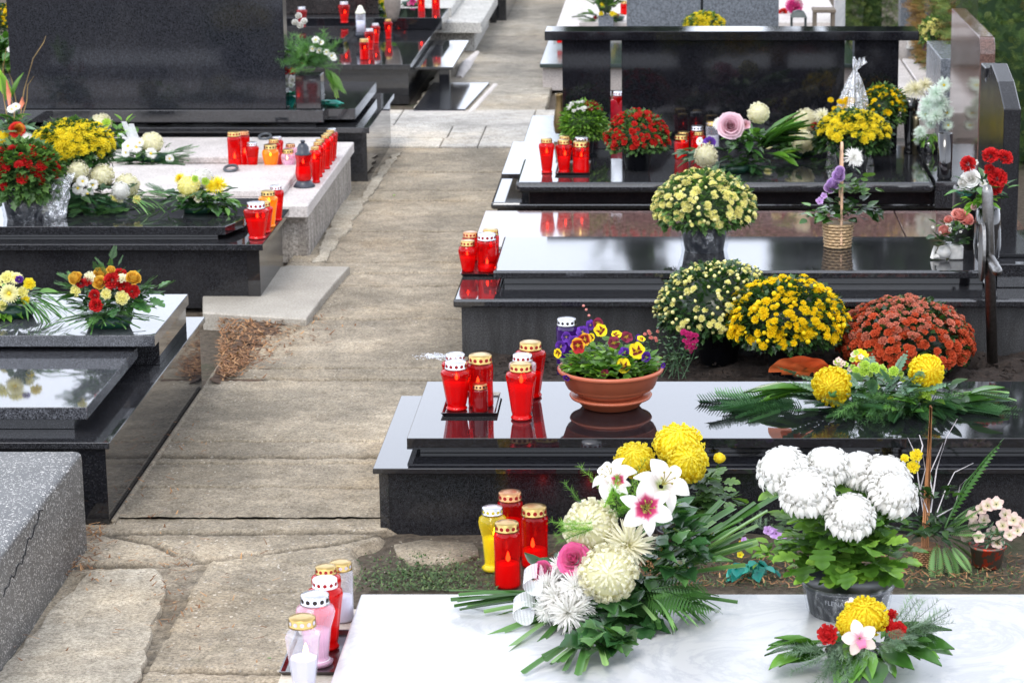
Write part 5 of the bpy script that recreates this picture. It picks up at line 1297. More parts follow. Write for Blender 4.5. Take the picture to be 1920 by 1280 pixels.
for (kd, u, v, r_, dyy, f_) in [('pansypurple', 1076, 640, 15, -.05, (-.3, -1, .3)), ('pansypurple', 1092, 622, 15, -.02, (0, -1, .6)), ('pansypurple', 1052, 650, 15, -.04, (-.6, -1, .2)), ('pansypurple', 1062, 632, 13, -.03, (-.3, -.8, .3)),
    ('pansyred', 1084, 648, 19, -.07, (-.35, -1, .15)), ('pansyred', 1096, 636, 16, -.05, (.4, -1, .3)), ('pansyyellow', 1126, 619, 16, .0, (.1, -1, .2)), ('pansymaroon', 1121, 606, 13, .02, (0, -1, .5)), ('pansypurple', 1107, 609, 12, .03, (-.4, -1, .3)),
    ('pansyyellow', 1108, 633, 11, .0, (-.5, -1, .4)), ('pansyyellow', 1156, 627, 13, .03, (.1, -.6, .9)), ('pansymaroon', 1151, 642, 15, -.01, (.1, -1, .4)), ('pansymaroon', 1175, 632, 15, .03, (.1, -.7, .7)),
    ('pansyyellow', 1194, 657, 20, -.05, (.15, -1, .15)), ('pansyyellow', 1169, 685, 18, -.09, (-.1, -1, .15)), ('pansypurple', 1171, 661, 14, -.04, (-.2, -1, .2)), ('pansypurple', 1211, 669, 13, -.05, (.5, -1, .1)), ('pansyyellow', 1202, 635, 10, .03, (.3, -.5, .9)),
    ('pansyyellow', 1046, 662, 12, -.06, (-.7, -1, .1)), ('pansypurple', 1062, 708, 9, -.12, (-.3, -1, -.5)), ('pansymaroon', 1134, 699, 10, -.12, (.2, -1, .0)), ('pansypurple', 1243, 685, 7, -.05, (.7, -1, 0)), ('pansypurple', 1197, 633, 8, .04, (.3, -1, .3))]:
    flower(t, 'pansy', kd, u, v, r_ * .88, Yp + dyy, f_)

# ---------------- spray of fir, mums and eucalyptus on the jet black slab
p = G(1610, 780, ZS); p.y += .12; Y = p.y; C = np.array((p.x, Y, ZS + .03))
t = thing('grave_spray', 'long fir spray with two big yellow chrysanthemums and orange cloth on the jet black slab', 'flower arrangement', p)
def fir_side(uc, v, az, n, Lr, el=(-.02, .22), off=(0, .1), jit=.03): return ('fir_branches', 'fir', FIR, n, Lr, dict(az=az, el=el, off=off, jit=jit, C=np.array(A(uc, v, Y))))
greens(t, [fir_side(1520, 765, (2.8, 3.7), 12, (.12, .27)), fir_side(1600, 772, (3.5, 5.9), 70, (.06, .12)), fir_side(1740, 765, (-.7, .4), 16, (.12, .25)), fir_side(1740, 760, (3.6, 6.2), 34, (.06, .12)), ('leaves', 'dark', OVAL, 60, (.05, .08), dict(az=(0, 6.28), el=(-.2, .6), C=np.array(A(1735, 745, Y)), jit=.07)), ('leaves', 'laurel', OVAL, 30, (.05, .08), dict(az=(3, 6.3), el=(-.2, .6), C=np.array(A(1690, 755, Y - .05)), jit=.07)), fir_side(1600, 760, (0, 6.28), 50, (.08, .17), (-.05, .5)),
    fir_side(1480, 765, (2.9, 4.2), 16, (.1, .2)), fir_side(1700, 772, (4.2, 6.1), 26, (.07, .15)),
    ('juniper_sprigs', 'cyp', CURLY, 60, (.05, .1), dict(az=(3.6, 5.8), el=(-.5, .5), C=np.array(A(1630, 760, Y - .08)), jit=.07)),
    ('leaves', 'laurel', OVAL, 10, (.09, .14), dict(az=(-.4, .5), el=(.05, .5), C=np.array(A(1780, 758, Y - .03)), jit=.03, wide=1.2)),
    ('leaves', 'laurel', NARROW, 9, (.12, .2), dict(az=(2.8, 3.6), el=(.05, .3), C=np.array(A(1540, 735, Y)), jit=.02)),
    ('eucalyptus_sprigs', 'euca', EUCA, 26, (.07, .13), dict(az=(0, 6.28), el=(.0, 1.1), C=np.array(A(1670, 735, Y - .03)), jit=.07)),
    ('leaves', 'dark', OVAL, 60, (.04, .08), dict(az=(0, 6.28), el=(-.2, .9), C=np.array(A(1640, 745, Y)), jit=.09)),
    ('palm_blades', 'blade', BLADE, 7, (.1, .18), dict(az=(-.25, .3), el=(.05, .3), C=np.array(A(1780, 745, Y)), jit=.02)),
    ('eucalyptus_sprigs', 'euca', EUCA, 8, (.09, .14), dict(az=(2.8, 3.6), el=(.15, .6), C=np.array(A(1560, 735, Y)), jit=.03))], C)
flower(t, 'incurve', 'yellow', 1560, 723, 37, Y - .10, (-.25, -1, .15)); flower(t, 'incurve', 'yellow', 1737, 697, 34, Y - .04, (.3, -1, .35)); flower(t, 'button', 'lemon', 1612, 667, 17, Y + .06, (0, -.6, 1))
for (u, v, r_) in ((1620, 696, 11), (1605, 694, 8), (1640, 690, 12), (1622, 684, 10), (1655, 694, 9), (1720, 725, 12), (1731, 735, 12), (1746, 730, 11), (1722, 742, 11), (1738, 746, 10), (1670, 748, 8), (1664, 760, 9), (1676, 696, 11)): flower(t, 'button', 'green', u, v, r_, Y - .06)
for k in range(26): flower(t, 'tuft', 'green' if k % 2 else 'blush', 1590 + rng.randn() * 18, 684 + rng.randn() * 9, 6, Y)
for k in range(18): flower(t, 'tuft', 'green', 1665 + rng.randn() * 16, 704 + rng.randn() * 9, 6, Y - .04)
mb = MB(); c = A(1500, 672, Y + .08)
for k in range(3):
    def fn(u, v, k=k): 
        a = -.1 + u * 3.3; q = (v + 1) / 2; rr = .092 * (1 - .18 * k) * (.25 + .75 * q); pl = .0016 * math.sin(a * 9 + k * 2) * q
        return (c.x + rr * math.cos(a) * 1.05 + .02 * k, c.y - .02 - .05 * q * math.sin(a) * .6 - .03 * k + pl, c.z - .035 + (.055 - .01 * k) * math.sin(a) * (1 - .0 * q) * (.4 + .6 * q) + pl), u
    patch(mb, fn, 40, 8)
m_, nt_, o_ = new_mat('orange_organza'); d_ = N(nt_, 'ShaderNodeBsdfDiffuse'); d_.inputs[0].default_value = (.66, .15, .05, 1); tr_ = N(nt_, 'ShaderNodeBsdfTransparent'); tr_.inputs[0].default_value = (1, .5, .35, 1)
mx_ = N(nt_, 'ShaderNodeMixShader'); mx_.inputs[0].default_value = .72; L(nt_, tr_.outputs[0], mx_.inputs[1]); L(nt_, d_.outputs[0], mx_.inputs[2]); L(nt_, mx_.outputs[0], o_.inputs[0])
part('cloth_bow', mb, m_, t)

# ---------------- foreground spray on the white marble
ZM = .17
p = G(1110, 1165, ZM); p.y += .1; Y = p.y; C = np.array((p.x, Y, ZM + .06))
t = thing('grave_spray', 'large spray of cream chrysanthemums, lilies and pink roses on the white marble slab', 'flower arrangement', p)
W_ = lambda u, v, dy=0: np.array(A(u, v, Y + dy))
greens(t, [
  ('palm_blades', 'blade', BLADEF, 10, (.15, .25), dict(az=(2.85, 3.5), el=(-.12, .08), C=W_(1040, 1118), jit=.02, wide=1.1)),
  ('palm_blades', 'blade', BLADEF, 11, (.17, .28), dict(az=(3.5, 4.4), el=(-.2, -.02), C=W_(1090, 1135, -.03), jit=.02, wide=1.1)),
  ('palm_blades', 'blade', BLADEF, 17, (.2, .32), dict(az=(-.1, .7), el=(.3, .75), C=W_(1215, 1080), jit=.025, wide=1.3)),
  ('palm_blades', 'blade', BLADEF, 8, (.18, .28), dict(az=(.1, .9), el=(.1, .5), C=W_(1200, 1090), jit=.03, wide=1.2)),
  ('palm_blades', 'blade', BLADEF, 8, (.14, .22), dict(az=(4.9, 6.2), el=(-.2, .0), C=W_(1190, 1100, -.03), jit=.03)),
  ('palm_fronds', 'palm', PALM, 4, (.14, .18), dict(az=(5.2, 6.5), el=(-.1, .35), C=W_(1190, 1110, -.05), jit=.02)),
  ('palm_fronds', 'palm', BLADE2, 24, (.1, .17), dict(az=(4.9, 6.7), el=(-.35, .3), C=W_(1210, 1110, -.06), jit=.01)),
  ('ivy_leaves', 'ivy', IVY, 46, (.045, .085), dict(az=(3.6, 6.1), el=(-.5, .4), C=W_(1140, 1125, -.08), jit=.085)),
  ('ivy_leaves', 'ivy', IVY, 30, (.05, .09), dict(az=(3.4, 6.1), el=(-.25, .3), C=W_(1130, 1165, -.08), jit=.06)),
  ('ivy_leaves', 'dark', OVAL, 50, (.05, .08), dict(az=(0, 6.28), el=(-.3, .8), C=W_(1085, 1090, -.02), jit=.07, wide=1.4)),
  ('ivy_leaves', 'ivy', IVY, 40, (.04, .075), dict(az=(4.2, 6.9), el=(-.4, .8), C=W_(1250, 1030, -.02), jit=.07)),
  ('ivy_leaves', 'ivy', OVAL, 40, (.05, .09), dict(az=(0, 6.28), el=(-.4, .7), C=W_(1150, 1090, .0), jit=.11, wide=1.3)),
  ('ivy_leaves', 'ivy', OVAL, 26, (.05, .08), dict(az=(4, 7.3), el=(-.2, .8), C=W_(1230, 985, .02), jit=.06, wide=1.3)),
  ('palm_blades', 'blade', BLADEF, 12, (.13, .22), dict(az=(3.7, 5.1), el=(-.06, .04), C=G(1110, 1185, ZM + .03), jit=.015, wide=1.2)), ('ivy_leaves', 'ivy', IVY, 22, (.05, .085), dict(az=(3.6, 5.9), el=(-.15, .35), C=G(1140, 1185, ZM + .05), jit=.035)),
  ('asparagus_fern', 'asp', CURLY, 26, (.05, .09), dict(az=(0, 6.28), el=(.0, 1.2), C=W_(1150, 950, -.03), jit=.06)),
  ('asparagus_fern', 'asp', CURLY, 9, (.05, .09), dict(az=(2.8, 3.8), el=(-.5, .2), C=W_(1120, 985, -.12), jit=.02))], C)
mb = MB(); mb.lathe([(.0, .0), (.10, .0), (.11, .05), (.07, .09), (0, .1)], (p.x, Y, ZM + .002), 14, sx=1.5); part('foam_holder', mb, LF['dark'], t)
flower(t, 'lily', 'lily', 1213, 952, 52, Y - .13, (.1, -1, .35)); flower(t, 'lily', 'whitelily', 1245, 905, 55, Y - .06, (.35, -.8, .7)); flower(t, 'lily', 'whitelily', 1147, 893, 46, Y - .02, (-.5, -.7, .8)); flower(t, 'lily', 'lily', 1158, 900, 26, Y - .05, (-.1, -1, .3))
for (k, pm, u, v, r_, dy_, f_) in [('spider', 'cream', 1120, 1040, 44, -.05, (-.2, -1, .4)), ('spider', 'white', 1085, 1128, 44, -.18, (-.1, -1, .3)), ('spider', 'white', 1045, 1120, 42, -.16, (-.5, -1, .4)), ('incurve', 'cream', 1140, 1075, 54, -.19, (.05, -1, .35)), ('incurve', 'cream', 1108, 988, 52, -.06, (-.3, -1, .5)), ('spider', 'cream', 1178, 1022, 60, -.10, (.25, -1, .4)), ('incurve', 'cream', 1130, 1012, 36, -.03, (-.1, -1, .3)),
    ('spider', 'white', 1080, 1100, 42, -.17, (-.3, -1, .5)), ('spider', 'white', 1066, 1148, 46, -.2, (-.35, -1, .2)), ('spider', 'white', 1030, 1100, 40, -.12, (-.7, -.9, .4)), ('spider', 'white', 1028, 1140, 38, -.14, (-.7, -1, 0)), ('spider', 'white', 1092, 1035, 30, -.04, (-.6, -1, .5)), ('spider', 'white', 1050, 1062, 28, -.08, (-.6, -1, .5)),
    ('rose', 'pink', 1076, 1048, 25, -.12, (-.3, -.9, .6)), ('rosebud', 'pink', 1019, 1071, 20, -.08, (-.6, -.9, .5)), ('rosebud', 'white', 1062, 1070, 14, -.1, (-.5, -1, .4))]:
    flower(t, k, pm, u, v, r_, Y + dy_, f_)
for (u, v) in ((1210, 1065), (1134, 1210)):
    c = W_(u, v, -.12); mb = MB()
    for k in range(60):
        d = nrm(rng.randn(3)) * .018; mb.add([c + d, c + d + (.004, 0, 0), c + d * 1.1 + (0, 0, .004)], [(0, 1, 2)], rng.rand(), rng.rand())
    part('ivy_berries', mb, LF['dry'], t)
m_, nt_, o_ = new_mat('white_tulle'); d_ = N(nt_, 'ShaderNodeBsdfDiffuse'); d_.inputs[0].default_value = (.85, .86, .88, 1); tr_ = N(nt_, 'ShaderNodeBsdfTransparent')
wv = N(nt_, 'ShaderNodeTexWave'); wv.inputs['Scale'].default_value = 90; tcx = N(nt_, 'ShaderNodeTexCoord'); L(nt_, tcx.outputs['Object'], wv.inputs[0])
rm_ = ramp(nt_, [(.3, (.28,) * 3), (.8, (.75,) * 3)], wv.outputs[0]); mx_ = N(nt_, 'ShaderNodeMixShader'); L(nt_, rm_.outputs[0], mx_.inputs[0]); L(nt_, tr_.outputs[0], mx_.inputs[1]); L(nt_, d_.outputs[0], mx_.inputs[2]); L(nt_, mx_.outputs[0], o_.inputs[0]); TULLE = m_
mb = MB()
for k, (u, v, rr, a0) in enumerate([(982, 1140, .026, .2), (1000, 1086, .024, 1.2)]):
    c = W_(u, v, -.13)
    def fn(uu, vv, c=c, rr=rr, a0=a0):
        a = a0 + uu * 6.0; return (c[0] + rr * math.cos(a), c[1] + .025 * vv + .01 * math.sin(a * 2), c[2] + rr * .9 * math.sin(a) + .01 * vv), uu
    patch(mb, fn, 18, 3)
part('tulle_ribbon', mb, TULLE, t)

# ---------------- yellow mums plant behind the spray
p = G(1275, 1062, 0); Y = p.y + .05
t = thing('potted_chrysanthemum', 'tall leafy plant with big yellow chrysanthemum heads behind the white lilies', 'chrysanthemum', (p.x, Y, 0))
pot(t, (p.x, Y, 0), .05, .065, .1, POTBK)
mb = MB(); st = MB()
for (u, v) in ((1265, 850), (1290, 880), (1190, 880), (1348, 870), (1330, 920), (1310, 950)):
    q = np.array(A(u, v, Y)); b = np.array((p.x, Y, .09)); st.tube([b, (b + q) / 2 + (0, 0, .02), q], .003, 5)
    for j in range(18):
        f = U(.3, .97); o = b + (q - b) * f; mb.tmpl(MUML, fx(sph(U(0, 6.28), U(-.3, .5)), U(-.3, .3), U(.04, .07)), o)
green(mb, MUML, A(1345, 930, Y), 26, (.04, .065), jit=.06, el=(-.3, .5)); part('stems', st, LF['mum'], t); part('foliage', mb, LF['mum'], t)
for (u, v, r_, dy_, f_) in [(1272, 832, 46, .02, (0, -.4, 1)), (1289, 866, 39, -.05, (.2, -.8, .6)), (1190, 862, 38, -.02, (-.1, -.6, 1)), (1349, 858, 11, 0, (.1, -.6, 1))]: flower(t, 'incurve', 'lemon', u, v, r_, Y + dy_, f_)

# ---------------- white reflexed mums in a wrapped grey pot on the marble
p = G(1594, 1168, ZM); s = ppm(p.y, ZM); pr = 84 / s; Y = p.y + pr * .8
t = thing('potted_chrysanthemum', 'big white chrysanthemums in a grey plastic pot on the white marble slab', 'chrysanthemum', (p.x, Y, ZM))
hp = A(1594, 1088, Y).z - ZM
po = pot(t, (p.x, Y, ZM), pr * .86, pr, hp, POTGY)
wrap(t, (p.x, Y, ZM + .002), pr * .92, pr * 1.08, hp * 1.06, seed=4, amp=.05, mat=film('cellophane_thin', .03, .42), rows=7)
try:
    cu = bpy.data.curves.new('lettering', 'FONT'); cu.body = 'FLENA'; cu.size = .02
    tmp = bpy.data.objects.new('tmp', cu); COL.objects.link(tmp); dg = bpy.context.evaluated_depsgraph_get(); me = bpy.data.meshes.new_from_object(tmp.evaluated_get(dg)); bpy.data.objects.remove(tmp)
    me.materials.append(simple('pot_lettering', (.35, .36, .38), .5)); ww = max(v.co.x for v in me.vertices); zl = hp * .62; rl = pr * .97
    for v in me.vertices:
        a = -PI / 2 - .62 + (v.co.x / ww) * .46; zz = zl + v.co.y * .8; v.co = Vector((rl * 1.02 * math.cos(a), rl * 1.02 * math.sin(a), zz))
    o = bpy.data.objects.new('lettering', me); COL.objects.link(o); o.parent = po
except Exception as e: print('text', e)
mb = MB(); st = MB(); heads = [(1465, 877, 47, .0, (-.45, -.5, 1)), (1552, 872, 43, .05, (0, -.4, 1)), (1510, 920, 50, -.08, (-.2, -.65, 1)), (1610, 880, 41, .07, (0, -.4, 1)), (1660, 893, 48, .03, (.2, -.5, 1)), (1676, 924, 47, -.05, (.4, -.6, 1)), (1595, 966, 46, -.12, (.05, -.7, 1))]
b = np.array((p.x, Y, ZM + hp * .85))
for (u, v, r_, dy_, f_) in heads:
    q = np.array(A(u, v + 15, Y + dy_)); mid = (b + q) / 2 + np.array((0, 0, .03)); st.tube([b + np.array((U(-.03, .03), U(-.03, .03), 0)), mid, q], .0035, 5)
    for j in range(17):
        f = U(.1, .9); o = b + (q - b) * f + (0, 0, .02 * math.sin(PI * f)); mb.tmpl(MUML, fx(sph(U(0, 6.28), U(-.35, .45)), U(-.4, .4), U(.05, .085), 1.1), o)
green(mb, MUML, A(1590, 1020, Y), 110, (.05, .085), jit=.11, el=(-.3, .5), off=(0, .06), wide=1.1)
green(mb, MUML, A(1580, 1045, Y), 50, (.06, .09), jit=.06, el=(-.12, .35), off=(.02, .08), wide=1.1); part('stems', st, LF['mumb'], t)
o = part('foliage', mb, LF['mumb'], t)
mb2 = MB(); green(mb2, MUML, A(1590, 985, Y + .03), 90, (.045, .075), jit=.10, el=(-.2, .6)); part('foliage', mb2, LF['mum'], t)
for (u, v, r_, dy_, f_) in heads: flower(t, 'reflex', 'white', u, v, r_, Y + dy_, f_)

# ---------------- small bouquet at the front
p = G(1612, 1268, ZM); Y = p.y + .04; C = np.array((p.x, Y, ZM + .05))
t = thing('flower_arrangement', 'low bouquet with one yellow chrysanthemum, a pink white orchid and red buttons, front right', 'flower arrangement', (p.x, Y, ZM))
mb = MB(); mb.lathe([(.05, 0), (.06, .05), (0, .055)], (p.x, Y, ZM + .001), 16, sx=1.3); part('dish', mb, POTBK, t)
W_ = lambda u, v, dy=0: np.array(A(u, v, Y + dy))
greens(t, [('leaves', 'laurel', OVAL, 9, (.08, .12), dict(az=(2.7, 4.2), el=(-.25, .5), C=W_(1560, 1215), jit=.03, wide=1.3)), ('leaves', 'laurel', OVAL, 9, (.08, .13), dict(az=(5.2, 6.8), el=(-.15, .7), C=W_(1660, 1200), jit=.03, wide=1.3)),
  ('leaves', 'laurel', OVAL, 20, (.06, .1), dict(az=(3.6, 5.9), el=(-.5, .1), C=W_(1615, 1212, -.03), jit=.04, wide=1.4)), ('leaves', 'laurel', OVAL, 10, (.06, .1), dict(az=(0, 3.1), el=(.1, .7), C=C, jit=.04, wide=1.3)),
  ('juniper_sprigs', 'grey', CURLY, 44, (.05, .10), dict(az=(3.2, 5.2), el=(-.5, .2), C=W_(1580, 1215, -.04), jit=.04)), ('juniper_sprigs', 'grey', CURLY, 34, (.05, .1), dict(az=(5.5, 7.2), el=(0, .9), C=W_(1680, 1185), jit=.03)),
  ('juniper_sprigs', 'grey', CYP, 14, (.05, .07), dict(az=(4.4, 6.2), el=(-.2, .5), C=W_(1665, 1190, -.06), jit=.02))], C)
flower(t, 'incurve', 'yellow', 1622, 1156, 42, Y - .02, (0, -.6, 1)); flower(t, 'incurve', 'yellow', 1598, 1168, 30, Y - .04, (-.2, -.8, .7)); flower(t, 'orchid', 'orchid', 1612, 1196, 36, Y - .10, (0, -1, .3)); flower(t, 'button', 'red', 1552, 1188, 21, Y - .05, (-.3, -1, .4)); flower(t, 'button', 'red', 1683, 1182, 19, Y - .04, (.3, -1, .4)); flower(t, 'button', 'red', 1672, 1152, 12, Y + .03); flower(t, 'orchid', 'orchid', 1598, 1132, 15, Y + .05, (0, -.6, .8))
flower(t, 'button', 'red', 1664, 1172, 14, Y - .03)

# ---------------- wicker basket with twigs, fern and yellow buttons
WICK = simple('wicker', (.36, .19, .09), .6, nscale=80, namt=.5)
def wicker(t, p, r0, r1, h, mat, rows=9, n=18, name='basket', sx=1, sy=1):
    mb = MB(); mb.lathe([(r0 * .92, 0), (r1 * .92, h * .97), (0, h * .9)], p, 16, sx=sx, sy=sy, r=0)
    for i in range(rows):
        f = (i + .5) / rows; rr = r0 + (r1 - r0) * f; pts = []
        for j in range(n * 4 + 1):
            a = 2 * PI * j / (n * 4); k = rr + .0028 * math.sin(a * n / 1 + (i % 2) * PI); pts.append((p[0] + k * math.cos(a) * sx, p[1] + k * math.sin(a) * sy, p[2] + h * f))
        mb.tube(pts, h / rows * .48, 4, r=U(.2, .9))
    return part(name, mb, mat, t)
p = G(1738, 1066, 0); Y = p.y + .04
t = thing('flower_basket', 'small wicker basket with tall handle, white twigs, fern and yellow buttons on the soil', 'basket', (p.x, Y, 0))
wicker(t, (p.x, Y, 0), .026, .036, .055, WICK)
mb = MB(); top = np.array(A(1744, 760, Y))
for k in range(4): mb.tube([(p.x - .012 + .006 * k, Y, .04), (p.x - .006 + .004 * k + U(-.004, .004), Y, .2), tuple(top + (U(-.004, .004), 0, U(-.01, 0)))], .0028, 5)
for k in range(3): mb.tube([(p.x + .0, Y + .02 * k, .04), tuple((np.array((p.x, Y, .2)) + np.array((.008, .02, 0)))), tuple(top)], .0025, 5)
part('handle', mb, simple('handle_wood', (.50, .22, .09), .5), t)
mb = MB()
for pts in [[(1738, 1000), (1722, 900), (1716, 850), (1702, 820)], [(1722, 870), (1730, 835), (1724, 815)], [(1745, 960), (1756, 880), (1775, 820), (1795, 785)], [(1750, 930), (1742, 890), (1760, 850), (1768, 830)], [(1757, 960), (1772, 920), (1790, 885), (1825, 868)], [(1757, 968), (1790, 950), (1800, 910), (1812, 898)], [(1740, 960), (1725, 920), (1735, 880), (1730, 850)]]:
    mb.tube([A(u, v, Y + U(-.02, .02)) for u, v in pts], [.0022, .0018, .0014, .001][:len(pts)], 4)
part('twigs', mb, simple('white_twig', (.62, .58, .60), .7), t)
greens(t, [('fern_fronds', 'palm', FERN, 1, (.28, .29), dict(az=(-.2, -.1), el=(1.15, 1.16), C=A(1752, 1000, Y), jit=.0)), ('fern_fronds', 'palm', FERN, 5, (.10, .15), dict(az=(-.8, .4), el=(.1, .9), C=A(1760, 1000, Y), jit=.01)),
  ('fern_fronds', 'palm', FERN, 5, (.09, .13), dict(az=(4.6, 6.4), el=(-.8, .0), C=A(1762, 1005, Y), jit=.01)), ('leaves', 'dark', OVAL, 60, (.03, .06), dict(az=(0, 6.28), el=(-.3, 1), C=A(1745, 990, Y), jit=.04)), ('leaves', 'dark', OVAL, 30, (.03, .06), dict(az=(0, 6.28), el=(0, 1), C=A(1750, 930, Y), jit=.03))], (p.x, Y, .1))
for (u, v, r_) in ((1718, 853, 13), (1712, 875, 13), (1696, 859, 9), (1692, 968, 6)): flower(t, 'button', 'lemon', u, v, r_, Y - .02)

# ---------------- red pot with blush cloth flowers
p = G(1854, 1068, 0); s = ppm(p.y, 0); Y = p.y + .04
t = thing('flower_pot', 'small worn red pot with pale pink cloth flowers on the soil at right', 'flower pot', (p.x, Y, 0))
m_, nt_, o_ = new_mat('worn_red'); cc = N(nt_, 'ShaderNodeTexCoord'); nn = noise(nt_, cc.outputs['Object'], 45, 3); principled(nt_, o_, ramp(nt_, [(.44, (.55, .05, .02)), (.5, (.12, .10, .08))], nn.outputs[0]).outputs[0], .5)
pot(t, (p.x, Y, 0), 27 / s, 34 / s, .062, m_)
mb = MB(); 
for k in range(60): mb.tmpl(NARROW, fx(sph(U(0, 6.28), U(-.2, 1.2)), 0, U(.02, .05)), np.array((p.x + U(-.04, .04), Y + U(-.03, .03), .06 + U(0, .03))))
part('leaves', mb, LF['grey'], t)
for (u, v) in [(1822, 968), (1845, 975), (1835, 1008), (1862, 1000), (1880, 985), (1900, 975), (1893, 1003), (1852, 948), (1868, 945), (1812, 1005), (1908, 995), (1870, 1018), (1840, 955), (1885, 965), (1915, 985), (1825, 985)]: flower(t, 'tuft', 'blush', u, v, U(11, 15), Y + U(-.05, .03))

# ---------------- cloth flowers, purple and teal
p = G(1420, 1080, 0); Y = p.y + .03
t = thing('flower_bunch', 'faded cloth flower bunch, lilac and orange with teal ribbon, lying on the soil', 'flower bunch', (p.x, Y, 0))
greens(t, [('leaves', 'teal', OVAL, 26, (.03, .06), dict(az=(3.3, 6), el=(-1.1, .0), C=A(1405, 1050, Y), jit=.025, wide=1.6)), ('leaves', 'fresh', OVAL, 20, (.03, .06), dict(az=(0, 6.28), el=(-.6, .6), C=A(1440, 1035, Y), jit=.04)), ('leaves', 'grey', CURLY, 12, (.03, .05), dict(az=(0, 6.28), el=(0, 1.2), C=A(1425, 990, Y), jit=.02))], (p.x, Y, .05))
for (pm, u, v, r_) in (('mauve', 1455, 1000, 14), ('mauve', 1440, 995, 10), ('mauve', 1468, 1005, 9), ('orangerose', 1390, 1022, 9), ('orangerose', 1375, 1065, 8), ('lemon', 1388, 1040, 7), ('mauve', 1395, 1012, 6), ('lemon', 1380, 1070, 6)): flower(t, 'tuft', pm, u, v, r_, Y - .03)

# ---------------- basket of cyclamen on the mirror slab
p = G(1572, 468, .311); s = ppm(p.y, .3); Y = p.y + .05; LW = simple('light_wicker', (.52, .36, .20), .6, nscale=80, namt=.4)
t = thing('flower_basket', 'square light wicker basket with arched handle, lilac flowers and dark leaves on the mirror slab', 'basket', (p.x, Y, .311))
wicker(t, (p.x, Y, .311), 23 / s, 28 / s, 47 / s, LW, rows=8, n=12)
mb = MB(); zt = A(1578, 268, Y).z; pts = [(p.x + .01, Y - .05 + .1 * (1 - math.cos(a)) / 2, .33 + (zt - .33) * math.sin(a) ** .45) for a in [PI * k / 20 for k in range(21)]]
mb.tube(pts, .0055, 6); part('handle', mb, simple('handle_pale_wood', (.60, .38, .24), .5), t)
greens(t, [('leaves', 'dark', ROUND, 70, (.03, .05), dict(az=(0, 6.28), el=(-.3, .8), C=A(1590, 395, Y), jit=.06)), ('leaves', 'laurel', ROUND, 40, (.03, .05), dict(az=(0, 6.28), el=(-.4, .6), C=A(1545, 400, Y), jit=.05)), ('leaves', 'mum', ROUND, 50, (.03, .045), dict(az=(0, 6.28), el=(-.3, .9), C=A(1605, 350, Y), jit=.055)), ('leaves', 'dark', ROUND, 20, (.03, .04), dict(az=(5.5, 7), el=(-.9, .0), C=A(1625, 395, Y), jit=.03))], C)
flower(t, 'spider', 'white', 1600, 295, 22, Y - .03, (.3, -1, .6)); flower(t, 'daisy', 'white', 1604, 300, 15, Y - .03, (.3, -.8, .8))
for (u, v, r_) in ((1562, 345, 12), (1572, 330, 12), (1556, 352, 11), (1537, 378, 8), (1545, 368, 7), (1575, 320, 9)): flower(t, 'rosebud' if r_ > 8 else 'tuft', 'mauve', u, v, r_, Y - .05)

# ---------------- snail planter with salmon roses
p = G(1785, 489, .311); s = ppm(p.y, .31); Y = p.y + .03; WP = simple('white_ceramic', (.62, .61, .58), .25, coat=.5)
t = thing('snail_planter', 'white ceramic snail planter with salmon roses at the right end of the mirror slab', 'planter', (p.x, Y, .311))
mb = MB(); mb.box(p.x - 5 / s, p.x + 22 / s, Y - .02, Y + .03, .3115, .311 + 28 / s); o = part('planter_box', mb, WP, t, bevel=.008, bseg=3)
mb = MB(); c = (p.x - 14 / s, Y - .01, .311 + 15 / s)
mb.lathe([(0, -.026), (.02, -.02), (.03, 0), (.02, .02), (0, .026)], c, 18); 
mb.tube([(p.x - 36 / s, Y - .01, .311 + 5 / s), (p.x - 26 / s, Y - .01, .311 + 7 / s), (p.x - 10 / s, Y - .01, .311 + 5 / s)], [.007, .011, .012], 8)
mb.tube([(p.x - 36 / s, Y - .01, .317), (p.x - 34 / s, Y - .012, .311 + 16 / s), (p.x - 30 / s, Y - .01, .311 + 26 / s)], [.008, .007, .008], 8); part('snail', mb, WP, t)
greens(t, [('leaves', 'dark', ROUND, 60, (.02, .04), dict(az=(0, 6.28), el=(-.3, .9), C=A(1785, 448, Y), jit=.035)), ('leaves', 'laurel', SMALL, 36, (.02, .04), dict(az=(0, 6.28), el=(-.1, 1), C=A(1790, 428, Y), jit=.03))], (p.x, Y, .35))
for (k, u, v, r_) in (('rosebud', 1770, 433, 11), ('rosebud', 1800, 405, 14), ('rosebud', 1812, 412, 13), ('rosebud', 1778, 412, 8), ('rose', 1795, 400, 9)): flower(t, k, 'salmon', u, v, r_, Y - .03, (U(-.3, .3), -.7, .9))
for k in range(8): flower(t, 'tuft', 'white', 1785 + rng.randn() * 18, 425 + rng.randn() * 10, 3, Y - .04)

# ---------------- black vase with red roses, lantern, steel cross, disc
VASB = simple('black_gloss_vase', (.008, .008, .010), .08, coat=1)
def vase(name, label, u, vt, vb, z, hw, prof, mat, cat='vase', seg=28, sq=False):
    p = G(u, vb, z); s = ppm(p.y, z); r = hw / s; p.y += r; h = A(u, vt, p.y).z - z
    t = thing(name, label, cat, p); mb = MB()
    if sq: mb.box(p.x - r, p.x + r, p.y - r, p.y + r, z, z + h); part('body', mb, mat, t, smooth=False, bevel=.004)
    else: mb.lathe([(a * r, b * h) for a, b in prof] + [(prof[-1][0] * r * .85, h), (prof[-1][0] * r * .8, h * .8), (0, h * .8)], p, seg); part('body', mb, mat, t)
    return t, p, h
PV = [(.5, 0), (.55, .01), (.75, .3), (.95, .7), (1, 1)]
t, p, h = vase('vase', 'tapered glossy black vase with artificial red roses beside the dark headstone', 1853, 388, 497, .35, 26, [(.6, 0), (.9, .1), (1, .3), (.95, .7), (.8, 1)], VASB)
Y = p.y
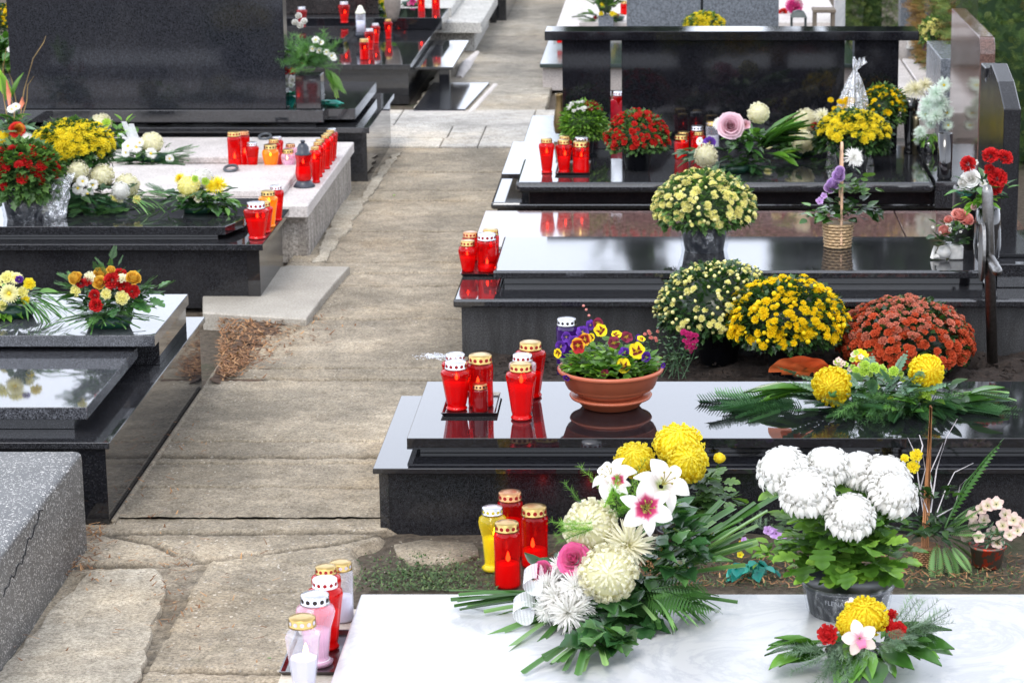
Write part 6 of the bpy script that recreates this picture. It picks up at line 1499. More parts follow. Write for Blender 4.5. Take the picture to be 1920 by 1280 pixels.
greens(t, [('leaves', 'fresh', OVAL, 30, (.03, .06), dict(az=(3, 6.3), el=(-.5, .6), C=A(1835, 375, Y), jit=.03)), ('leaves', 'ivy', OVAL, 50, (.03, .06), dict(az=(0, 6.28), el=(-.3, 1), C=A(1845, 355, Y), jit=.05)), ('leaves', 'teal', CURLY, 8, (.03, .05), dict(az=(2.8, 3.6), el=(-.1, .4), C=A(1830, 365, Y), jit=.01))], p)
for (k, pm, u, v, r_, f_) in (('carnation', 'red', 1815, 308, 16, (-.5, -1, .5)), ('carnation', 'red', 1858, 293, 19, (0, -.6, 1)), ('carnation', 'red', 1884, 296, 17, (.4, -.6, .8)), ('carnation', 'red', 1870, 335, 20, (.1, -1, .4)), ('carnation', 'red', 1867, 352, 14, (.2, -1, 0)), ('carnation', 'red', 1855, 318, 11, (0, -1, .5)), ('rose', 'white', 1820, 334, 14, (-.3, -1, .4)), ('rosebud', 'white', 1806, 342, 10, (-.6, -1, .3)), ('tuft', 'white', 1829, 305, 6, (0, -1, .5)), ('rosebud', 'blush', 1826, 388, 6, (-.6, -1, .3)), ('tuft', 'white', 1843, 345, 8, (0, -1, .5))): flower(t, k, pm, u, v, r_, Y - .05, f_)
STEEL = simple('brushed_steel', (.24, .235, .23), .33, 1, nscale=90, namt=.3)
t, p, h = vase('lantern', 'brushed steel cylinder lantern behind the salmon roses', 1808, 348, 470, .31, 22, [(1, 0), (1, .92), (1.05, .93), (1, .97), (.9, 1)], STEEL, 'lantern')
p = G(1862, 692, .02); zt = A(1850, 350, p.y).z
t = thing('steel_cross', 'tall steel tube cross with an oval plaque, standing in the soil at right', 'cross', p)
mb = MB(); rr = 10.5 / ppm(p.y, .3); q = A(1851, 350, p.y); mb.lathe([(rr, -.02), (rr, zt - .02), (rr * .7, zt + .004), (0, zt + .006)], (0, 0, 0), 24)
mb.V[-1] = mb.V[-1] + np.outer((mb.V[-1][:, 2]) / zt, np.array((q.x - p.x, 0, 0))) + np.array((p.x, p.y, 0)); part('upright', mb, STEEL, t)
xm = A(1856, 480, p.y).x; zm = A(1856, 485, p.y).z; mb = MB()
mb.tube([(xm, p.y + .22, zm + .0), (xm, p.y - .20, zm), (xm, p.y - .215, zm), (xm, p.y - .222, zm)], [rr * .95, rr * .95, rr * .7, .002], 20); part('crossbar', mb, STEEL, t)
mb = MB(); V = []; n = 32; cxx = xm - rr - .006
V0 = [(cxx, p.y - .03 + .065 * math.cos(2 * PI * k / n), zm + .03 + .105 * math.sin(2 * PI * k / n)) for k in range(n)]
mb.add(V0 + [(x - .012, y, z) for x, y, z in V0], [tuple(range(n)), tuple(reversed(range(n, 2 * n)))] + [(k, n + k, n + (k + 1) % n, (k + 1) % n) for k in range(n)]); part('plaque', mb, STEEL, t, smooth=False, bevel=.002)

# ---------------- arrangements on the rounded-edge grave
def arrange(name, label, u, vb, z, fls, specs, dy=.08, cat='flower arrangement', holder=True):
    p = G(u, vb, z); Y = p.y + dy; t = thing(name, label, cat, (p.x, Y, z), 'flower arrangements laid on the graves'); sp = []
    for (nm, mt, tp, n, Lr, uu, vv, kw) in specs:
        kw = dict(kw); d_ = kw.pop('dy', 0); kw['C'] = A(uu, vv, Y + d_); sp.append((nm, mt, tp, n, Lr, kw))
    if holder:
        mb = MB(); mb.lathe([(.05, 0), (.06, .03), (0, .035)], (p.x, Y, z + .001), 14, sx=1.3); part('foam_tray', mb, simple('green_tray', (.01, .05, .03), .4), t)
    greens(t, sp, (p.x, Y, z + .04))
    for fl in fls:
        k, pm, uu, vv, r_ = fl[:5]; f_ = fl[5] if len(fl) > 5 else (U(-.3, .3), -1, U(.2, .7)); dd = fl[6] if len(fl) > 6 else -.06
        flower(t, k, pm, uu, vv, r_, Y + dd, f_)
    return t, Y
ALL = dict(az=(0, 6.28), el=(-.1, .8), jit=.05)
arrange('flower_arrangement', 'spray with a lilac rose and white chrysanthemums, leaves fanning right, on the rounded slab', 1380, 328, .27,
  [('rose', 'palepink', 1370, 236, 20, (0, -1, .3), -.1), ('daisy', 'white', 1350, 232, 15, (-.4, -.8, .7), -.05), ('incurve', 'cream', 1324, 292, 22, (-.2, -1, .2), -.12), ('incurve', 'cream', 1422, 212, 20, (0, -1, .4), .03), ('pansy', 'pansypurple', 1330, 268, 14, (-.2, -.9, .5), -.08), ('daisy', 'white', 1312, 265, 9, (-.8, -.8, .4)), ('tuft', 'palepink', 1398, 234, 10)],
  [('leaves', 'grey', OVAL, 40, (.05, .09), 1320, 290, dict(az=(2.6, 5), el=(-.4, .4), jit=.05)), ('leaves', 'laurel', OVAL, 50, (.05, .09), 1400, 265, dict(az=(0, 6.28), el=(-.3, .9), jit=.07)), ('leaves', 'laurel', NARROW, 26, (.14, .24), 1425, 275, dict(az=(-.3, .5), el=(.35, .95), jit=.03, wide=1.4)),
   ('leaves', 'dark', OVAL, 50, (.05, .08), 1395, 295, dict(az=(0, 6.28), el=(-.3, .6), jit=.07)), ('fir_branches', 'fir', FIR, 14, (.08, .14), 1400, 315, dict(az=(3.6, 6), el=(-.1, .3), jit=.03)), ('leaves', 'fresh', OVAL, 10, (.06, .1), 1450, 290, dict(az=(-.8, .6), el=(-.2, .5), jit=.04))])
arrange('flower_arrangement', 'cream pompom chrysanthemums with dark red blooms, between the lilac rose spray and the yellow bush', 1500, 298, .27,
  [('incurve', 'cream', 1511, 226, 23, (0, -.9, .6), 0), ('incurve', 'cream', 1506, 265, 21, (0, -1, .2), -.1), ('spider', 'creamy', 1492, 246, 24, (-.2, -1, .3)), ('spider', 'cream', 1541, 217, 18, (.2, -.9, .5)), ('carnation', 'darkred', 1475, 241, 9), ('carnation', 'darkred', 1454, 252, 7), ('carnation', 'darkred', 1527, 236, 7), ('tuft', 'creamy', 1466, 240, 9), ('carnation', 'darkred', 1470, 246, 8), ('rosebud', 'creamy', 1456, 245, 8), ('daisy', 'creamy', 1440, 272, 9), ('tuft', 'darkred', 1495, 233, 5)],
  [('leaves', 'dark', OVAL, 70, (.05, .09), 1490, 275, dict(az=(0, 6.28), el=(-.2, .6), jit=.09)), ('leaves', 'laurel', OVAL, 26, (.05, .1), 1500, 285, dict(az=(3, 6.4), el=(-.3, .3), jit=.08))])
# cellophane cone over a plant
p = G(1598, 300, .27); Y = p.y + .22
t = thing('wrapped_bouquet', 'tall cone of clear cellophane tied at the top, behind the yellow chrysanthemum', 'bouquet', (p.x, Y, .246))
zt = A(1610, 112, Y).z; zn = A(1606, 132, Y).z; xk = A(1603, 130, Y).x; mb = MB(); V = []; F = []; seg = 44
levels = [(.25, .085), (.34, .10), (.42, .085), (.52, .06), (zn - .05, .03), (zn, .008), (zn + .02, .018), (zt, .03)]
for i, (z_, r_) in enumerate(levels):
    xc = p.x + (xk - p.x) * min(1, (z_ - .25) / (zn - .25)) + max(0, z_ - zn) * .4
    for j in range(seg):
        a = 2 * PI * j / seg; q = 1 + .22 * math.sin(a * 7 + i * .6) * (.6 if i < 4 else 1) + .12 * math.sin(a * 13 + i); V.append((xc + r_ * q * math.cos(a), Y + r_ * q * math.sin(a), z_ + (.012 * math.sin(a * 3) if i == 7 else 0)))
for i in range(len(levels) - 1):
    for j in range(seg):
        j2 = (j + 1) % seg; F.append((i * seg + j, i * seg + j2, (i + 1) * seg + j2, (i + 1) * seg + j))
mb.add(V, F); part('cellophane_wrap', mb, film('cellophane_dense', .3, .75), t, smooth=False)
greens(t, [('leaves', 'mum', MUMS, 120, (.03, .05), dict(az=(0, 6.28), el=(-.2, 1), C=(p.x, Y, .34), jit=.06))], (p.x, Y, .34))
for k in range(14): flower(t, 'button', 'gold', 1575 + U(-18, 25), 195 + U(-12, 14), 6, Y - .04)
# right cluster
PV2 = [(.55, 0), (.6, .03), (.45, .12), (.6, .5), (.8, .85), (1, 1)]
t, p, h = vase('vase', 'dark tapered vase with a cream spider chrysanthemum, by the right pillar', 1706, 186, 290, .246, 18, PV2, VASB); Y = p.y
for (u, v, r_) in ((1716, 168, 24), (1735, 160, 20), (1705, 172, 18)): flower(t, 'spider', 'cream', u, v, r_, Y, (U(-.3, .3), -.7, .8))
t, p, h = vase('vase', 'glossy black bowl vase overflowing with minty white chrysanthemums beside the brown headstone', 1745, 262, 300, .246, 24, [(.5, 0), (.8, .1), (1, .4), (1, .8), (.9, 1)], VASB); Y = p.y
greens(t, [('leaves', 'fresh', NARROW, 40, (.03, .06), dict(az=(3.4, 6), el=(-.9, .3), C=A(1745, 255, Y), jit=.03))], p)
for (u, v, r_) in ((1770, 160, 18), (1755, 175, 20), (1740, 195, 20), (1765, 195, 20), (1735, 215, 18), (1755, 218, 20), (1775, 212, 18), (1726, 248, 16), (1722, 262, 12), (1778, 235, 14), (1745, 232, 14)): flower(t, 'spider', 'mint', u, v, r_, Y + U(-.06, .04), (U(-.6, .2), -1, U(0, .6))); flower(t, 'daisy', 'mint', u, v, r_ * .7, Y, (U(-.4, .2), -1, U(0, .6)))
vase('vase', 'straight dark polished vase in front of the minty white flowers', 1772, 250, 338, .272, 14, [(.85, 0), (1, .05), (1, 1)], VASB)
vase('vase', 'small brass rimmed dark vase standing between black vases near the right pillar', 1717, 218, 290, .246, 6, [(1, 0), (1, .9), (1.1, 1)], simple('aged_brass_tube', (.35, .30, .2), .4, .8))
BRZ = simple('bronze_vase', (.20, .14, .06), .35, .7)
vase('vase', 'slender bronze vase left of the left pillar', 1051, 176, 252, .246, 14, [(.75, 0), (.85, .05), (1, .25), (.8, .55), (.65, .75), (.7, .95), (.8, 1)], BRZ, seg=8)
p = G(1160, 248, .246); t = thing('heart_plaque', 'glossy red heart shaped decoration standing in the gap beside the left pillar', 'decoration', p)
mb = MB(); n = 30; s = ppm(p.y); zc = A(1160, 212, p.y).z; V0 = []
for k in range(n):
    a = 2 * PI * k / n; V0.append((p.x + 1.3 / s * 16 * math.sin(a) ** 3, p.y, zc + 2.1 / s * (13 * math.cos(a) - 5 * math.cos(2 * a) - 2 * math.cos(3 * a) - math.cos(4 * a))))
mb.add(V0 + [(x, y + .012, z) for x, y, z in V0], [tuple(range(n)), tuple(reversed(range(n, 2 * n)))] + [(k, n + k, n + (k + 1) % n, (k + 1) % n) for k in range(n)]); part('heart', mb, simple('red_gloss', (.6, .01, .03), .15), t, smooth=False, bevel=.003)

# ---------------- arrangements on the left graves
arrange('flower_arrangement', 'bouquet of crimson and yellow buttons with apricot roses and cypress on the upper left slab', 195, 622, .405,
  [('carnation', 'red', 211, 526, 17), ('carnation', 'red', 232, 536, 13, (.2, -1, .4)), ('carnation', 'red', 248, 546, 14, (.4, -1, .3)), ('carnation', 'red', 180, 572, 14, (-.1, -1, .1), -.12), ('carnation', 'red', 177, 553, 11, (-.1, -1, .2), -.1), ('carnation', 'red', 225, 516, 15, (.2, -.6, .9), .03), ('carnation', 'red', 165, 526, 10, (-.3, -1, .5)),
   ('button', 'creamy', 229, 558, 14, (.1, -1, .3), -.1), ('button', 'creamy', 199, 551, 11, (0, -1, .3), -.1), ('button', 'cream', 168, 520, 12), ('button', 'creamy', 142, 545, 13, (-.6, -1, .3)), ('button', 'cream', 228, 522, 12, (0, -.6, .9)), ('carnation', 'darkred', 152, 531, 10),
   ('rosebud', 'orangerose', 189, 515, 14, (0, -.7, .9), .0), ('rosebud', 'orangerose', 187, 530, 13, (-.1, -1, .7)), ('rosebud', 'orangerose', 250, 522, 14, (.4, -.6, .8)), ('rosebud', 'orangerose', 142, 522, 13, (-.5, -.7, .8)), ('rosebud', 'orangerose', 208, 506, 8, (.1, -.5, 1))],
  [('cypress_sprigs', 'cyp', CYP, 70, (.05, .08), 195, 568, dict(az=(3.0, 6.3), el=(-.35, .3), jit=.055)), ('leaves', 'dark', OVAL, 80, (.04, .07), 200, 560, dict(az=(0, 6.28), el=(-.2, .8), jit=.07)), ('leaves', 'ivy', MUML, 30, (.04, .065), 240, 560, dict(az=(4.5, 7), el=(-.4, .6), jit=.05)),
   ('palm_fronds', 'palm', BLADEF, 40, (.08, .14), 195, 588, dict(az=(2.9, 6.5), el=(-.16, .06), jit=.03, wide=.6)), ('cypress_sprigs', 'cyp', CYP, 22, (.05, .075), 160, 540, dict(az=(2.6, 3.6), el=(0, .9), jit=.03)), ('cypress_sprigs', 'cyp', CYP, 8, (.035, .055), 200, 515, dict(az=(0, 6.28), el=(.8, 1.4), jit=.03)), ('cypress_sprigs', 'cyp', CYP, 14, (.045, .07), 255, 545, dict(az=(-.4, .5), el=(0, .8), jit=.03))], dy=.08)
arrange('flower_arrangement', 'pale yellow gerbera and chrysanthemum bouquet cut by the left photo edge', 15, 600, .405,
  [('gerbera', 'creamy', 17, 550, 19, (0, -1, .2), -.1), ('button', 'creamy', 42, 548, 12), ('button', 'lemon', 55, 532, 12, (.4, -1, .4)), ('button', 'creamy', 15, 520, 15, (0, -.7, .8)), ('gerbera', 'creamy', 30, 522, 14, (.1, -.7, .8)), ('carnation', 'purple', 36, 524, 8, (.3, -.8, .7), -.07), ('button', 'creamy', -8, 530, 15), ('button', 'lemon', 48, 562, 9), ('button', 'creamy', 3, 572, 11)],
  [('palm_fronds', 'palm', BLADE2, 40, (.08, .14), 40, 560, dict(az=(-1.2, .5), el=(-.2, .4), jit=.03)), ('leaves', 'laurel', OVAL, 50, (.04, .08), 10, 565, dict(az=(0, 6.28), el=(-.5, .8), jit=.06)), ('leaves', 'fresh', OVAL, 12, (.05, .08), 5, 580, dict(az=(3.3, 5.8), el=(-.5, .1), jit=.03))], dy=.06)
arrange('flower_arrangement', 'elongated wreath of white pompoms and small white daisies on the left black slab', 200, 400, .323,
  [('incurve', 'cream', 144, 321, 22, (-.2, -.8, .6), 0), ('incurve', 'cream', 190, 330, 24, (0, -.7, .8), .04), ('incurve', 'cream', 238, 348, 23, (.2, -.8, .6), .0), ('incurve', 'white', 226, 358, 17, (0, -1, .3), -.06), ('daisy', 'white', 146, 353, 13, (-.2, -1, .4)), ('daisy', 'white', 164, 364, 13), ('daisy', 'white', 174, 347, 12), ('daisy', 'white', 155, 340, 12), ('button', 'creamy', 216, 370, 10), ('button', 'creamy', 257, 374, 9), ('button', 'cream', 225, 375, 7)],
  [('leaves', 'fir', FIR, 40, (.07, .12), 170, 375, dict(az=(3, 6.3), el=(-.3, .3), jit=.07)), ('leaves', 'palm', BLADE2, 26, (.09, .17), 235, 375, dict(az=(-1, .6), el=(-.1, .5), jit=.04)), ('leaves', 'cyp', CYP, 36, (.06, .10), 190, 385, dict(az=(3, 6.3), el=(-.4, .2), jit=.07)), ('leaves', 'palm', BLADE2, 12, (.1, .16), 120, 335, dict(az=(2, 3.4), el=(.4, 1), jit=.03)), ('leaves', 'dark', OVAL, 60, (.04, .07), 190, 365, dict(az=(0, 6.28), el=(-.2, .7), jit=.09))])
arrange('flower_arrangement', 'round wreath with white pompoms and yellow spider blooms in a green dish, nearest the candles', 368, 404, .323,
  [('incurve', 'white', 378, 336, 22, (0, -.6, .9), .04), ('incurve', 'creamy', 354, 350, 21, (-.1, -.9, .5), -.04), ('spider', 'yellow', 408, 347, 21, (.4, -.8, .6), -.02), ('spider', 'yellow', 337, 335, 14, (-.5, -.7, .7), .02), ('button', 'green', 385, 340, 8), ('tuft', 'cream', 340, 372, 9), ('tuft', 'cream', 372, 373, 8), ('button', 'green', 366, 335, 7), ('spider', 'yellow', 396, 350, 14, (.2, -1, .4), -.04)],
  [('leaves', 'ivy', IVY, 60, (.04, .07), 370, 372, dict(az=(2.8, 6.6), el=(-.4, .4), jit=.07)), ('leaves', 'laurel', OVAL, 24, (.04, .075), 410, 380, dict(az=(4.5, 6.8), el=(-.5, .2), jit=.04)), ('leaves', 'dark', OVAL, 50, (.04, .07), 365, 368, dict(az=(0, 6.28), el=(-.3, .5), jit=.08)), ('leaves', 'cyp', CYP, 14, (.05, .09), 320, 368, dict(az=(2.6, 3.6), el=(-.1, .5), jit=.03))])
arrange('flower_arrangement', 'white pompom with small white daisies and fir on the pale limestone slab', 280, 308, .285,
  [('incurve', 'cream', 284, 268, 21, (.1, -.8, .6), 0), ('daisy', 'white', 240, 274, 13, (-.2, -.8, .6)), ('daisy', 'white', 256, 276, 12), ('daisy', 'white', 236, 286, 10, (-.4, -1, .3)), ('daisy', 'white', 283, 288, 12), ('daisy', 'white', 318, 298, 9, (.5, -1, .3)), ('daisy', 'white', 262, 268, 9)],
  [('fir_branches', 'fir', FIR, 36, (.08, .14), 280, 300, dict(az=(2.8, 6.6), el=(-.1, .3), jit=.05)), ('leaves', 'mum', OVAL, 30, (.03, .06), 280, 292, dict(az=(0, 6.28), el=(-.1, .7), jit=.07)), ('fir_branches', 'cyp', CYP, 12, (.06, .1), 320, 290, dict(az=(-.3, .4), el=(0, .4), jit=.03))])
t, Y = arrange('flower_arrangement', 'white chrysanthemums with speckled leaves at the back of the pale limestone grave', 215, 282, .285,
  [('incurve', 'cream', 188, 232, 21, (-.1, -.7, .8), 0), ('incurve', 'cream', 182, 247, 16, (-.2, -1, .3)), ('button', 'green', 200, 230, 9)],
  [('leaves', 'laurel', OVAL, 40, (.04, .07), 212, 256, dict(az=(0, 6.28), el=(-.3, .7), jit=.05)), ('leaves', 'fresh', OVAL, 16, (.04, .06), 240, 240, dict(az=(0, 6.28), el=(-.3, .9), jit=.04)), ('leaves', 'dark', OVAL, 30, (.04, .07), 208, 272, dict(az=(3, 6.3), el=(-.3, .3), jit=.04))])
mb = MB()
for (u0, v0, u1, v1, w0, w1) in ((232, 228, 250, 268, .012, .02), (246, 232, 256, 272, .012, .022), (225, 250, 246, 270, .01, .012)):
    a, b = np.array(A(u0, v0, Y - .08)), np.array(A(u1, v1, Y - .1)); mb.add([a - (w0, 0, 0), a + (w0, 0, 0), b + (w1, .01, 0), b - (w1, -.01, 0)], [(0, 1, 2, 3)])
part('ribbon', mb, TULLE, t)
# crumpled cellophane bags at far left
p = G(62, 416, .323); t = thing('cellophane_bag', 'crumpled clear cellophane bag with a pale bloom inside, between the red plant and the wreath', 'bag', (p.x + .06, p.y + .08, .323))
wrap(t, (p.x + .06, p.y + .08, .324), .05, .075, .17, seed=9, amp=.35, mat=film('cellophane_dense', .3, .75), rows=8); flower(t, 'button', 'cream', 80, 390, 13, p.y + .06)
# exotic arrangement with curly twigs, far left
p = G(20, 285, .285); Y = p.y + .1
t = thing('flower_arrangement', 'tall exotic arrangement with curly willow twigs and orange rose at the far left', 'flower arrangement', (p.x, Y, .285))
mb = MB()
for pts in [[(32, 262), (45, 170), (62, 110), (82, 80), (86, 68)], [(30, 260), (50, 190), (52, 160), (63, 144)], [(20, 255), (8, 190), (2, 150), (12, 90)], [(28, 250), (26, 200), (10, 160), (5, 120)], [(22, 250), (30, 190), (22, 150), (14, 130)]]:
    mb.tube([A(u, v, Y + U(-.03, .03)) for u, v in pts], [.003, .0026, .0022, .0016, .001][:len(pts)], 5)
part('twigs', mb, simple('willow', (.30, .20, .07), .6), t)
greens(t, [('leaves', 'euca', OVAL, 50, (.05, .09), dict(az=(0, 6.28), el=(-.4, .8), C=A(18, 245, Y), jit=.06)), ('leaves', 'laurel', OVAL, 24, (.05, .09), dict(az=(0, 6.28), el=(-.2, .9), C=A(10, 225, Y), jit=.05)), ('leaves', 'fresh', NARROW, 5, (.12, .16), dict(az=(0, 6.28), el=(1.1, 1.5), C=A(15, 190, Y), jit=.02))], p)
for (k, pm, u, v, r_, f_) in (('rosebud', 'orangerose', 35, 242, 10, (.3, -1, .3)), ('rose', 'scarlet', 32, 244, 12, (.3, -1, .3)), ('daisy', 'white', 22, 205, 10, (0, -.8, .8)), ('daisy', 'white', 30, 200, 9, (.3, -.8, .8)), ('incurve', 'white', 50, 262, 13, (.2, -1, .5)), ('button', 'green', 36, 265, 9, (0, -1, .5)), ('carnation', 'salmon', 50, 275, 11, (.2, -1, .4)), ('incurve', 'yellow', 3, 258, 14, (-.2, -1, .5)), ('button', 'green', 28, 258, 8, (0, -1, .5))): flower(t, k, pm, u, v, r_, Y - .06, f_)
mb = MB()
for (u0, v0, u1, v1) in ((18, 205, 12, 150), (38, 205, 42, 182)):
    a, b = A(u0, v0, Y - .04), A(u1, v1, Y - .04); mb.tube([a, (a + b) / 2 + Vector((.004, 0, 0)), b], [.003, .012, .002], 8)
part('bract', mb, simple('red_bract', (.70, .22, .12), .5), t)
# shrub behind at far left
p = A(15, 210, 12.9); t = thing('shrub', 'leafy green plant with white flowers left of the big speckled headstone', 'plant', (p.x, 12.9, .0))
greens(t, [('leaves', 'laurel', OVAL, 260, (.05, .09), dict(az=(0, 6.28), el=(-.4, 1.1), C=A(14, 100, 12.9), jit=.11)), ('leaves', 'fresh', CYP, 50, (.08, .12), dict(az=(0, 6.28), el=(-.5, .8), C=A(22, 115, 12.9), jit=.06))], p)
flower(t, 'daisy', 'white', 20, 93, 8, 12.7); flower(t, 'daisy', 'white', 30, 98, 6, 12.7)
mb = MB(); mb.box(p.x - .10, p.x + .05, 12.85, 13.0, 0, A(15, 135, 12.9).z); part('stone_vase', mb, BLACK, t, smooth=False, bevel=.003)
# granite vase with greenery next to the big headstone
t, p, h = vase('stone_vase', 'square black granite vase with feathery greenery and small white flowers by the big headstone', 579, 138, 205, .381, 24, None, BLACK, sq=True); Y = p.y
greens(t, [('foliage', 'cyp', CURLY, 150, (.08, .14), dict(az=(0, 6.28), el=(-.2, 1.2), C=A(580, 115, Y), jit=.06)), ('foliage', 'laurel', OVAL, 60, (.04, .07), dict(az=(0, 6.28), el=(-.2, 1), C=A(575, 105, Y), jit=.07)), ('foliage', 'asp', CYP, 8, (.10, .15), dict(az=(5.9, 6.4), el=(-1.3, -.8), C=A(602, 125, Y), jit=.01))], p)
for (u, v, r_) in ((592, 75, 8), (602, 80, 6), (586, 92, 7), (598, 95, 7), (622, 105, 8), (612, 98, 7), (575, 100, 5), (626, 110, 6), (553, 42, 6), (560, 30, 6), (570, 40, 6), (563, 48, 6)): flower(t, 'daisy1' if u > 573 else 'rosebud', 'white', u, v, r_, Y - .05)
p = G(620, 198, .375); t = thing('ribbon_bunch', 'teal cloth ribbon with white cloth flowers lying behind the granite vase', 'ribbon', p)
greens(t, [('ribbon', 'teal', OVAL, 22, (.06, .10), dict(az=(-.3, .4), el=(-.1, .2), C=p + Vector((-.06, .0, .01)), jit=.02, wide=1.2)), ('ribbon', 'teal', OVAL, 16, (.04, .07), dict(az=(4, 5.4), el=(-.8, .6), C=A(548, 175, p.y), jit=.02, wide=1.4))], p)
flower(t, 'tuft', 'white', 549, 150, 9, p.y - .03); flower(t, 'tuft', 'white', 546, 160, 8, p.y - .03); flower(t, 'tuft', 'red', 548, 135, 8, p.y - .03); flower(t, 'tuft', 'white', 604, 178, 6, p.y - .03)

# ---------------- far background
t, p, h = vase('vase', 'tall rounded brown stone vase on the rear kerb of the polished black box grave', 735, -20, 42, .32, 16, [(.45, 0), (.7, .15), (1, .5), (.95, .9), (.8, 1)], simple('stone_brown_vase', (.22, .19, .165), .35))
arrange('flower_arrangement', 'yellow flowers with green leaves left of the tall brown stone vase', 722, 30, .30, [('daisy', 'lemon', 725, 14, 9), ('daisy', 'lemon', 717, 5, 8), ('daisy', 'creamy', 728, 22, 7)], [('leaves', 'fresh', OVAL, 40, (.04, .08), 716, 18, dict(az=(0, 6.28), el=(-.3, .9), jit=.05))])
arrange('flower_arrangement', 'small pink flowers between the brown vase and the farthest candles', 772, 14, .30, [('tuft', 'magenta', 774, 4, 7), ('tuft', 'pink', 768, 8, 5)], [('leaves', 'mum', OVAL, 20, (.03, .05), 770, 10, dict(az=(0, 6.28), el=(-.3, .9), jit=.03))])
t, p, h = vase('stone_vase', 'square grey granite vase with a dark stemmed yellow flower bunch behind the lintel', 1136, 28, 56, .20, 14, None, GREYL, sq=True)
greens(t, [('leaves', 'mum', OVAL, 70, (.05, .09), dict(az=(0, 6.28), el=(.2, 1.4), C=A(1136, 10, p.y), jit=.05)), ('leaves', 'dark', NARROW, 14, (.1, .14), dict(az=(0, 6.28), el=(1.1, 1.5), C=A(1136, 30, p.y), jit=.02))], p)
for (u, v, r_) in ((1130, 10, 6), (1127, 26, 5), (1148, 26, 6)): flower(t, 'button', 'lemon', u, v, r_, p.y - .05)
arrange('flower_arrangement', 'low wreath with small yellow and red blooms lying on the pale slab behind the lintel', 1150, 42, .235, [('button', 'lemon', 1153, 28, 5), ('button', 'darkred', 1116, 33, 4), ('button', 'rust', 1158, 30, 4)], [('leaves', 'mum', FIR, 26, (.08, .14), 1130, 38, dict(az=(0, 6.28), el=(-.1, .3), jit=.08))])
t, Y = arrange('flower_arrangement', 'bright pink and red flowers in a green wrap, right of the grey speckled headstone', 1480, 62, .1, [('carnation', 'magenta', 1490, 14, 16, (0, -.9, .6)), ('spider', 'magenta', 1486, 10, 17, (0, -.8, .6)), ('carnation', 'scarlet', 1468, 25, 10), ('carnation', 'palepink', 1495, 8, 10)], [('leaves', 'fresh', OVAL, 36, (.05, .09), 1475, 45, dict(az=(0, 6.28), el=(-.3, .7), jit=.04, wide=1.8))])
p = A(1497, 52, 14.6); t = thing('lantern', 'small dark metal lantern with open frame behind the lintel', 'lantern', (p.x, 14.6, .0)); mb = MB(); w_ = .045; zt = A(1497, 32, 14.6).z; z0 = .3
mb.box(p.x - w_, p.x + w_, 14.55, 14.64, z0, z0 + .02)
for a in (-1, 1):
    for b in (14.555, 14.635): mb.box(p.x + a * w_ * .9 - .005, p.x + a * w_ * .9 + .005, b - .005, b + .005, z0 + .021, zt)
mb.lathe([(w_ * 1.5, 0), (w_ * 1.0, .03), (w_ * .3, .04)], (p.x, 14.595, zt + .001), 4, rot=PI / 4); mb.box(p.x - .04, p.x + .04, 14.56, 14.63, 0, z0 - .001); part('frame', mb, simple('dark_metal', (.05, .06, .06), .4, .6), t, smooth=False)
p = A(1545, 30, 15.2); t = thing('wooden_stool', 'small weathered wooden stand holding clutter behind the lintel', 'stand', (p.x, 15.2, 0)); mb = MB(); zt = A(1545, 17, 15.2).z
mb.box(p.x - .07, p.x + .07, 15.15, 15.3, zt - .02, zt); part('top', mb, simple('old_wood', (.16, .13, .10), .8), t, smooth=False, bevel=.003)
for a in (-1, 1):
    for b in (15.17, 15.28): mb = MB(); mb.box(p.x + a * .055 - .01, p.x + a * .055 + .01, b - .01, b + .01, 0, zt - .0205); part('leg', mb, simple('old_wood', (.16, .13, .10), .8), t, smooth=False)
p = A(1575, 10, 16.4); t = thing('pillar', 'pale marble pillar at the top, left of the dark hedge', 'pillar', (p.x, 16.4, 0)); mb = MB(); mb.box(p.x - .035, p.x + .035, 16.4, 16.5, 0, 1.0); part('shaft', mb, MARBLE, t, smooth=False, bevel=.004)
t, p_, h = vase('hanging_lamp', 'dark lamp with a thin brass rod before the grey headstone at the top right', 1713, 36, 52, .38, 10, [(.8, 0), (1, .4), (.5, .9), (.3, 1)], LIDM['black'], 'lamp'); mb = MB(); q = A(1713, 40, p_.y); mb.tube([q, q + Vector((0, 0, .3))], .006, 6); part('rod', mb, simple('brass_rod', (.5, .35, .15), .4, .8), t)
mb = MB(); mb.box(p_.x - .02, p_.x + .02, p_.y - .02, p_.y + .02, 0, .379); part('post', mb, BLACKM, t, smooth=False)
vase('vase', 'white ceramic vase on the pale kerb below the grey headstone', 1709, 68, 95, .335, 12, [(.6, 0), (.9, .15), (.6, .4), (.8, .8), (1, 1)], WP)
arrange('flower_arrangement', 'white and purple flowers in front of the grey trough at right', 1745, 122, .335, [('daisy', 'white', 1746, 98, 9), ('daisy', 'white', 1758, 92, 8), ('carnation', 'purple', 1735, 90, 7), ('daisy', 'white', 1740, 106, 7), ('carnation', 'darkred', 1762, 78, 7), ('daisy', 'blush', 1765, 66, 7)], [('leaves', 'mum', OVAL, 50, (.04, .07), 1742, 110, dict(az=(0, 6.28), el=(-.3, .8), jit=.04))])
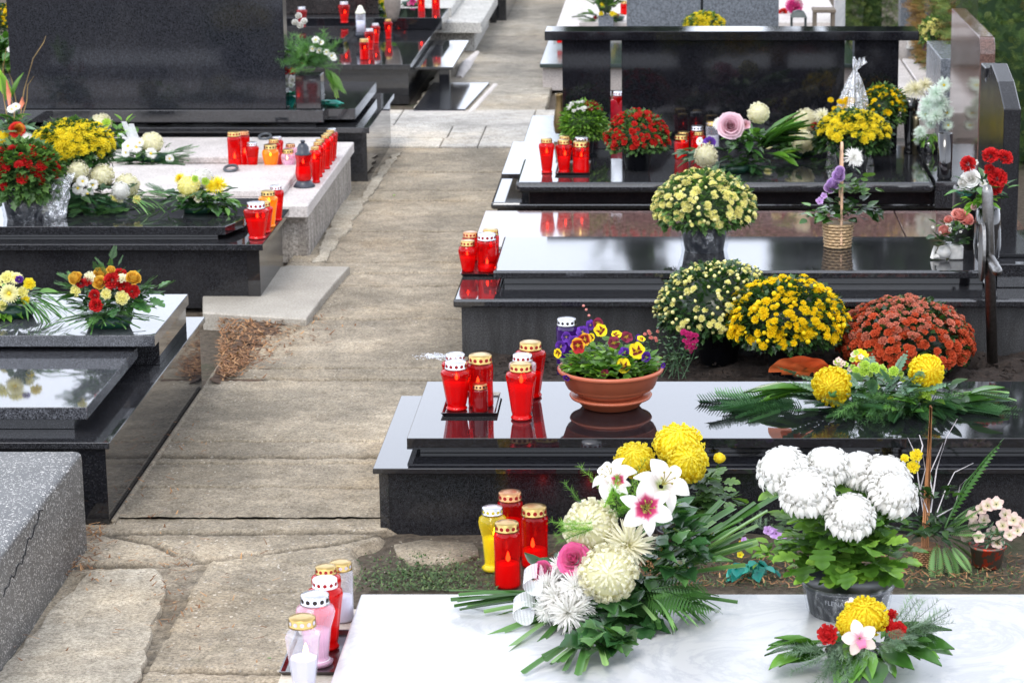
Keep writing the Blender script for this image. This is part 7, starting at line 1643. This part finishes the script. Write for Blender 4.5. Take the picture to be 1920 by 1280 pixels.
def hedge(name, label, x0, x1, y0, y1, z1, n, brown, leaf='thuja', seed=0):
    t = thing(name, label, 'hedge', ((x0 + x1) / 2, (y0 + y1) / 2, 0)); a = MB(); b = MB(); core = MB(); core.box(x0 + .12, x1 - .12, y0 + .12, y1 - .12, 0, z1 - .1); part('inner_mass', core, LF['dark'], t, smooth=False)
    for i in range(n):
        face_ = rng.rand(); z = U(0, z1)
        if face_ < .55: P = (U(x0, x1), y0, z); d = (U(-.6, .6), -1, U(-.8, .9))
        elif face_ < .92: P = (x0, U(y0, y1), z); d = (-1, U(-.6, .6), U(-.8, .9))
        else: P = (U(x0, x1), U(y0, y1), z1); d = (U(-1, 1), U(-1, 1), 1)
        k = mn.noise(Vector(P) * 3.0 + Vector((seed, 0, 0))); P = np.array(P) + np.array(nrm(d)) * (.12 * k - .03)
        bm_ = b if mn.noise(Vector(P.tolist()) * 2.2 + Vector((9, 0, 0))) + U(-.25, .25) > brown else a
        bm_.tmpl(CYPS, fx(d, U(-1, 1), U(.05, .10)), P)
    part('foliage', a, LF[leaf], t); 
    if b.n: part('brown_foliage', b, LF['thujab'], t)
hedge('thuja_hedge', 'tall thuja hedge browned in patches at the right behind the headstones', 1.50, 3.2, 12.95, 15.2, 1.15, 7500, .12)
hedge('thuja_hedge', 'dark green trimmed hedge block seen above the lintel', A(1588, 20, 16.8).x, A(1690, 20, 16.8).x, 16.8, 17.6, .95, 2600, .6, seed=5)
# trees and a house stand beyond the top of the frame: only mirrored in the polished slabs
def tree(x, y, h, r, label, seed):
    t = thing('tree', label, 'tree', (x, y, 0), 'trees behind the cemetery'); mb = MB(); mb.tube([(x, y, 0), (x + .05, y, h * .4), (x, y, h * .85)], [.18, .13, .04], 8)
    rs = random.Random(seed)
    for k in range(14):
        z = h * rs.uniform(.2, .8); a = rs.uniform(0, 6.28); l = r * rs.uniform(.5, .9) * (1.1 - z / h); mb.tube([(x, y, z), (x + l * math.cos(a), y + l * math.sin(a), z + l * .5)], [.05, .015], 5)
    part('trunk', mb, simple('bark', (.07, .055, .04), .9), t); cb = MB()
    for k in range(1500):
        z = h * (.12 + .88 * rs.random()); f = 1 - (z / h) ** 2.2; a = rs.uniform(0, 6.28); rr = r * f * rs.uniform(.35, 1.05) ; P = (x + rr * math.cos(a), y + rr * math.sin(a), z)
        if mn.noise(Vector(P) * .9) < -.22: continue
        cb.tmpl(OVAL, fx((math.cos(a) + rs.uniform(-.6, .6), math.sin(a) + rs.uniform(-.6, .6), rs.uniform(-.6, .6)), rs.uniform(-1, 1), rs.uniform(.3, .6), 1.6), P)
    part('crown', cb, LF['tree'], t)
for i, (x, y, h, r, lb) in enumerate([(-.55, 34, 6.7, .75, 'narrow dark tree left of the group beyond the cemetery'), (3.0, 33, 6.9, .6, 'broad dark tree in the middle of the group beyond the cemetery'), (5.3, 35, 13, 2.0, 'widest tree at the right of the group beyond the cemetery'), (2.1, 38, 7.3, .35, 'slim poplar like tree beyond the cemetery'), (3.9, 37, 8, .4, 'thinnest tree of the group beyond the cemetery')]): tree(x, y, h, r, lb, i)
for k in range(7): tree(-10.6 + 1.15 * k, 28 + .5 * (k % 2), 3.7 + .3 * (k % 3) - .2, 1.25, 'low dark tree in the row far behind the left graves', 20 + k)
def scatter_leaf(u, v, z, mt, L_, label):
    p = G(u, v, z + .002); mb = MB(); mb.tmpl(OVAL, fx((U(-1, 1), U(-1, 1), .05), 0, L_, 1.3), p); part('leaf', mb, LF[mt], thing('fallen_leaf', label, 'leaf', p))
scatter_leaf(508, 1234, .022, 'fresh', .016, 'single small green leaf lying on the path near the front candle tray')
scatter_leaf(712, 1050, .0, 'dry', .018, 'small dry leaf lying on bare soil beside the path')
scatter_leaf(742, 365, .022, 'asp', .02, 'yellow green leaf lying on the path beside the pale limestone grave')
